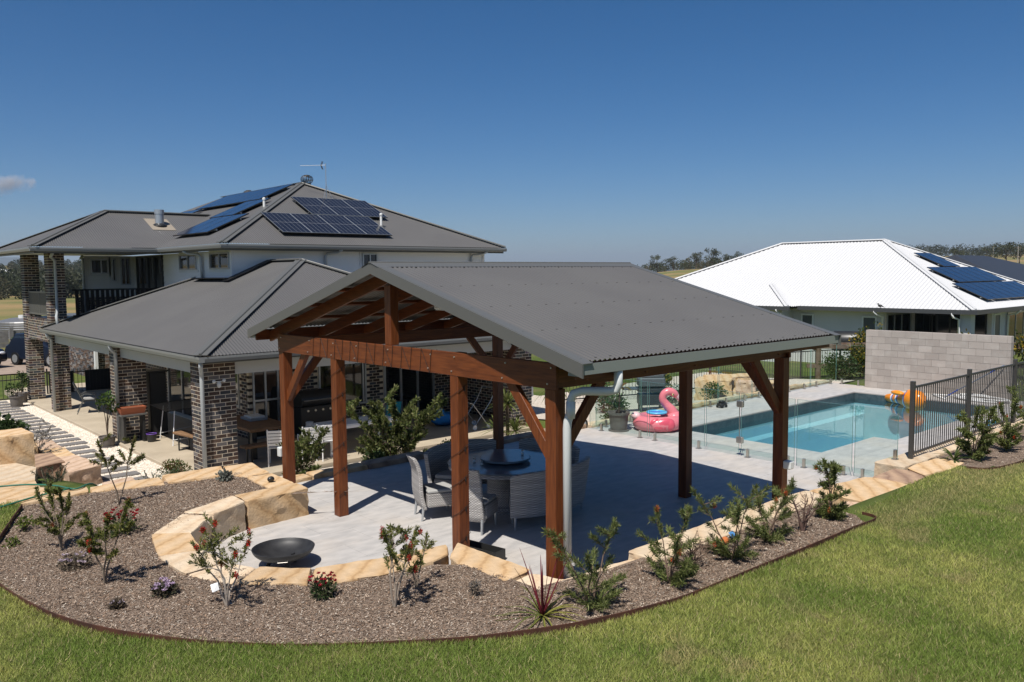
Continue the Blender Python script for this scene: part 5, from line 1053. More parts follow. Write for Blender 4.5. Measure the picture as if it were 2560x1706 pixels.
t=thing('inflatable_ring','blue and purple swim ring lying on the flamingo float','swim ring',(8.87,5.65,.38)); m=MB(); torus(m,.2,.2,.045,.03,(8.9,5.68,.415)); m.build('tube',mat('light_blue_vinyl',(.1,.42,.68),.3,.5,coat=.2),t,smooth=True); m=MB(); m.lathe((8.9,5.68,.4),[(.17,0),(.16,.012),(.001,.018)],24); m.build('net',mat('purple_vinyl',(.12,.1,.5),.35),t)
# potted frangipani
potm=mat('taupe_plastic_pot',(.13,.115,.105),.5,.35)
def pot(t,x,y,z,r,h,mt=potm,soil=True):
    m=MB(); m.lathe((x,y,z),[(r*1.02,.0),(r*1.02,h*.07),(r*.8,h*.075),(r*.82,h*.1),(r*.97,h*.86),(r*1.08,h*.87),(r*1.1,h),(r*1.0,h),(r*.93,h*.86)],28); m.build('pot',mt,t,autosm=35); m=MB(); m.lathe((x,y,z),[(r*.93,h*.85),(.001,h*.88)],20); m.build('soil',mulchm,t)
t=thing('potted_frangipani','large taupe pot with a leafy frangipani beside the flamingo float','potted plant',(8.22,6.25,0)); pot(t,8.22,6.25,0,.235,.44); m=MB(); m.tube([(8.22,6.25,.37),(8.23,6.24,.6),(8.25,6.25,.98)],[.02,.018,.016],8); m.tube([(8.24,6.245,.7),(8.33,6.2,.9)],[.014,.01],6); m.build('stem',mat('dark_stem',(.05,.035,.03),.7),t)
def bigleaves(t,c,n,ln,wd,pal,seed,droop=.35,name='leaf',up=(.1,.9),curl=5):
    g=random.Random(seed)
    for i in range(n):
        a=i*2.4+g.uniform(-.3,.3); el=g.uniform(*up); L_=ln*g.uniform(.75,1.15); col=random.Random(seed+i).choice(pal); vs=[];d=Vector((math.cos(a),math.sin(a),0)); s=Vector((-d.y,d.x,0))
        for k in range(curl+1):
            f=k/curl; p_=Vector(c)+d*(L_*f*math.cos(el*.8))+Vector((0,0,1))*(L_*f*math.sin(el)-droop*L_*f*f); w_=wd*math.sin(math.pi*min(.98,.12+.86*f))**.7*(1 if f<1 else .05)
            vs+=[p_+s*w_+Vector((0,0,.15*w_)),p_,p_-s*w_+Vector((0,0,.15*w_))]
        m=MB(); m.add(vs,[q for k in range(curl) for q in ((3*k,3*k+1,3*k+4,3*k+3),(3*k+1,3*k+2,3*k+5,3*k+4))],col); m.build(name,leafm,t,smooth=True)
bigleaves(t,(8.25,6.25,.98),9,.42,.055,[(.09,.11,.03),(.13,.11,.035),(.16,.1,.04)],5,.45)
# clown-striped fish float
orange=(.8,.25,.015); whitec=(.75,.75,.78); bluec=(.07,.1,.35)
vinyl=mat('fish_vinyl',(.8,.3,.02),.28,.5,attr=True,coat=.25)
t=thing('fish_float','orange inflatable fish with white and blue stripes floating in the pool','pool float',(17.6,3.7,-.2)); A=Vector((18.15,4.6,-.09)); B=Vector((17.35,3.08,.03)); m=MB(); n=16; st=[0,.05,.12,.2,.26,.29,.32,.38,.41,.45,.54,.62,.65,.68,.8,.9,.96,1.0]; rad=[.01,.06,.1,.125,.13,.13,.135,.14,.145,.155,.2,.25,.27,.285,.3,.27,.17,.02]; d=(B-A).normalized(); s=Vector((-d.y,d.x,0)).normalized(); u_=s.cross(d)
for i in range(len(st)-1):
    col=orange
    if i in (4,7,11): col=whitec
    if i in (5,8,12): col=bluec
    vs=[]
    for q in (i,i+1):
        c_=A+(B-A)*st[q]
        for j in range(n): a_=2*math.pi*j/n; vs.append(c_+s*rad[q]*math.cos(a_)*.8+u_*rad[q]*math.sin(a_))
    m.add(vs,[(j,(j+1)%n,n+(j+1)%n,n+j) for j in range(n)],col)
m.build('body',vinyl,t,weld=True,autosm=60)
fo=mat('orange_vinyl',(.8,.27,.02),.28,.5,coat=.25)
m=MB(); m.ball(A+(B-A)*.66+u_*.3,(.16,.07,.1),12,8,M=rz(math.atan2(d.y,d.x))); m.build('dorsal_fin',fo,t,smooth=True)
m=MB(); m.ball(A+(B-A)*.56-s*-.26-u_*.2,(.24,.12,.07),12,8,M=rz(math.atan2(d.y,d.x))); m.ball(A+(B-A)*.56-s*.26-u_*.2,(.24,.12,.07),12,8,M=rz(math.atan2(d.y,d.x))); m.build('side_fin',fo,t,smooth=True)
t=thing('pool_hose','white pool hose coiled on the deck beyond the bar fence','hose',(18.8,2.0,.03)); m=MB(); pts=[]
for i in range(70): a_=i*.3; r_=.42+.05*math.sin(i*.7); pts.append((18.75+r_*math.cos(a_)*.75,2.1+r_*1.5*math.sin(a_),.03+.028*(i//21)))
pts+=[(18.9,2.9,.05),(18.7,3.4,.05),(18.3,2.9,.02)]; m.tube(pts,.026,7); m.build('tube',whitep,t,smooth=True)
t=thing('pool_pole','grey blue telescopic pool pole leaning on the block wall','pole',(18.5,2.9,.05)); m=MB(); m.tube([(18.5,3.0,.03),(19.16,1.7,1.0)],.016,8); m.build('shaft',mat('blue_grey_metal',(.13,.16,.22),.4),t); m=MB(); m.tube([(18.55,2.9,.1),(18.65,2.7,.26)],.02,8); m.tube([(19.0,2.0,.78),(19.06,1.9,.86)],.02,8); m.build('grip',mat('blue_grip',(.02,.06,.35),.5),t)
t=thing('pool_toy','small blue toy bucket on the deck beside the bar fence','toy',(14.6,.5,0)); m=MB(); m.lathe((14.6,.45,.0),[(.08,0),(.11,.17),(.115,.17),(.1,.02)],16); m.build('bucket',mat('cyan_plastic',(.03,.4,.7),.35),t); m=MB(); m.tube([(14.5,.45,.17),(14.53,.45,.25),(14.6,.45,.28),(14.67,.45,.25),(14.7,.45,.17)],.006,5); m.build('handle',whitep,t)
# smoker, wheeled buggy, garden plants behind the glass
t=thing('smoker_grill','grey hooded smoker grill behind the garden side glass','grill',(12.3,8.3,-.3)); sg=mat('grey_grill_enamel',(.09,.1,.11),.4,.45); Mz=rz(R(-41)); cx,cy=12.3,8.6
m=MB(); m.obox((cx,cy,.55),(.75,.55,.28),Mz); m.obox((cx,cy,.8),(.7,.5,.26),Mz); m.build('hood',sg,t,bevel=.04); m=MB(); m.obox((cx,cy,.33),(.8,.58,.1),Mz); m.obox((cx,cy,.05),(.72,.5,.3),Mz); m.build('cabinet',mat('dark_grill_steel',(.04,.042,.045),.4),t,bevel=.01)
for a_,b2 in ((-.3,-.2),(.3,-.2),(.3,.2),(-.3,.2)): q=Mz@Vector((a_,b2,0)); m=MB(); m.cyl((cx+q.x,cy+q.y,-.4),(cx+q.x,cy+q.y,-.08),.03,n=8); m.build('leg',blackmet,t)
q=Mz@Vector((-.62,0,0)); m=MB(); m.obox((cx+q.x,cy+q.y,.36),(.42,.5,.03),Mz); m.build('side_shelf',sg,t)
t=thing('garden_cart','black wheeled trolley at the corner of the glass fence','trolley',(8.0,7.45,-.1)); m=MB(); m.obox((8.0,7.5,.12),(.5,.34,.14),rz(R(-41))); m.build('tray',blackmet,t,bevel=.03)
for k in (-1,1): q=rz(R(-41))@Vector((.2,k*.2,0)); q2=rz(R(-41))@Vector((0,k*.03,0)); m=MB(); m.tube([(8.0+q.x-q2.x,7.5+q.y-q2.y,.07),(8.0+q.x+q2.x,7.5+q.y+q2.y,.07)],.13,18); w_=m.build('wheel',blackmet,t); m=MB(); m.tube([(8.0+q.x-q2.x*1.3,7.5+q.y-q2.y*1.3,.07),(8.0+q.x+q2.x*1.3,7.5+q.y+q2.y*1.3,.07)],.085,14); m.build('rim',alu,w_)
m=MB(); m.tube([(7.85,7.6,.18),(7.7,7.75,.75),(7.6,7.85,.8)],.014,6); m.build('handle',alu,t)
st_=stone(thing('footing_stone','flat sandstone under the black wheeled trolley','stone',(8,7.5,-.3)),[(7.5,7.32),(8.5,7.32),(8.5,7.95),(7.5,7.95)],-.9,-.06,sand_o,990,.03)
LG=[(.07,.12,.03),(.1,.14,.045),(.05,.09,.03)]; SIL=[(.13,.16,.09),(.1,.13,.07),(.17,.19,.12)]
for lb,x,y,z,r,h,pal,lf in (('leafy shrub behind the potted frangipani',10.6,8.4,-.3,.4,.75,LG,.08),('rust flecked shrub behind the flamingo float',11.4,9.6,-.45,.35,1.1,LG+[(.2,.08,.03)],.07),('silvery shrub between the smoker and the boulders',13.4,8.5,-.3,.5,.7,SIL,.07),('green shrub at the foot of the big tan boulder',14.5,8.0,-.25,.45,.65,LG,.07),('strappy shrub in front of the garden bar fence',14.3,9.9,-.45,.5,1.25,LG+[(.25,.2,.04)],.12),('low shrub beside the grey pink boulder',16.3,7.6,-.25,.3,.4,SIL,.06),('small shrub below the glass near the black trolley',9.6,7.7,-.25,.3,.4,LG,.06)): roundbush(lb,x,y,z,r,h,int(x*10),pal,700,name='shrub',lf=lf,cat='shrub')
t=thing('palm_lily','drooping pale green palm lily behind the near downpipe','plant',(9.3,9.4,-.6)); m=MB(); m.tube([(9.3,9.4,-.7),(9.3,9.4,.5)],[.05,.04],8); m.build('trunk',barkm,t); bigleaves(t,(9.3,9.4,.5),22,.75,.02,[(.16,.17,.05),(.22,.2,.08),(.1,.13,.04)],9,.9,up=(.4,1.2))
t=thing('small_planter','small black nursery pot below the boulders','pot',(14.3,7.6,-.25)); m=MB(); m.lathe((14.3,7.6,-.25),[(.1,0),(.13,.3),(.14,.3),(.12,.05)],16); m.build('pot',blackmet,t)
t=thing('toy_car','small black toy car on the pool deck near the garden glass','toy',(12.7,6.5,0)); m=MB(); m.bx(12.55,12.85,6.42,6.56,.04,.13); m.bx(12.6,12.78,6.43,6.55,.13,.19); m.build('body',blackmet,t,bevel=.02)
for a_ in (12.61,12.79):
    for b2 in (6.41,6.57): m=MB(); m.tube([(a_,b2-.015,.04),(a_,b2+.015,.04)],.04,12); m.build('wheel',mat('rubber',(.02,.02,.02),.8),t)

# ================================================================ dining set under the pergola
wick=bpy.data.materials.new('grey_wicker'); wick.use_nodes=True; MATS['grey_wicker']=wick; N,Lk,p=nodes_of(wick); p.inputs['Roughness'].default_value=.6
tc=N.new('ShaderNodeTexCoord'); sx=N.new('ShaderNodeSeparateXYZ'); Lk.new(tc.outputs['Object'],sx.inputs[0])
def M2(op,a,b2=None):
    n=N.new('ShaderNodeMath'); n.operation=op
    for i,q in enumerate((a,b2)):
        if q is None: continue
        if isinstance(q,(int,float)): n.inputs[i].default_value=q
        else: Lk.new(q,n.inputs[i])
    return n.outputs[0]
zz=M2('MULTIPLY',sx.outputs[2],2*math.pi/.036); ang=M2('MULTIPLY',M2('ARCTAN2',sx.outputs[1],sx.outputs[0]),46); row=M2('FLOOR',M2('MULTIPLY',sx.outputs[2],1/.018)); alt=M2('MULTIPLY',M2('MODULO',row,2),math.pi)
rowsin=M2('SINE',zz); wv=M2('SINE',M2('ADD',ang,alt)); hgt=M2('ADD',M2('ABSOLUTE',rowsin),M2('MULTIPLY',wv,.5))
bp=N.new('ShaderNodeBump'); bp.inputs['Strength'].default_value=1; bp.inputs['Distance'].default_value=.006; Lk.new(hgt,bp.inputs['Height']); Lk.new(bp.outputs[0],p.inputs['Normal'])
wn=N.new('ShaderNodeTexWhiteNoise'); wn.noise_dimensions='1D'; Lk.new(row,wn.inputs['W']); mr=N.new('ShaderNodeMapRange'); mr.inputs[1].default_value=-.5; mr.inputs[2].default_value=1.5; Lk.new(hgt,mr.inputs[0])
mx=N.new('ShaderNodeMix'); mx.data_type='RGBA'; Lk.new(mr.outputs[0],mx.inputs[0]); mx.inputs[6].default_value=(.13,.12,.115,1); mx.inputs[7].default_value=(.62,.59,.56,1)
m2=N.new('ShaderNodeMapRange'); m2.inputs[3].default_value=.72; m2.inputs[4].default_value=1.1; Lk.new(wn.outputs[0],m2.inputs[0]); sc_=N.new('ShaderNodeVectorMath'); sc_.operation='SCALE'; Lk.new(mx.outputs[2],sc_.inputs[0]); Lk.new(m2.outputs[0],sc_.inputs['Scale']); Lk.new(sc_.outputs[0],p.inputs['Base Color'])
cush=mat('grey_cushion',(.36,.355,.34),.85,.2,bump=(120,.3,.003)); TC=Vector((2.1,3.25,0))
def arcslab(m,r0,r1,z0,z1,a0,a1,n=18,lean=0.,crown_=0.):
    vs=[]
    for i in range(n+1):
        a=a0+(a1-a0)*i/n; t_=i/n*2-1; zt=z1-crown_*t_**4
        for r_,z_ in ((r0,z0),(r1,z0),(r1+lean,zt),(r0+lean,zt)): vs.append((r_*math.cos(a),r_*math.sin(a),z_))
    fs=[(i*4+k,i*4+(k+1)%4,(i+1)*4+(k+1)%4,(i+1)*4+k) for i in range(n) for k in range(4)]+[(3,2,1,0),(n*4,n*4+1,n*4+2,n*4+3)]; m.add(vs,fs)
def bench(label,a0,a1,name='wicker_bench',cat='bench',grp='curved wicker benches round the table',rin=.78,hb=.86):
    t=thing(name,label,cat,tuple(TC),grp); O=Vector((0,0,0)); a0,a1=R(a0),R(a1)
    def put(f,nm,mt,**k): m=MB(); f(m); m.v=[(x+TC.x,y+TC.y,z) for x,y,z in m.v]; return m.build(nm,mt,t,**k)
    put(lambda m:arcslab(m,1.17,1.235,.19,hb,a0,a1,18,.09,.05),'backrest',wick,autosm=30)
    put(lambda m:arcslab(m,rin,1.165,.20,.40,a0+.02,a1-.02),'seat',wick,autosm=30)
    put(lambda m:arcslab(m,rin+.01,1.16,.402,.47,a0+.04,a1-.04),'cushion',cush,bevel=.012,autosm=40)
    for a in (a0+.06,a1-.06):
        for r_ in (rin+.05,1.19): put(lambda m:m.cyl((r_*math.cos(a),r_*math.sin(a),0),(r_*math.cos(a),r_*math.sin(a),.22),.016,.022,10),'leg',alu)
    return t
bench('curved grey wicker bench with its back to the near corner post',-128,-42); bench('curved grey wicker bench with its back to the house',56,128); bench('curved grey wicker bench with its back to the pool',-18,38)
def chair(label,ang_):
    t=thing('wicker_chair',label,'chair',(0,0,0),'high backed wicker chairs'); hw_=.235   # local: back at -x, seat faces +x
    def q(f,nm,mt,**k): m=MB(); f(m); return m.build(nm,mt,t,**k)
    def back(m):
        n=8; vs=[]
        for i in range(n+1):
            f=i/n; z_=.17+f*.78; x_=-.24-.16*f**1.5-.03*math.sin(f*6); w_=hw_*(1-.12*f)
            for dx,dy in ((-.03,-w_),(-.03,w_),(.03,w_),(.03,-w_)): vs.append((x_+dx,dy,z_))
        m.add(vs,[(i*4+k,i*4+(k+1)%4,(i+1)*4+(k+1)%4,(i+1)*4+k) for i in range(n) for k in range(4)]+[(3,2,1,0),(n*4,n*4+1,n*4+2,n*4+3)])
    q(back,'backrest',wick,bevel=.01,autosm=40); q(lambda m:m.bx(-.205,.25,-hw_,hw_,.20,.40),'seat',wick,bevel=.012); q(lambda m:m.bx(-.2,.245,-hw_+.01,hw_-.01,.402,.46),'cushion',cush,bevel=.018)
    for x_ in (-.26,.22):
        for y_ in (-.2,.2): q(lambda m:m.cyl((x_-.03*(x_<0),y_,0),(x_,y_,.24),.015,.024,10),'leg',alu)
    p_=TC+Vector((math.cos(R(ang_)),math.sin(R(ang_)),0))*1.12; t.location=(p_.x,p_.y,0); t.rotation_euler=(0,0,R(ang_+180))
chair('high backed grey wicker chair facing away from the garden bed, seat sunlit',160); chair('high backed grey wicker chair half hidden by the middle post',207)
t=thing('dining_table','round glass topped outdoor dining table under the pergola','table',tuple(TC)); gtop=mat('glass_top_painted_sky',(.13,.17,.20),.1,.45,col2=(.17,.2,.22),nscale=5)  # blue-grey base colour paints in the sky reflected by the glass
m=MB(); m.lathe(TC,[(.90,.725),(.905,.735),(.9,.742),(.001,.742)],64); m.build('glass_top',gtop,t); m=MB(); m.lathe(TC,[(.87,.66),(.885,.66),(.89,.722),(.001,.722)],64); m.build('rim',wick,t)
m=MB(); m.lathe(TC,[(.4,.0),(.4,.05),(.3,.08),(.28,.62),(.36,.66)],32); m.build('pedestal',wick,t)
t=thing('lazy_susan','round glass lazy susan turntable in the middle of the dining table','turntable',(TC.x,TC.y,.742)); m=MB(); m.lathe(TC,[(.385,.775),(.395,.785),(.395,.805),(.385,.81),(.001,.81)],48); m.build('disc',gtop,t); m=MB(); m.lathe(TC,[(.15,.743),(.15,.775)],24); m.build('bearing',blackmet,t)
jarg=glassmat('jar_glass',(.92,.95,.95),.8)
for lb,x,y,z in (('small glass shaker nearest the table rim',1.68,3.5,.743),('small glass shaker touching the lazy susan',1.65,3.28,.743),('small glass shaker on the far edge of the table',2.58,3.2,.812)):
    if z>.8: x,y=2.4,3.18
    t=thing('shaker',lb,'shaker',(x,y,z),'glass shakers on the dining table'); m=MB(); m.lathe((x,y,z),[(.022,0),(.024,.04),(.02,.05),(.02,.052)],14); m.build('jar',jarg,t,smooth=True); m=MB(); m.lathe((x,y,z),[(.019,.003),(.02,.03),(.001,.031)],12); m.build('salt',whitep,t); m=MB(); m.lathe((x,y,z),[(.021,.053),(.021,.072),(.001,.076)],12); m.build('lid',steel,t)
# fire bowl
t=thing('fire_bowl','shallow black steel fire bowl on short legs inside the stone seat wall','fire bowl',(-1.68,3.2,0)); c=(-1.68,3.2,0); blk=mat('black_fire_steel',(.018,.018,.019),.5,.4,col2=(.03,.03,.031),nscale=8)
m=MB(); RB=.385; o_=[(RB*math.sin(.1*a)/math.sin(1.5),.075+.16*(1-math.cos(.1*a))/(1-math.cos(1.5))) for a in range(0,16)]
prof=[(max(.001,r_),z_) for r_,z_ in o_]+[(RB+.004,.24),(RB-.006,.242)]+[(r_*.97,z_+.01) for r_,z_ in o_[::-1][1:]]; prof[-1]=(.001,prof[-1][1]); m.lathe(c,prof,56); m.build('bowl',blk,t,autosm=50)
for k in range(3): a=R(20+120*k); m=MB(); m.cyl((c[0]+.2*math.cos(a),c[1]+.2*math.sin(a),0),(c[0]+.16*math.cos(a),c[1]+.16*math.sin(a),.12),.026,.026,8); m.build('leg',blk,t)
a=R(-118); d=Vector((math.cos(a),math.sin(a),0)); s=Vector((-d.y,d.x,0)); b0=Vector(c)+d*(RB-.005)+Vector((0,0,.19)); m=MB(); m.tube([b0-s*.06,b0-s*.06+d*.022-Vector((0,0,.015)),b0+s*.06+d*.022-Vector((0,0,.015)),b0+s*.06],.004,6); m.build('handle',steel,t)
t=thing('planter_trough','long black plastic trough on the paving behind the near stones','trough',(.4,1.8,0)); m=MB(); Mq=rz(R(-80)); ctr=Vector((.35,1.72,0))
for (dx,dy,sx_,sy_) in ((-.3,0,.014,.2),(.3,0,.014,.2),(0,-.1,.614,.014),(0,.1,.614,.014)): q=Mq@Vector((dx,dy,0)); m.obox(ctr+q+Vector((0,0,.075)),(sx_,sy_,.15),Mq)
m.obox(ctr+Vector((0,0,.008)),(.6,.19,.015),Mq); m.build('body',blackmet,t)
# ================================================================ house verandah things
woodm=mat('rustic_wood',(.26,.15,.08),.7,.25,col2=(.16,.09,.045),nscale=3,stretch=(3,12,12),bump=(20,.3,.004)); wmet=mat('white_furniture_metal',(.78,.78,.77),.4,.4)
t=thing('drying_rack','fold out clothes airer with black rails on the verandah','airer',(1.7,16,-.7)); m=MB()
for a,b2 in (((1.2,15.25),(1.3,16.5)),((2.3,15.4),(2.45,17.0))):
    for k,(x,y) in enumerate((a,b2)): m.tube([(x,y,-.7),(1.75+(x-1.75)*.8,y+(.1 if k==0 else -.1),.2)],.013,6)
m.tube([(1.2,15.25,-.55),(2.3,15.4,-.55)],.01,6); m.tube([(1.3,16.5,-.55),(2.45,17,-.55)],.01,6); m.build('leg',wmet,t); m=MB()
m.tube([(1.05,15.2,.22),(2.25,15.4,.22),(2.4,17.0,.22),(1.15,16.75,.22),(1.05,15.2,.22)],.012,6); m.build('frame',blackmet,t)
for k in range(12): f=(k+1)/13; m=MB(); p_=Vector((1.05,15.2,.222)).lerp(Vector((1.15,16.75,.222)),f); q=Vector((2.25,15.4,.222)).lerp(Vector((2.4,17,.222)),f); m.tube([p_,q],.008,5); m.build('rail',trimgrey,t)
def timberbench(label,x0,y0,x1,y1,z,w_,legh):
    t=thing('timber_bench',label,'bench',((x0+x1)/2,(y0+y1)/2,-.7)); m=MB(); m.beam((x0,y0,z-.03),(x1,y1,z-.03),w_,.06); m.build('seat',woodm,t,bevel=.012); d=(Vector((x1,y1,0))-Vector((x0,y0,0))).normalized(); s=Vector((-d.y,d.x,0))
    for f in (.12,.88):
        p_=Vector((x0,y0,0)).lerp(Vector((x1,y1,0)),f); m=MB(); a=p_+s*w_*.4;b2=p_-s*w_*.4; m.tube([(a.x,a.y,z-.06),(a.x,a.y,-.68),(b2.x,b2.y,-.68),(b2.x,b2.y,z-.06)],.022,6); m.build('leg',blackmet,t)
timberbench('rustic timber bench behind the corner brick pillar',1.2,14.8,1.5,12.9,-.24,.34,.45)
t=thing('timber_table','heavy timber dining table inside the verandah','table',(2.6,12.9,-.7)); m=MB(); m.bx(1.9,2.95,12.1,14.3,-.02,.06); m.build('top',woodm,t,bevel=.012)
for x in (2.05,2.8):
    for y in (12.3,14.1): m=MB(); m.bx(x-.06,x+.06,y-.06,y+.06,-.7,-.021); m.build('leg',blackmet,t)
t=thing('tray','grey crate of papers on the timber table','tray',(2.6,13.3,.06)); m=MB(); m.bx(2.35,2.8,13.1,13.7,.062,.13); m.build('body',mat('grey_crate',(.3,.3,.31),.5),t,bevel=.01); m=MB(); m.bx(2.4,2.75,13.15,13.6,.131,.17); m.build('papers',whitep,t)
timberbench('second timber bench in front of the verandah table',1.6,11.9,3.0,11.95,-.26,.3,.4)
def patiochair(label,x,y,rot,mt,slats=True,grp='white slatted patio chairs'):
    t=thing('patio_chair',label,'chair',(0,0,0),grp)
    for s in (-.24,.24): m=MB(); m.tube([(.22,s,0),(.22,s,.62),(-.22,s,.62)],.016,6); m.tube([(-.2,s,0),(-.2,s,.42),(-.32,s,.88)],.016,6); m.build('frame',mt,t)
    for k in range(6): m=MB(); x_=-.18+k*.075; m.bx(x_,x_+.06,-.235,.235,.42,.435); m.build('seat_slat',mt,t)
    for k in range(5): f=(k+.5)/5; m=MB(); m.obox((-.215-.1*f,0,.48+.38*f),(.012,.47,.06),Matrix.Rotation(-.25,3,'Y')); m.build('back_slat',mt,t)
    t.location=(x,y,-.7); t.rotation_euler=(0,0,rot)
patiochair('white slatted metal chair beside the near verandah bench',2.25,11.35,R(60),wmet); patiochair('white slatted metal chair behind the small bush at the post',2.95,11.2,R(75),wmet); patiochair('white slatted metal chair at the end of the white table',3.35,11.2,R(70),wmet)
t=thing('white_table','long white slatted outdoor table on the verandah edge','table',(4.3,11.4,-.7)); top=t
for k in range(7): m=MB(); m.bx(3.5,5.4,11.25+k*.115,11.25+k*.115+.1,.0,.025); m.build('slat',wmet,t)
m=MB(); m.bx(3.5,5.4,11.24,11.27,-.07,-.002); m.bx(3.5,5.4,12.02,12.05,-.07,-.002); m.build('apron',wmet,t)
for x in (3.55,5.33):
    for y in (11.28,11.98): m=MB(); m.bx(x-.025,x+.025,y-.025,y+.025,-.7,-.072); m.build('leg',wmet,t)
t=thing('barbecue','black hooded gas barbecue against the brick wall','barbecue',(4.6,13.9,-.7)); m=MB(); m.bx(4.0,5.3,13.65,14.2,-.6,.15); m.build('cabinet',blackmet,t,bevel=.01); m=MB(); m.tube([(4.05,13.95,.3),(5.25,13.95,.3)],.27,20); m.build('hood',blackmet,t,autosm=50); m=MB(); m.tube([(4.1,13.66,.32),(5.2,13.66,.32)],.014,8); m.build('handle',steel,t)
for k in range(5): m=MB(); m.tube([(4.2+k*.22,13.655,.05),(4.2+k*.22,13.62,.05)],.03,12); m.build('knob',steel,t)
m=MB(); m.bx(5.31,5.8,13.7,14.15,.1,.14); m.build('side_shelf',blackmet,t)
for x_,y_ in ((4.1,13.75),(5.2,13.75),(4.1,14.1),(5.2,14.1)): m=MB(); m.tube([(x_,y_-.02,-.65),(x_,y_+.02,-.65)],.05,12); m.build('wheel',blackmet,t)
t=thing('gas_bottle','white gas bottle beside the black barbecue','gas bottle',(4.0,13.2,-.7)); m=MB(); m.lathe((4.0,13.2,-.7),[(.13,0),(.16,.04),(.16,.36),(.1,.45),(.05,.47)],20); m.build('cylinder',wmet,t,smooth=True); m=MB(); m.lathe((4.0,13.2,-.26),[(.1,0),(.1,.1),(.09,.1),(.09,.02)],16); m.build('collar',wmet,t)
t=thing('towel','teal towel hung over a rail on the verandah','towel',(6.2,12.6,-.7)); m=MB(); vs=[]
for i in range(9):
    for j in range(7): x=6.0+.5*i/8; vs.append((x,12.6+.05*math.sin(i*1.6+j*.3)+.02*j*math.sin(i),.18-.8*j/6*(1-.12*abs(i-4)/4)))
m.add(vs,[(i*7+j,(i+1)*7+j,(i+1)*7+j+1,i*7+j+1) for i in range(8) for j in range(6)]); o=m.build('cloth',mat('teal_cloth',(.02,.22,.28),.9),t,smooth=True); m=MB(); m.tube([(5.85,12.62,-.7),(5.85,12.62,.2),(6.65,12.62,.2),(6.65,12.62,-.7)],.012,6); m.build('rack',blackmet,t)
t=thing('folding_trolley','silver folding laundry trolley on wheels on the verandah','trolley',(8.5,11.8,-.7)); m=MB()
for y in (11.5,12.1): m.tube([(8.15,y,-.62),(8.75,y,.05)],.013,6); m.tube([(8.65,y,-.62),(8.1,y,.05),(8.0,y,.07)],.013,6)
m.tube([(8.75,11.5,.05),(8.95,11.5,.4),(8.95,12.1,.4),(8.75,12.1,.05)],.013,6); m.tube([(8.1,11.5,.05),(8.1,12.1,.05)],.013,6); m.build('frame',alu,t)
for x in (8.15,8.65):
    for y in (11.47,12.13): m=MB(); m.tube([(x,y-.015,-.63),(x,y+.015,-.63)],.07,14); m.build('wheel',wmet,t)
t=thing('laundry_bag','bright blue bag slumped behind the folding trolley','bag',(8.0,12.6,-.7)); m=MB(); m.ball((8.0,12.7,-.5),(.42,.3,.2),16,10); m.ball((8.3,12.5,-.3),(.2,.2,.16),12,8); m.ball((7.75,12.6,-.3),(.16,.18,.14),12,8); m.v=[(x+.05*mnoise.noise((x*5,y*5,z*5)),y+.05*mnoise.noise((x*5,y*5,z*5+7)),max(-.69,z+.06*mnoise.noise((x*4,y*4,z*4+3)))) for x,y,z in m.v]; m.build('fabric',mat('blue_fabric',(.02,.2,.5),.7),t,smooth=True)
t=thing('dog_chair','black metal patio chair with a cushion beside the far pillar','chair',(0,0,0)); t.name='metal_chair'
for s in (-.26,.26): m=MB(); m.tube([(.28,s,0),(.2,s,.42),(.22,s,.6),(-.1,s,.64),(-.25,s,.55)],.014,6); m.tube([(-.34,s,0),(-.15,s,.42),(-.42,s,1.0)],.014,6); m.build('frame',trimgrey,t)
m=MB(); m.bx(-.2,.24,-.25,.25,.40,.43); m.build('seat',blackmet,t); m=MB(); m.bx(-.15,.22,-.22,.22,.432,.48); m.build('cushion',cush,t,bevel=.015); m=MB(); m.add([(-.17,-.25,.45),(-.17,.25,.45),(-.41,.25,.99),(-.41,-.25,.99),(-.19,-.25,.45),(-.19,.25,.45),(-.43,.25,.99),(-.43,-.25,.99)],[(0,1,2,3),(7,6,5,4),(0,4,5,1),(2,6,7,3),(1,5,6,2),(0,3,7,4)]); m.build('backrest',blackmet,t); t.location=(1.15,22.6,-.7); t.rotation_euler=(0,0,R(-15))
t=thing('pot_stand','black stand holding a terracotta trough beside the middle brick pillar','stand',(.65,16.55,-.7)); m=MB(); m.bx(.3,.95,16.35,16.75,.02,.06); m.build('shelf',trimgrey,t)
for x in (.36,.85): m=MB(); m.bx(x,x+.06,16.4,16.7,-.7,.019); m.build('leg',blackmet,t)
t=thing('terracotta_trough','terracotta trough planter on the black stand','planter',(.62,16.55,.06)); m=MB(); vs=[(.33,16.42,.062),(.9,16.42,.062),(.9,16.66,.062),(.33,16.66,.062),(.28,16.38,.24),(.95,16.38,.24),(.95,16.7,.24),(.28,16.7,.24)]; m.add(vs,[(0,3,2,1),(0,1,5,4),(1,2,6,5),(2,3,7,6),(3,0,4,7)]); m.build('body',mat('terracotta',(.36,.11,.05),.7),t); m=MB(); m.bx(.31,.92,16.41,16.67,.18,.2); m.build('soil',mulchm,t)
t=thing('bucket','small dark bucket with purple rim beside the pot stand','bucket',(.95,16.3,-.7)); m=MB(); m.lathe((1.0,16.25,-.7),[(.1,0),(.12,.2),(.13,.2),(.11,.02)],16); m.build('shell',blackmet,t); m=MB(); torus(m,.125,.125,.012,.012,(1.0,16.25,-.49),24,6); m.build('rim',mat('purple_plastic',(.12,.05,.3),.4),t)
t=thing('outdoor_speaker_post','tall black cabinet heater behind the middle pillar','cabinet',(1.35,17.2,-.7)); t.name='black_cabinet'; m=MB(); m.bx(1.25,1.7,17.0,17.5,-.7,1.05); m.build('body',blackmet,t,bevel=.02); m=MB(); m.bx(1.2,1.75,16.95,17.55,1.051,1.09); m.build('top',blackmet,t)
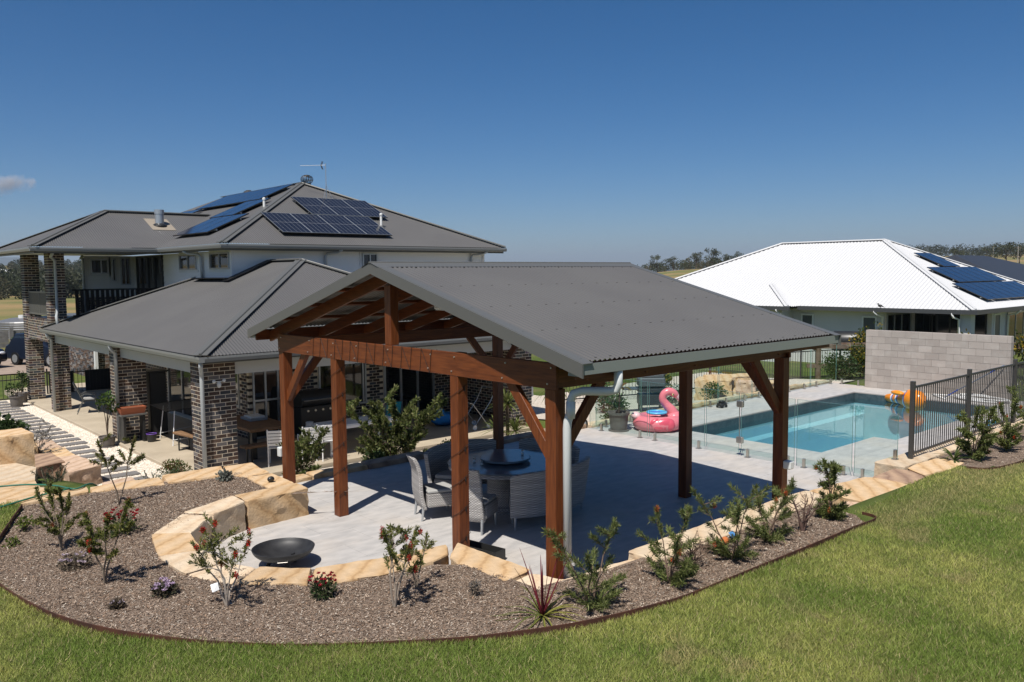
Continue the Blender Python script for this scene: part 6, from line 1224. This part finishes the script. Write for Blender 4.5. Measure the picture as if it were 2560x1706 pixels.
t=thing('laundry_line','pink trousers hanging on a line under the verandah','clothes',(1.8,14.6,1.0)); m=MB()
for s in (-1,1): m.tube([(1.62+.0,14.5,.98),(1.62+s*.07,14.5,.7),(1.62+s*.12,14.47,.42)],[.07,.065,.05],10)
m.v=[(x,14.5+(y-14.5)*.4,z) for x,y,z in m.v]; m.build('trousers',mat('pink_cloth',(.55,.1,.2),.85),t,smooth=True); m=MB(); m.tube([(.62,13.2,1.25),(1.2,14.1,1.02),(1.62,14.5,.99),(2.3,15.3,1.02),(2.95,16.5,1.2)],.004,4); m.build('line',cab,t)
def potplant(label,x,y,r,h,ph,seed,pal,n=220,lf=.07):
    t=thing('potted_plant',label,'potted plant',(x,y,-.78)); pot(t,x,y,-.77,r,h); g=random.Random(seed); m=MB(); cl=[]; zz_=-.77+h*.85
    for k in range(4): a=g.uniform(0,6.28); e=(x+.16*math.cos(a),y+.16*math.sin(a),zz_+ph*g.uniform(.45,1)); m.tube([(x,y,zz_),(x+.04*math.cos(a),y+.04*math.sin(a),zz_+ph*.4),e],[.012,.01,.006],6); cl.append((e,(.14,.14,.13)))
    m.build('stem',barkm,t); crown('foliage',t,cl,n,lf,lf*.42,pal,seed)
potplant('young tree in a taupe pot beside the middle pillar downpipe',.05,16.75,.2,.28,1.1,5,[(.06,.1,.025),(.09,.13,.03),(.05,.08,.02)],170,.1); potplant('leafy shrub in a taupe pot on the gravel by the far columns',-.2,26.2,.22,.38,.4,6,DKG,260); potplant('tall shrub in a dark pot against the farthest column',.15,27.2,.2,.35,.7,8,DKG,260)
roundbush('bronze green shrub at the foot of the corner downpipe',.05,11.9,-.75,.38,.42,33,[(.07,.11,.025),(.11,.12,.03),(.16,.08,.04)],800,name='shrub',cat='shrub',lf=.05)
roundbush('dark strappy shrub at the edge of the gravel path',-1.75,19.6,-.8,.5,.65,34,DKG,900,name='shrub',cat='shrub',lf=.16)

# ================================================================ garden plants
def shrub(label,x,y,h,sp,seed,ns=3,nl=1100,ln=.06,wd=.0065,pal=None,flow=None,nf=5,bare=.25,bark=(.2,.16,.12),name='shrub',z=.37,grp=None,fsize=.035,lowleaf=False,upb=.7,cat='shrub'):
    t=thing(name,label,cat,(x,y,z),grp); nl=int(nl*1.7); g=random.Random(seed); ng=np.random.default_rng(seed); m=MB(); tips=[]; segs=[]
    for i in range(ns):
        a=6.28*i/ns+g.uniform(-.5,.5); l_=sp*g.uniform(.25,.9) if ns>1 else sp*.15; hh=h*g.uniform(.75,1.0); q=[Vector((x,y,z-.03))]
        for k in range(1,6): f=k/5; q.append(Vector((x+l_*math.cos(a)*f**1.2+g.uniform(-.02,.02),y+l_*math.sin(a)*f**1.2+g.uniform(-.02,.02),z+hh*f)))
        m.tube(q,[.011,.010,.008,.006,.005,.003],6); segs.append((q[3],q[5]));
        for k in range(6):
            f=g.uniform(bare,.95); b0=q[0].lerp(q[5],0)+Vector((0,0,0)); idx=min(4,int(f*5)); b0=q[idx].lerp(q[idx+1],f*5-idx); a2=g.uniform(0,6.28); L_=sp*g.uniform(.3,.75)*(1.15-f*.6); e=b0+Vector((math.cos(a2)*L_,math.sin(a2)*L_,L_*upb*g.uniform(.5,1.3))); m.tube([b0,b0.lerp(e,.5)+Vector((0,0,-.01)),e],[.005,.004,.002],5); segs.append((b0.lerp(e,.25),e))
    if lowleaf:
        for k in range(9): a2=g.uniform(0,6.28); e=Vector((x+math.cos(a2)*sp*.55,y+math.sin(a2)*sp*.55,z+h*g.uniform(.1,.35))); segs.append((Vector((x,y,z+.02)),e))
    m.build('stem',mat('bark_%.2f'%bark[0],bark,.9,.1),t)
    A=np.array([s[0] for s in segs]);B=np.array([s[1] for s in segs]); wgt=np.linalg.norm(B-A,axis=1); ci=ng.choice(len(segs),nl,p=wgt/wgt.sum()); f=ng.random((nl,1))**.7; C=A[ci]+(B-A)[ci]*f+ng.normal(0,.006,(nl,3)); D=(B-A)[ci]/wgt[ci][:,None]*.75+ng.normal(0,.55,(nl,3)); D[:,2]+=.12; D/=np.linalg.norm(D,axis=1)[:,None]
    nl=int(nl)
    V,F=leafquads(C,D,ln*ng.uniform(.6,1.2,nl),wd*ng.uniform(.7,1.2,nl),ng,.15); pal_=np.array(pal or [(.06,.1,.025),(.085,.12,.03),(.05,.08,.02),(.12,.14,.04)]); tone=ng.uniform(.8,1.25,len(segs))[ci][:,None]; np_mesh('foliage',V,F,leafm,t,cols=pal_[ng.integers(0,len(pal_),nl)]*ng.uniform(.75,1.25,(nl,1))*tone)
    if flow is not None:
        for k in range(nf):
            s=segs[g.randrange(len(segs))]; c_=np.array(s[1])+ng.normal(0,.01,3); n_=70; d=ng.normal(size=(n_,3)); d/=np.linalg.norm(d,axis=1)[:,None]; V,F=leafquads(np.tile(c_,(n_,1))+d*np.array([.006,.006,fsize*.8])*ng.random((n_,1)),d,np.full(n_,fsize*.75),np.full(n_,.003),ng,.3); np_mesh('flower',V,F,petal,t,cols=np.array(flow)*ng.uniform(.7,1.3,(n_,1)))
    return t
petal=mat('petal',(.5,.05,.04),.6,.2,attr=True,trans=.25)
RED=(.42,.018,.014); ORG=(.62,.13,.05)
OLV=[(.12,.14,.035),(.16,.17,.045),(.085,.105,.025),(.21,.2,.06)]
BB='bottlebrush and grevillea shrubs in the mulch'
shrub('tall wispy bottlebrush shrub in the widest part of the mulch bed',-3.84,3.0,.95,.34,1,3,1700,.05,.007,OLV,RED,5,.35,grp=BB,upb=.5)
shrub('pale stemmed bottlebrush with many red blooms before the fire bowl',-3.11,1.51,.82,.46,2,5,1100,.045,.006,OLV,RED,11,.5,(.36,.31,.26),grp=BB)
shrub('upright bottlebrush with red blooms near the middle of the front bed',-1.9,.35,.92,.42,3,4,1200,.045,.006,OLV,(.38,.04,.03),9,.4,(.3,.25,.2),grp=BB)
shrub('bushy bottlebrush shrub closest to the left end of the edging',-3.89,4.56,.8,.36,4,4,1700,.045,.007,OLV,(.25,.06,.03),3,.2,grp=BB)
shrub('sparse bottlebrush tree shrub beside the retaining wall',-2.75,6.2,1.0,.4,5,2,1000,.05,.007,OLV+[(.14,.1,.05)],None,0,.5,grp=BB)
shrub('thin leaning sprig of bottlebrush against the fire pit wall front',-1.45,.62,.6,.25,6,2,420,.045,.006,OLV,None,0,.4,grp=BB)
GRV=[(.14,.17,.05),(.19,.215,.07),(.10,.135,.035),(.24,.26,.10)]
shrub('feathery grevillea just past the red leaved cordyline',-.5,-1.0,.85,0.5,11,3,2500,.068,.0042,GRV,None,0,.15,(.16,.11,.08),grp=BB,lowleaf=True)
shrub('grevillea with one orange bloom, second past the cordyline',.57,-1.12,.82,0.48,12,3,2500,.068,.0042,GRV,ORG,3,.15,(.16,.11,.08),grp=BB,lowleaf=True)
shrub('grevillea with dry twigs beside it, third past the cordyline',1.73,-1.12,.88,0.5,13,3,2500,.068,.0042,GRV,ORG,2,.15,(.16,.11,.08),grp=BB,lowleaf=True)
shrub('grevillea with orange spider blooms in front of the far right post',2.61,-1.05,.8,0.46,14,3,2500,.068,.0042,GRV,ORG,4,.15,(.16,.11,.08),grp=BB,lowleaf=True)
shrub('dense grevillea closest to the curled end of the edging',4.0,-1.15,.78,.3,15,3,2400,.075,.006,GRV,ORG,3,.05,(.16,.11,.08),grp=BB,lowleaf=True)
shrub('round grevillea with orange blooms against the black pool fence',9.05,-1.1,.98,.5,16,4,3000,.08,.008,GRV,(.6,.08,.03),6,.1,(.12,.09,.07),z=.4,grp=BB,lowleaf=True)
shrub('looser grevillea with orange blooms further along the black pool fence',10.2,-1.25,1.0,.45,17,3,1800,.08,.008,GRV,(.6,.08,.03),6,.1,(.12,.09,.07),z=.4,grp=BB,lowleaf=True)
shrub('low leafy grevillea at the picture edge by the pool fence',11.6,-1.35,.75,.5,18,4,1800,.08,.008,GRV,None,0,.1,z=.4,grp=BB,lowleaf=True)
DRY=[(.16,.10,.07),(.12,.08,.055)]
shrub('dry brown twiggy shrub between two grevilleas',1.1,-1.0,.4,.34,20,7,260,.03,.003,DRY,None,0,.2,(.16,.1,.075),name='dry_shrub',grp='dry twiggy shrubs'); shrub('bare upright twigs beside the dense grevillea',3.25,-1.15,.55,.24,21,8,60,.03,.003,DRY,None,0,.3,(.14,.09,.075),name='dry_shrub',grp='dry twiggy shrubs')
shrub('tiny grey dried plant between the fire pit wall and cordyline',-1.15,0.0,.2,.1,22,8,160,.03,.004,[(.2,.19,.18),(.15,.14,.13)],None,0,.1,(.2,.18,.17),name='dry_shrub',grp='dry twiggy shrubs')
def flowerclump(label,x,y,r,h,col,seed,nfl=24,z=.38,fol=None):
    t=thing('flower_clump',label,'flowers',(x,y,z)); ng=np.random.default_rng(seed); crown('foliage',t,[((x,y,z+h*.4),(r,r,h*.45))],420,.05,.012,fol or [(.05,.08,.03),(.07,.1,.04),(.09,.09,.05)],seed,.5)
    for k in range(nfl):
        a=ng.uniform(0,6.28); rr=r*1.05*ng.random()**.5; c_=np.array([x+rr*math.cos(a),y+rr*math.sin(a),z+h*(.65+.4*ng.random())]); n_=16; d=ng.normal(size=(n_,3)); d[:,2]=np.abs(d[:,2])*.6; d/=np.linalg.norm(d,axis=1)[:,None]; V,F=leafquads(np.tile(c_,(n_,1)),d,np.full(n_,.026),np.full(n_,.007),ng,.2); np_mesh('flower',V,F,petal,t,cols=np.array(col)*ng.uniform(.65,1.3,(n_,1)))
flowerclump('cluster of dark red daisies behind the wispy bottlebrush',-3.15,4.72,.2,.3,(.30,.01,.02),1,34); flowerclump('small red daisy clump against the fire pit wall',-2.3,1.05,.13,.24,(.33,.012,.03),2,18)
flowerclump('low lilac flower clump at the open front of the mulch bed',-3.47,2.25,.12,.13,(.55,.42,.56),3,26,fol=[(.16,.13,.09),(.1,.1,.06)]); flowerclump('faded lilac flower clump below the bushy bottlebrush',-3.95,3.75,.17,.15,(.46,.38,.43),4,20,fol=[(.18,.14,.1),(.13,.11,.08)]); flowerclump('single faded lilac flower near the steel edging',-3.95,2.2,.05,.08,(.45,.38,.43),5,5,fol=[(.18,.14,.1)])
roundbush('yellow green sprig at the left end of the mulch bed',-4.05,5.75,.38,.14,.2,41,[(.13,.16,.03),(.1,.13,.03)],130,name='sprig',cat='plant',lf=.045); roundbush('smaller yellow green sprig near the steel edging',-4.3,5.1,.38,.12,.12,42,[(.13,.16,.03),(.1,.13,.03)],90,name='sprig',cat='plant',lf=.04)
roundbush('grey leaved rosette in the corner of the mulch bed',-1.05,6.5,.38,.14,.16,43,[(.2,.21,.18),(.15,.16,.13)],240,name='rosette',cat='plant',lf=.06)
# cordyline
t=thing('cordyline','spiky red and yellow striped cordyline at the near corner of the mulch','plant',(-1.0,-.83,.37)); g=random.Random(8)
for i in range(34):
    inner=i<13; a=i*2.4+g.uniform(-.3,.3); L_=g.uniform(.5,.74) if inner else g.uniform(.45,.68); el=g.uniform(1.0,1.5) if inner else g.uniform(.15,.85); d=Vector((math.cos(a),math.sin(a),0)); s=Vector((-d.y,d.x,0)); vs=[]; n=7; dr=.05 if inner else .42
    for k in range(n+1):
        f=k/n; p_=Vector((-1.0,-.83,.39))+d*(L_*f*math.cos(el))+Vector((0,0,1))*(L_*f*math.sin(el)-dr*L_*f*f*1.1); w_=.012*(1-f)**.6*(1 if k else .7)+.001; p_.z=max(p_.z,.4); vs+=[p_+s*w_,p_+Vector((0,0,-.004)),p_-s*w_]
    m=MB(); c1=(.13,.02,.03) if inner else (.28,.27,.06); c2=(.2,.03,.04) if inner else (.13,.16,.045)
    for k in range(n): b0=3*k; m.add([vs[b0],vs[b0+1],vs[b0+4],vs[b0+3]],[(0,1,2,3)],c1); m.add([vs[b0+1],vs[b0+2],vs[b0+5],vs[b0+4]],[(0,1,2,3)],c2)
    m.build('leaf',leafm,t)
t=thing('flax','green strappy flax tuft beside the round grevillea','plant',(8.62,-.95,.4)); bigleaves(t,(8.62,-.95,.41),26,.5,.016,[(.08,.12,.03),(.14,.16,.05),(.06,.09,.025)],12,.5,up=(.35,1.3))
# planting strip between patio and verandah
BUD=[(.1,.13,.035),(.14,.165,.05),(.07,.09,.025),(.19,.19,.075)]
def bush(label,x,y,h,sp,seed,nl,ln=.11,wd=.016): shrub(label,x,y,h,sp,seed,9,nl,ln,wd,BUD,(.5,.45,.38),8,.12,(.14,.11,.07),z=-.8,name='bush',lowleaf=True,upb=.9,cat='bush')
bush('large arching butterfly bush between patio and verandah',3.6,8.6,1.8,1.2,51,7000); bush('smaller butterfly bush beside the white chairs',1.55,8.75,1.35,.5,52,1900); roundbush('low dark shrub on the patio edge below the large bush',2.6,7.75,-.5,.4,.65,53,DKG,800,name='shrub',cat='shrub',lf=.07)
roundbush('low dark shrub in the shade at the end of the large bush',4.6,7.8,-.6,.5,.75,54,DKG,900,name='shrub',cat='shrub',lf=.07)
t=thing('yucca','bright spiky yucca at the brick house corner','plant',(7.9,9.8,-.75)); m=MB(); m.tube([(7.9,9.8,-.8),(7.9,9.8,.25)],[.05,.045],8); m.build('trunk',barkm,t); bigleaves(t,(7.9,9.8,.27),90,.56,.022,[(.16,.19,.05),(.2,.22,.08),(.11,.14,.04)],21,.2,up=(-.3,1.45)); bigleaves(t,(8.0,9.6,-.45),60,.55,.02,[(.16,.19,.05),(.11,.14,.04)],22,.25,up=(-.1,1.4)); bigleaves(t,(7.6,9.9,-.4),50,.5,.02,[(.16,.19,.05),(.11,.14,.04)],23,.25,up=(-.1,1.4))
# lower left planting
shrub('grey lavender tumbling over the path boulders',-1.95,15.2,.75,.6,61,9,1500,.05,.007,[(.22,.22,.21),(.16,.17,.14),(.27,.26,.26)],None,0,.05,(.2,.18,.16),z=-.5,name='lavender',lowleaf=True)
shrub('dark rosemary clump in the gap beside the stone stair',-2.6,10.6,.75,.45,62,9,2200,.03,.006,[(.06,.085,.05),(.045,.065,.035),(.08,.1,.06)],(.5,.1,.04),1,.0,name='rosemary',z=-.55,lowleaf=True); shrub('rosemary spires by the gravel behind the retaining wall',-1.15,9.0,.95,.55,63,11,2600,.03,.006,[(.06,.11,.04),(.08,.13,.05),(.05,.085,.03)],None,0,.0,name='rosemary',z=-.75,lowleaf=True)
roundbush('bright green ground cover behind the retaining wall',-2.1,8.6,-.75,.75,.75,64,[(.06,.13,.02),(.08,.16,.03)],1800,name='ground_cover',cat='plant',lf=.06)
t=thing('garden_hose','green garden hose trailing over the stone stair and retaining wall','hose',(-3.5,8,.4)); m=MB(); m.tube(smoothcurve([(-4.9,8.9,.33),(-4.2,8.95,.33),(-3.5,8.75,.33),(-3.15,8.2,.36),(-3.1,7.5,.44),(-3.0,7.35,.445),(-2.7,7.7,.4),(-2.4,8.0,.1)],5),.014,7); m.tube(smoothcurve([(-4.7,6.7,.44),(-4.1,7.0,.44),(-3.6,7.25,.45),(-3.1,7.42,.448)],5),.014,7); m.build('tube',mat('green_hose',(.03,.14,.09),.4),t,smooth=True)
# small litter in the mulch
for lb,x,y,c_,nm in (('white plastic plant label in the mulch by the pale bottlebrush',-3.05,1.95,(.75,.75,.74),'plant_label'),('small orange clay pot fallen in the mulch',2.05,-.8,(.5,.16,.05),'clay_pot'),('blue foil scrap in the mulch by the edging wall',2.35,-.72,(.1,.3,.6),'foil_scrap')):
    t=thing(nm,lb,'litter',(x,y,.39)); m=MB()
    if nm=='clay_pot': m.tube([(x-.04,y,.43),(x+.05,y+.02,.43)],[.035,.05],12)
    else: m.add([(x-.05,y-.03,.395),(x+.05,y-.02,.41),(x+.04,y+.03,.47),(x-.045,y+.035,.46),(x,y,.45)],[(0,1,4),(1,2,4),(2,3,4),(3,0,4)])
    m.build('piece',mat(nm+'_m',c_,.5),t)
t=thing('garden_tap','small black garden light on the retaining wall corner','garden light',(-.62,5.75,.42)); t.name='garden_light'; m=MB(); m.ball((-.62,5.75,.47),(.06,.045,.045),10,8); m.build('head',blackmet,t,smooth=True); m=MB(); m.cyl((-.62,5.75,.41),(-.62,5.75,.45),.012,n=8); m.build('stake',blackmet,t)

# ================================================================ air: haze and the one small cloud
hz=MB(); hz.bx(-9500,9700,-9500,9700,-60,260); hm=bpy.data.materials.new('haze_air'); hm.use_nodes=True; N=hm.node_tree.nodes; N.remove(N['Principled BSDF']); pv=N.new('ShaderNodeVolumePrincipled'); pv.inputs['Color'].default_value=(.72,.82,.95,1); pv.inputs['Density'].default_value=.00014; pv.inputs['Anisotropy'].default_value=.2
hm.node_tree.links.new(pv.outputs[0],N['Material Output'].inputs['Volume']); HZ=hz.build('haze',hm,kind='stuff')

CD=4200; cx_,cy_=polar(34,CD); czc=3.67+(692-462)/2085.5*CD
cl=MB(); cl.ball((cx_,cy_,czc),(150,150,62),20,12); cm_=bpy.data.materials.new('cloud_vapour'); cm_.use_nodes=True; N=cm_.node_tree.nodes; Lk=cm_.node_tree.links; N.remove(N['Principled BSDF']); pv=N.new('ShaderNodeVolumePrincipled'); pv.inputs['Color'].default_value=(.95,.96,1,1); pv.inputs['Anisotropy'].default_value=-.4
tc=N.new('ShaderNodeTexCoord'); nz=N.new('ShaderNodeTexNoise'); nz.inputs['Scale'].default_value=.013; nz.inputs['Detail'].default_value=5; nz.inputs['Roughness'].default_value=.6; Lk.new(tc.outputs['Object'],nz.inputs[0])
mp=N.new('ShaderNodeVectorMath'); mp.operation='MULTIPLY'; mp.inputs[1].default_value=(1/150,1/150,1/62); Lk.new(tc.outputs['Object'],mp.inputs[0]); ln_=N.new('ShaderNodeVectorMath'); ln_.operation='LENGTH'; Lk.new(mp.outputs[0],ln_.inputs[0])
def mth(op,a,b):
    n=N.new('ShaderNodeMath'); n.operation=op
    for i,q in enumerate((a,b)):
        if isinstance(q,(int,float)): n.inputs[i].default_value=q
        else: Lk.new(q,n.inputs[i])
    return n.outputs[0]
d_=mth('SUBTRACT',nz.outputs[0],mth('MULTIPLY',ln_.outputs['Value'],.36)); d_=mth('MAXIMUM',mth('SUBTRACT',d_,.27),0.0); d_=mth('MULTIPLY',d_,.10); Lk.new(d_,pv.inputs['Density']); Lk.new(pv.outputs[0],N['Material Output'].inputs['Volume'])
CL=thing('cloud','small white cloud low in the sky above the house','cloud',(cx_,cy_,czc)); o=cl.build('vapour',cm_,CL)
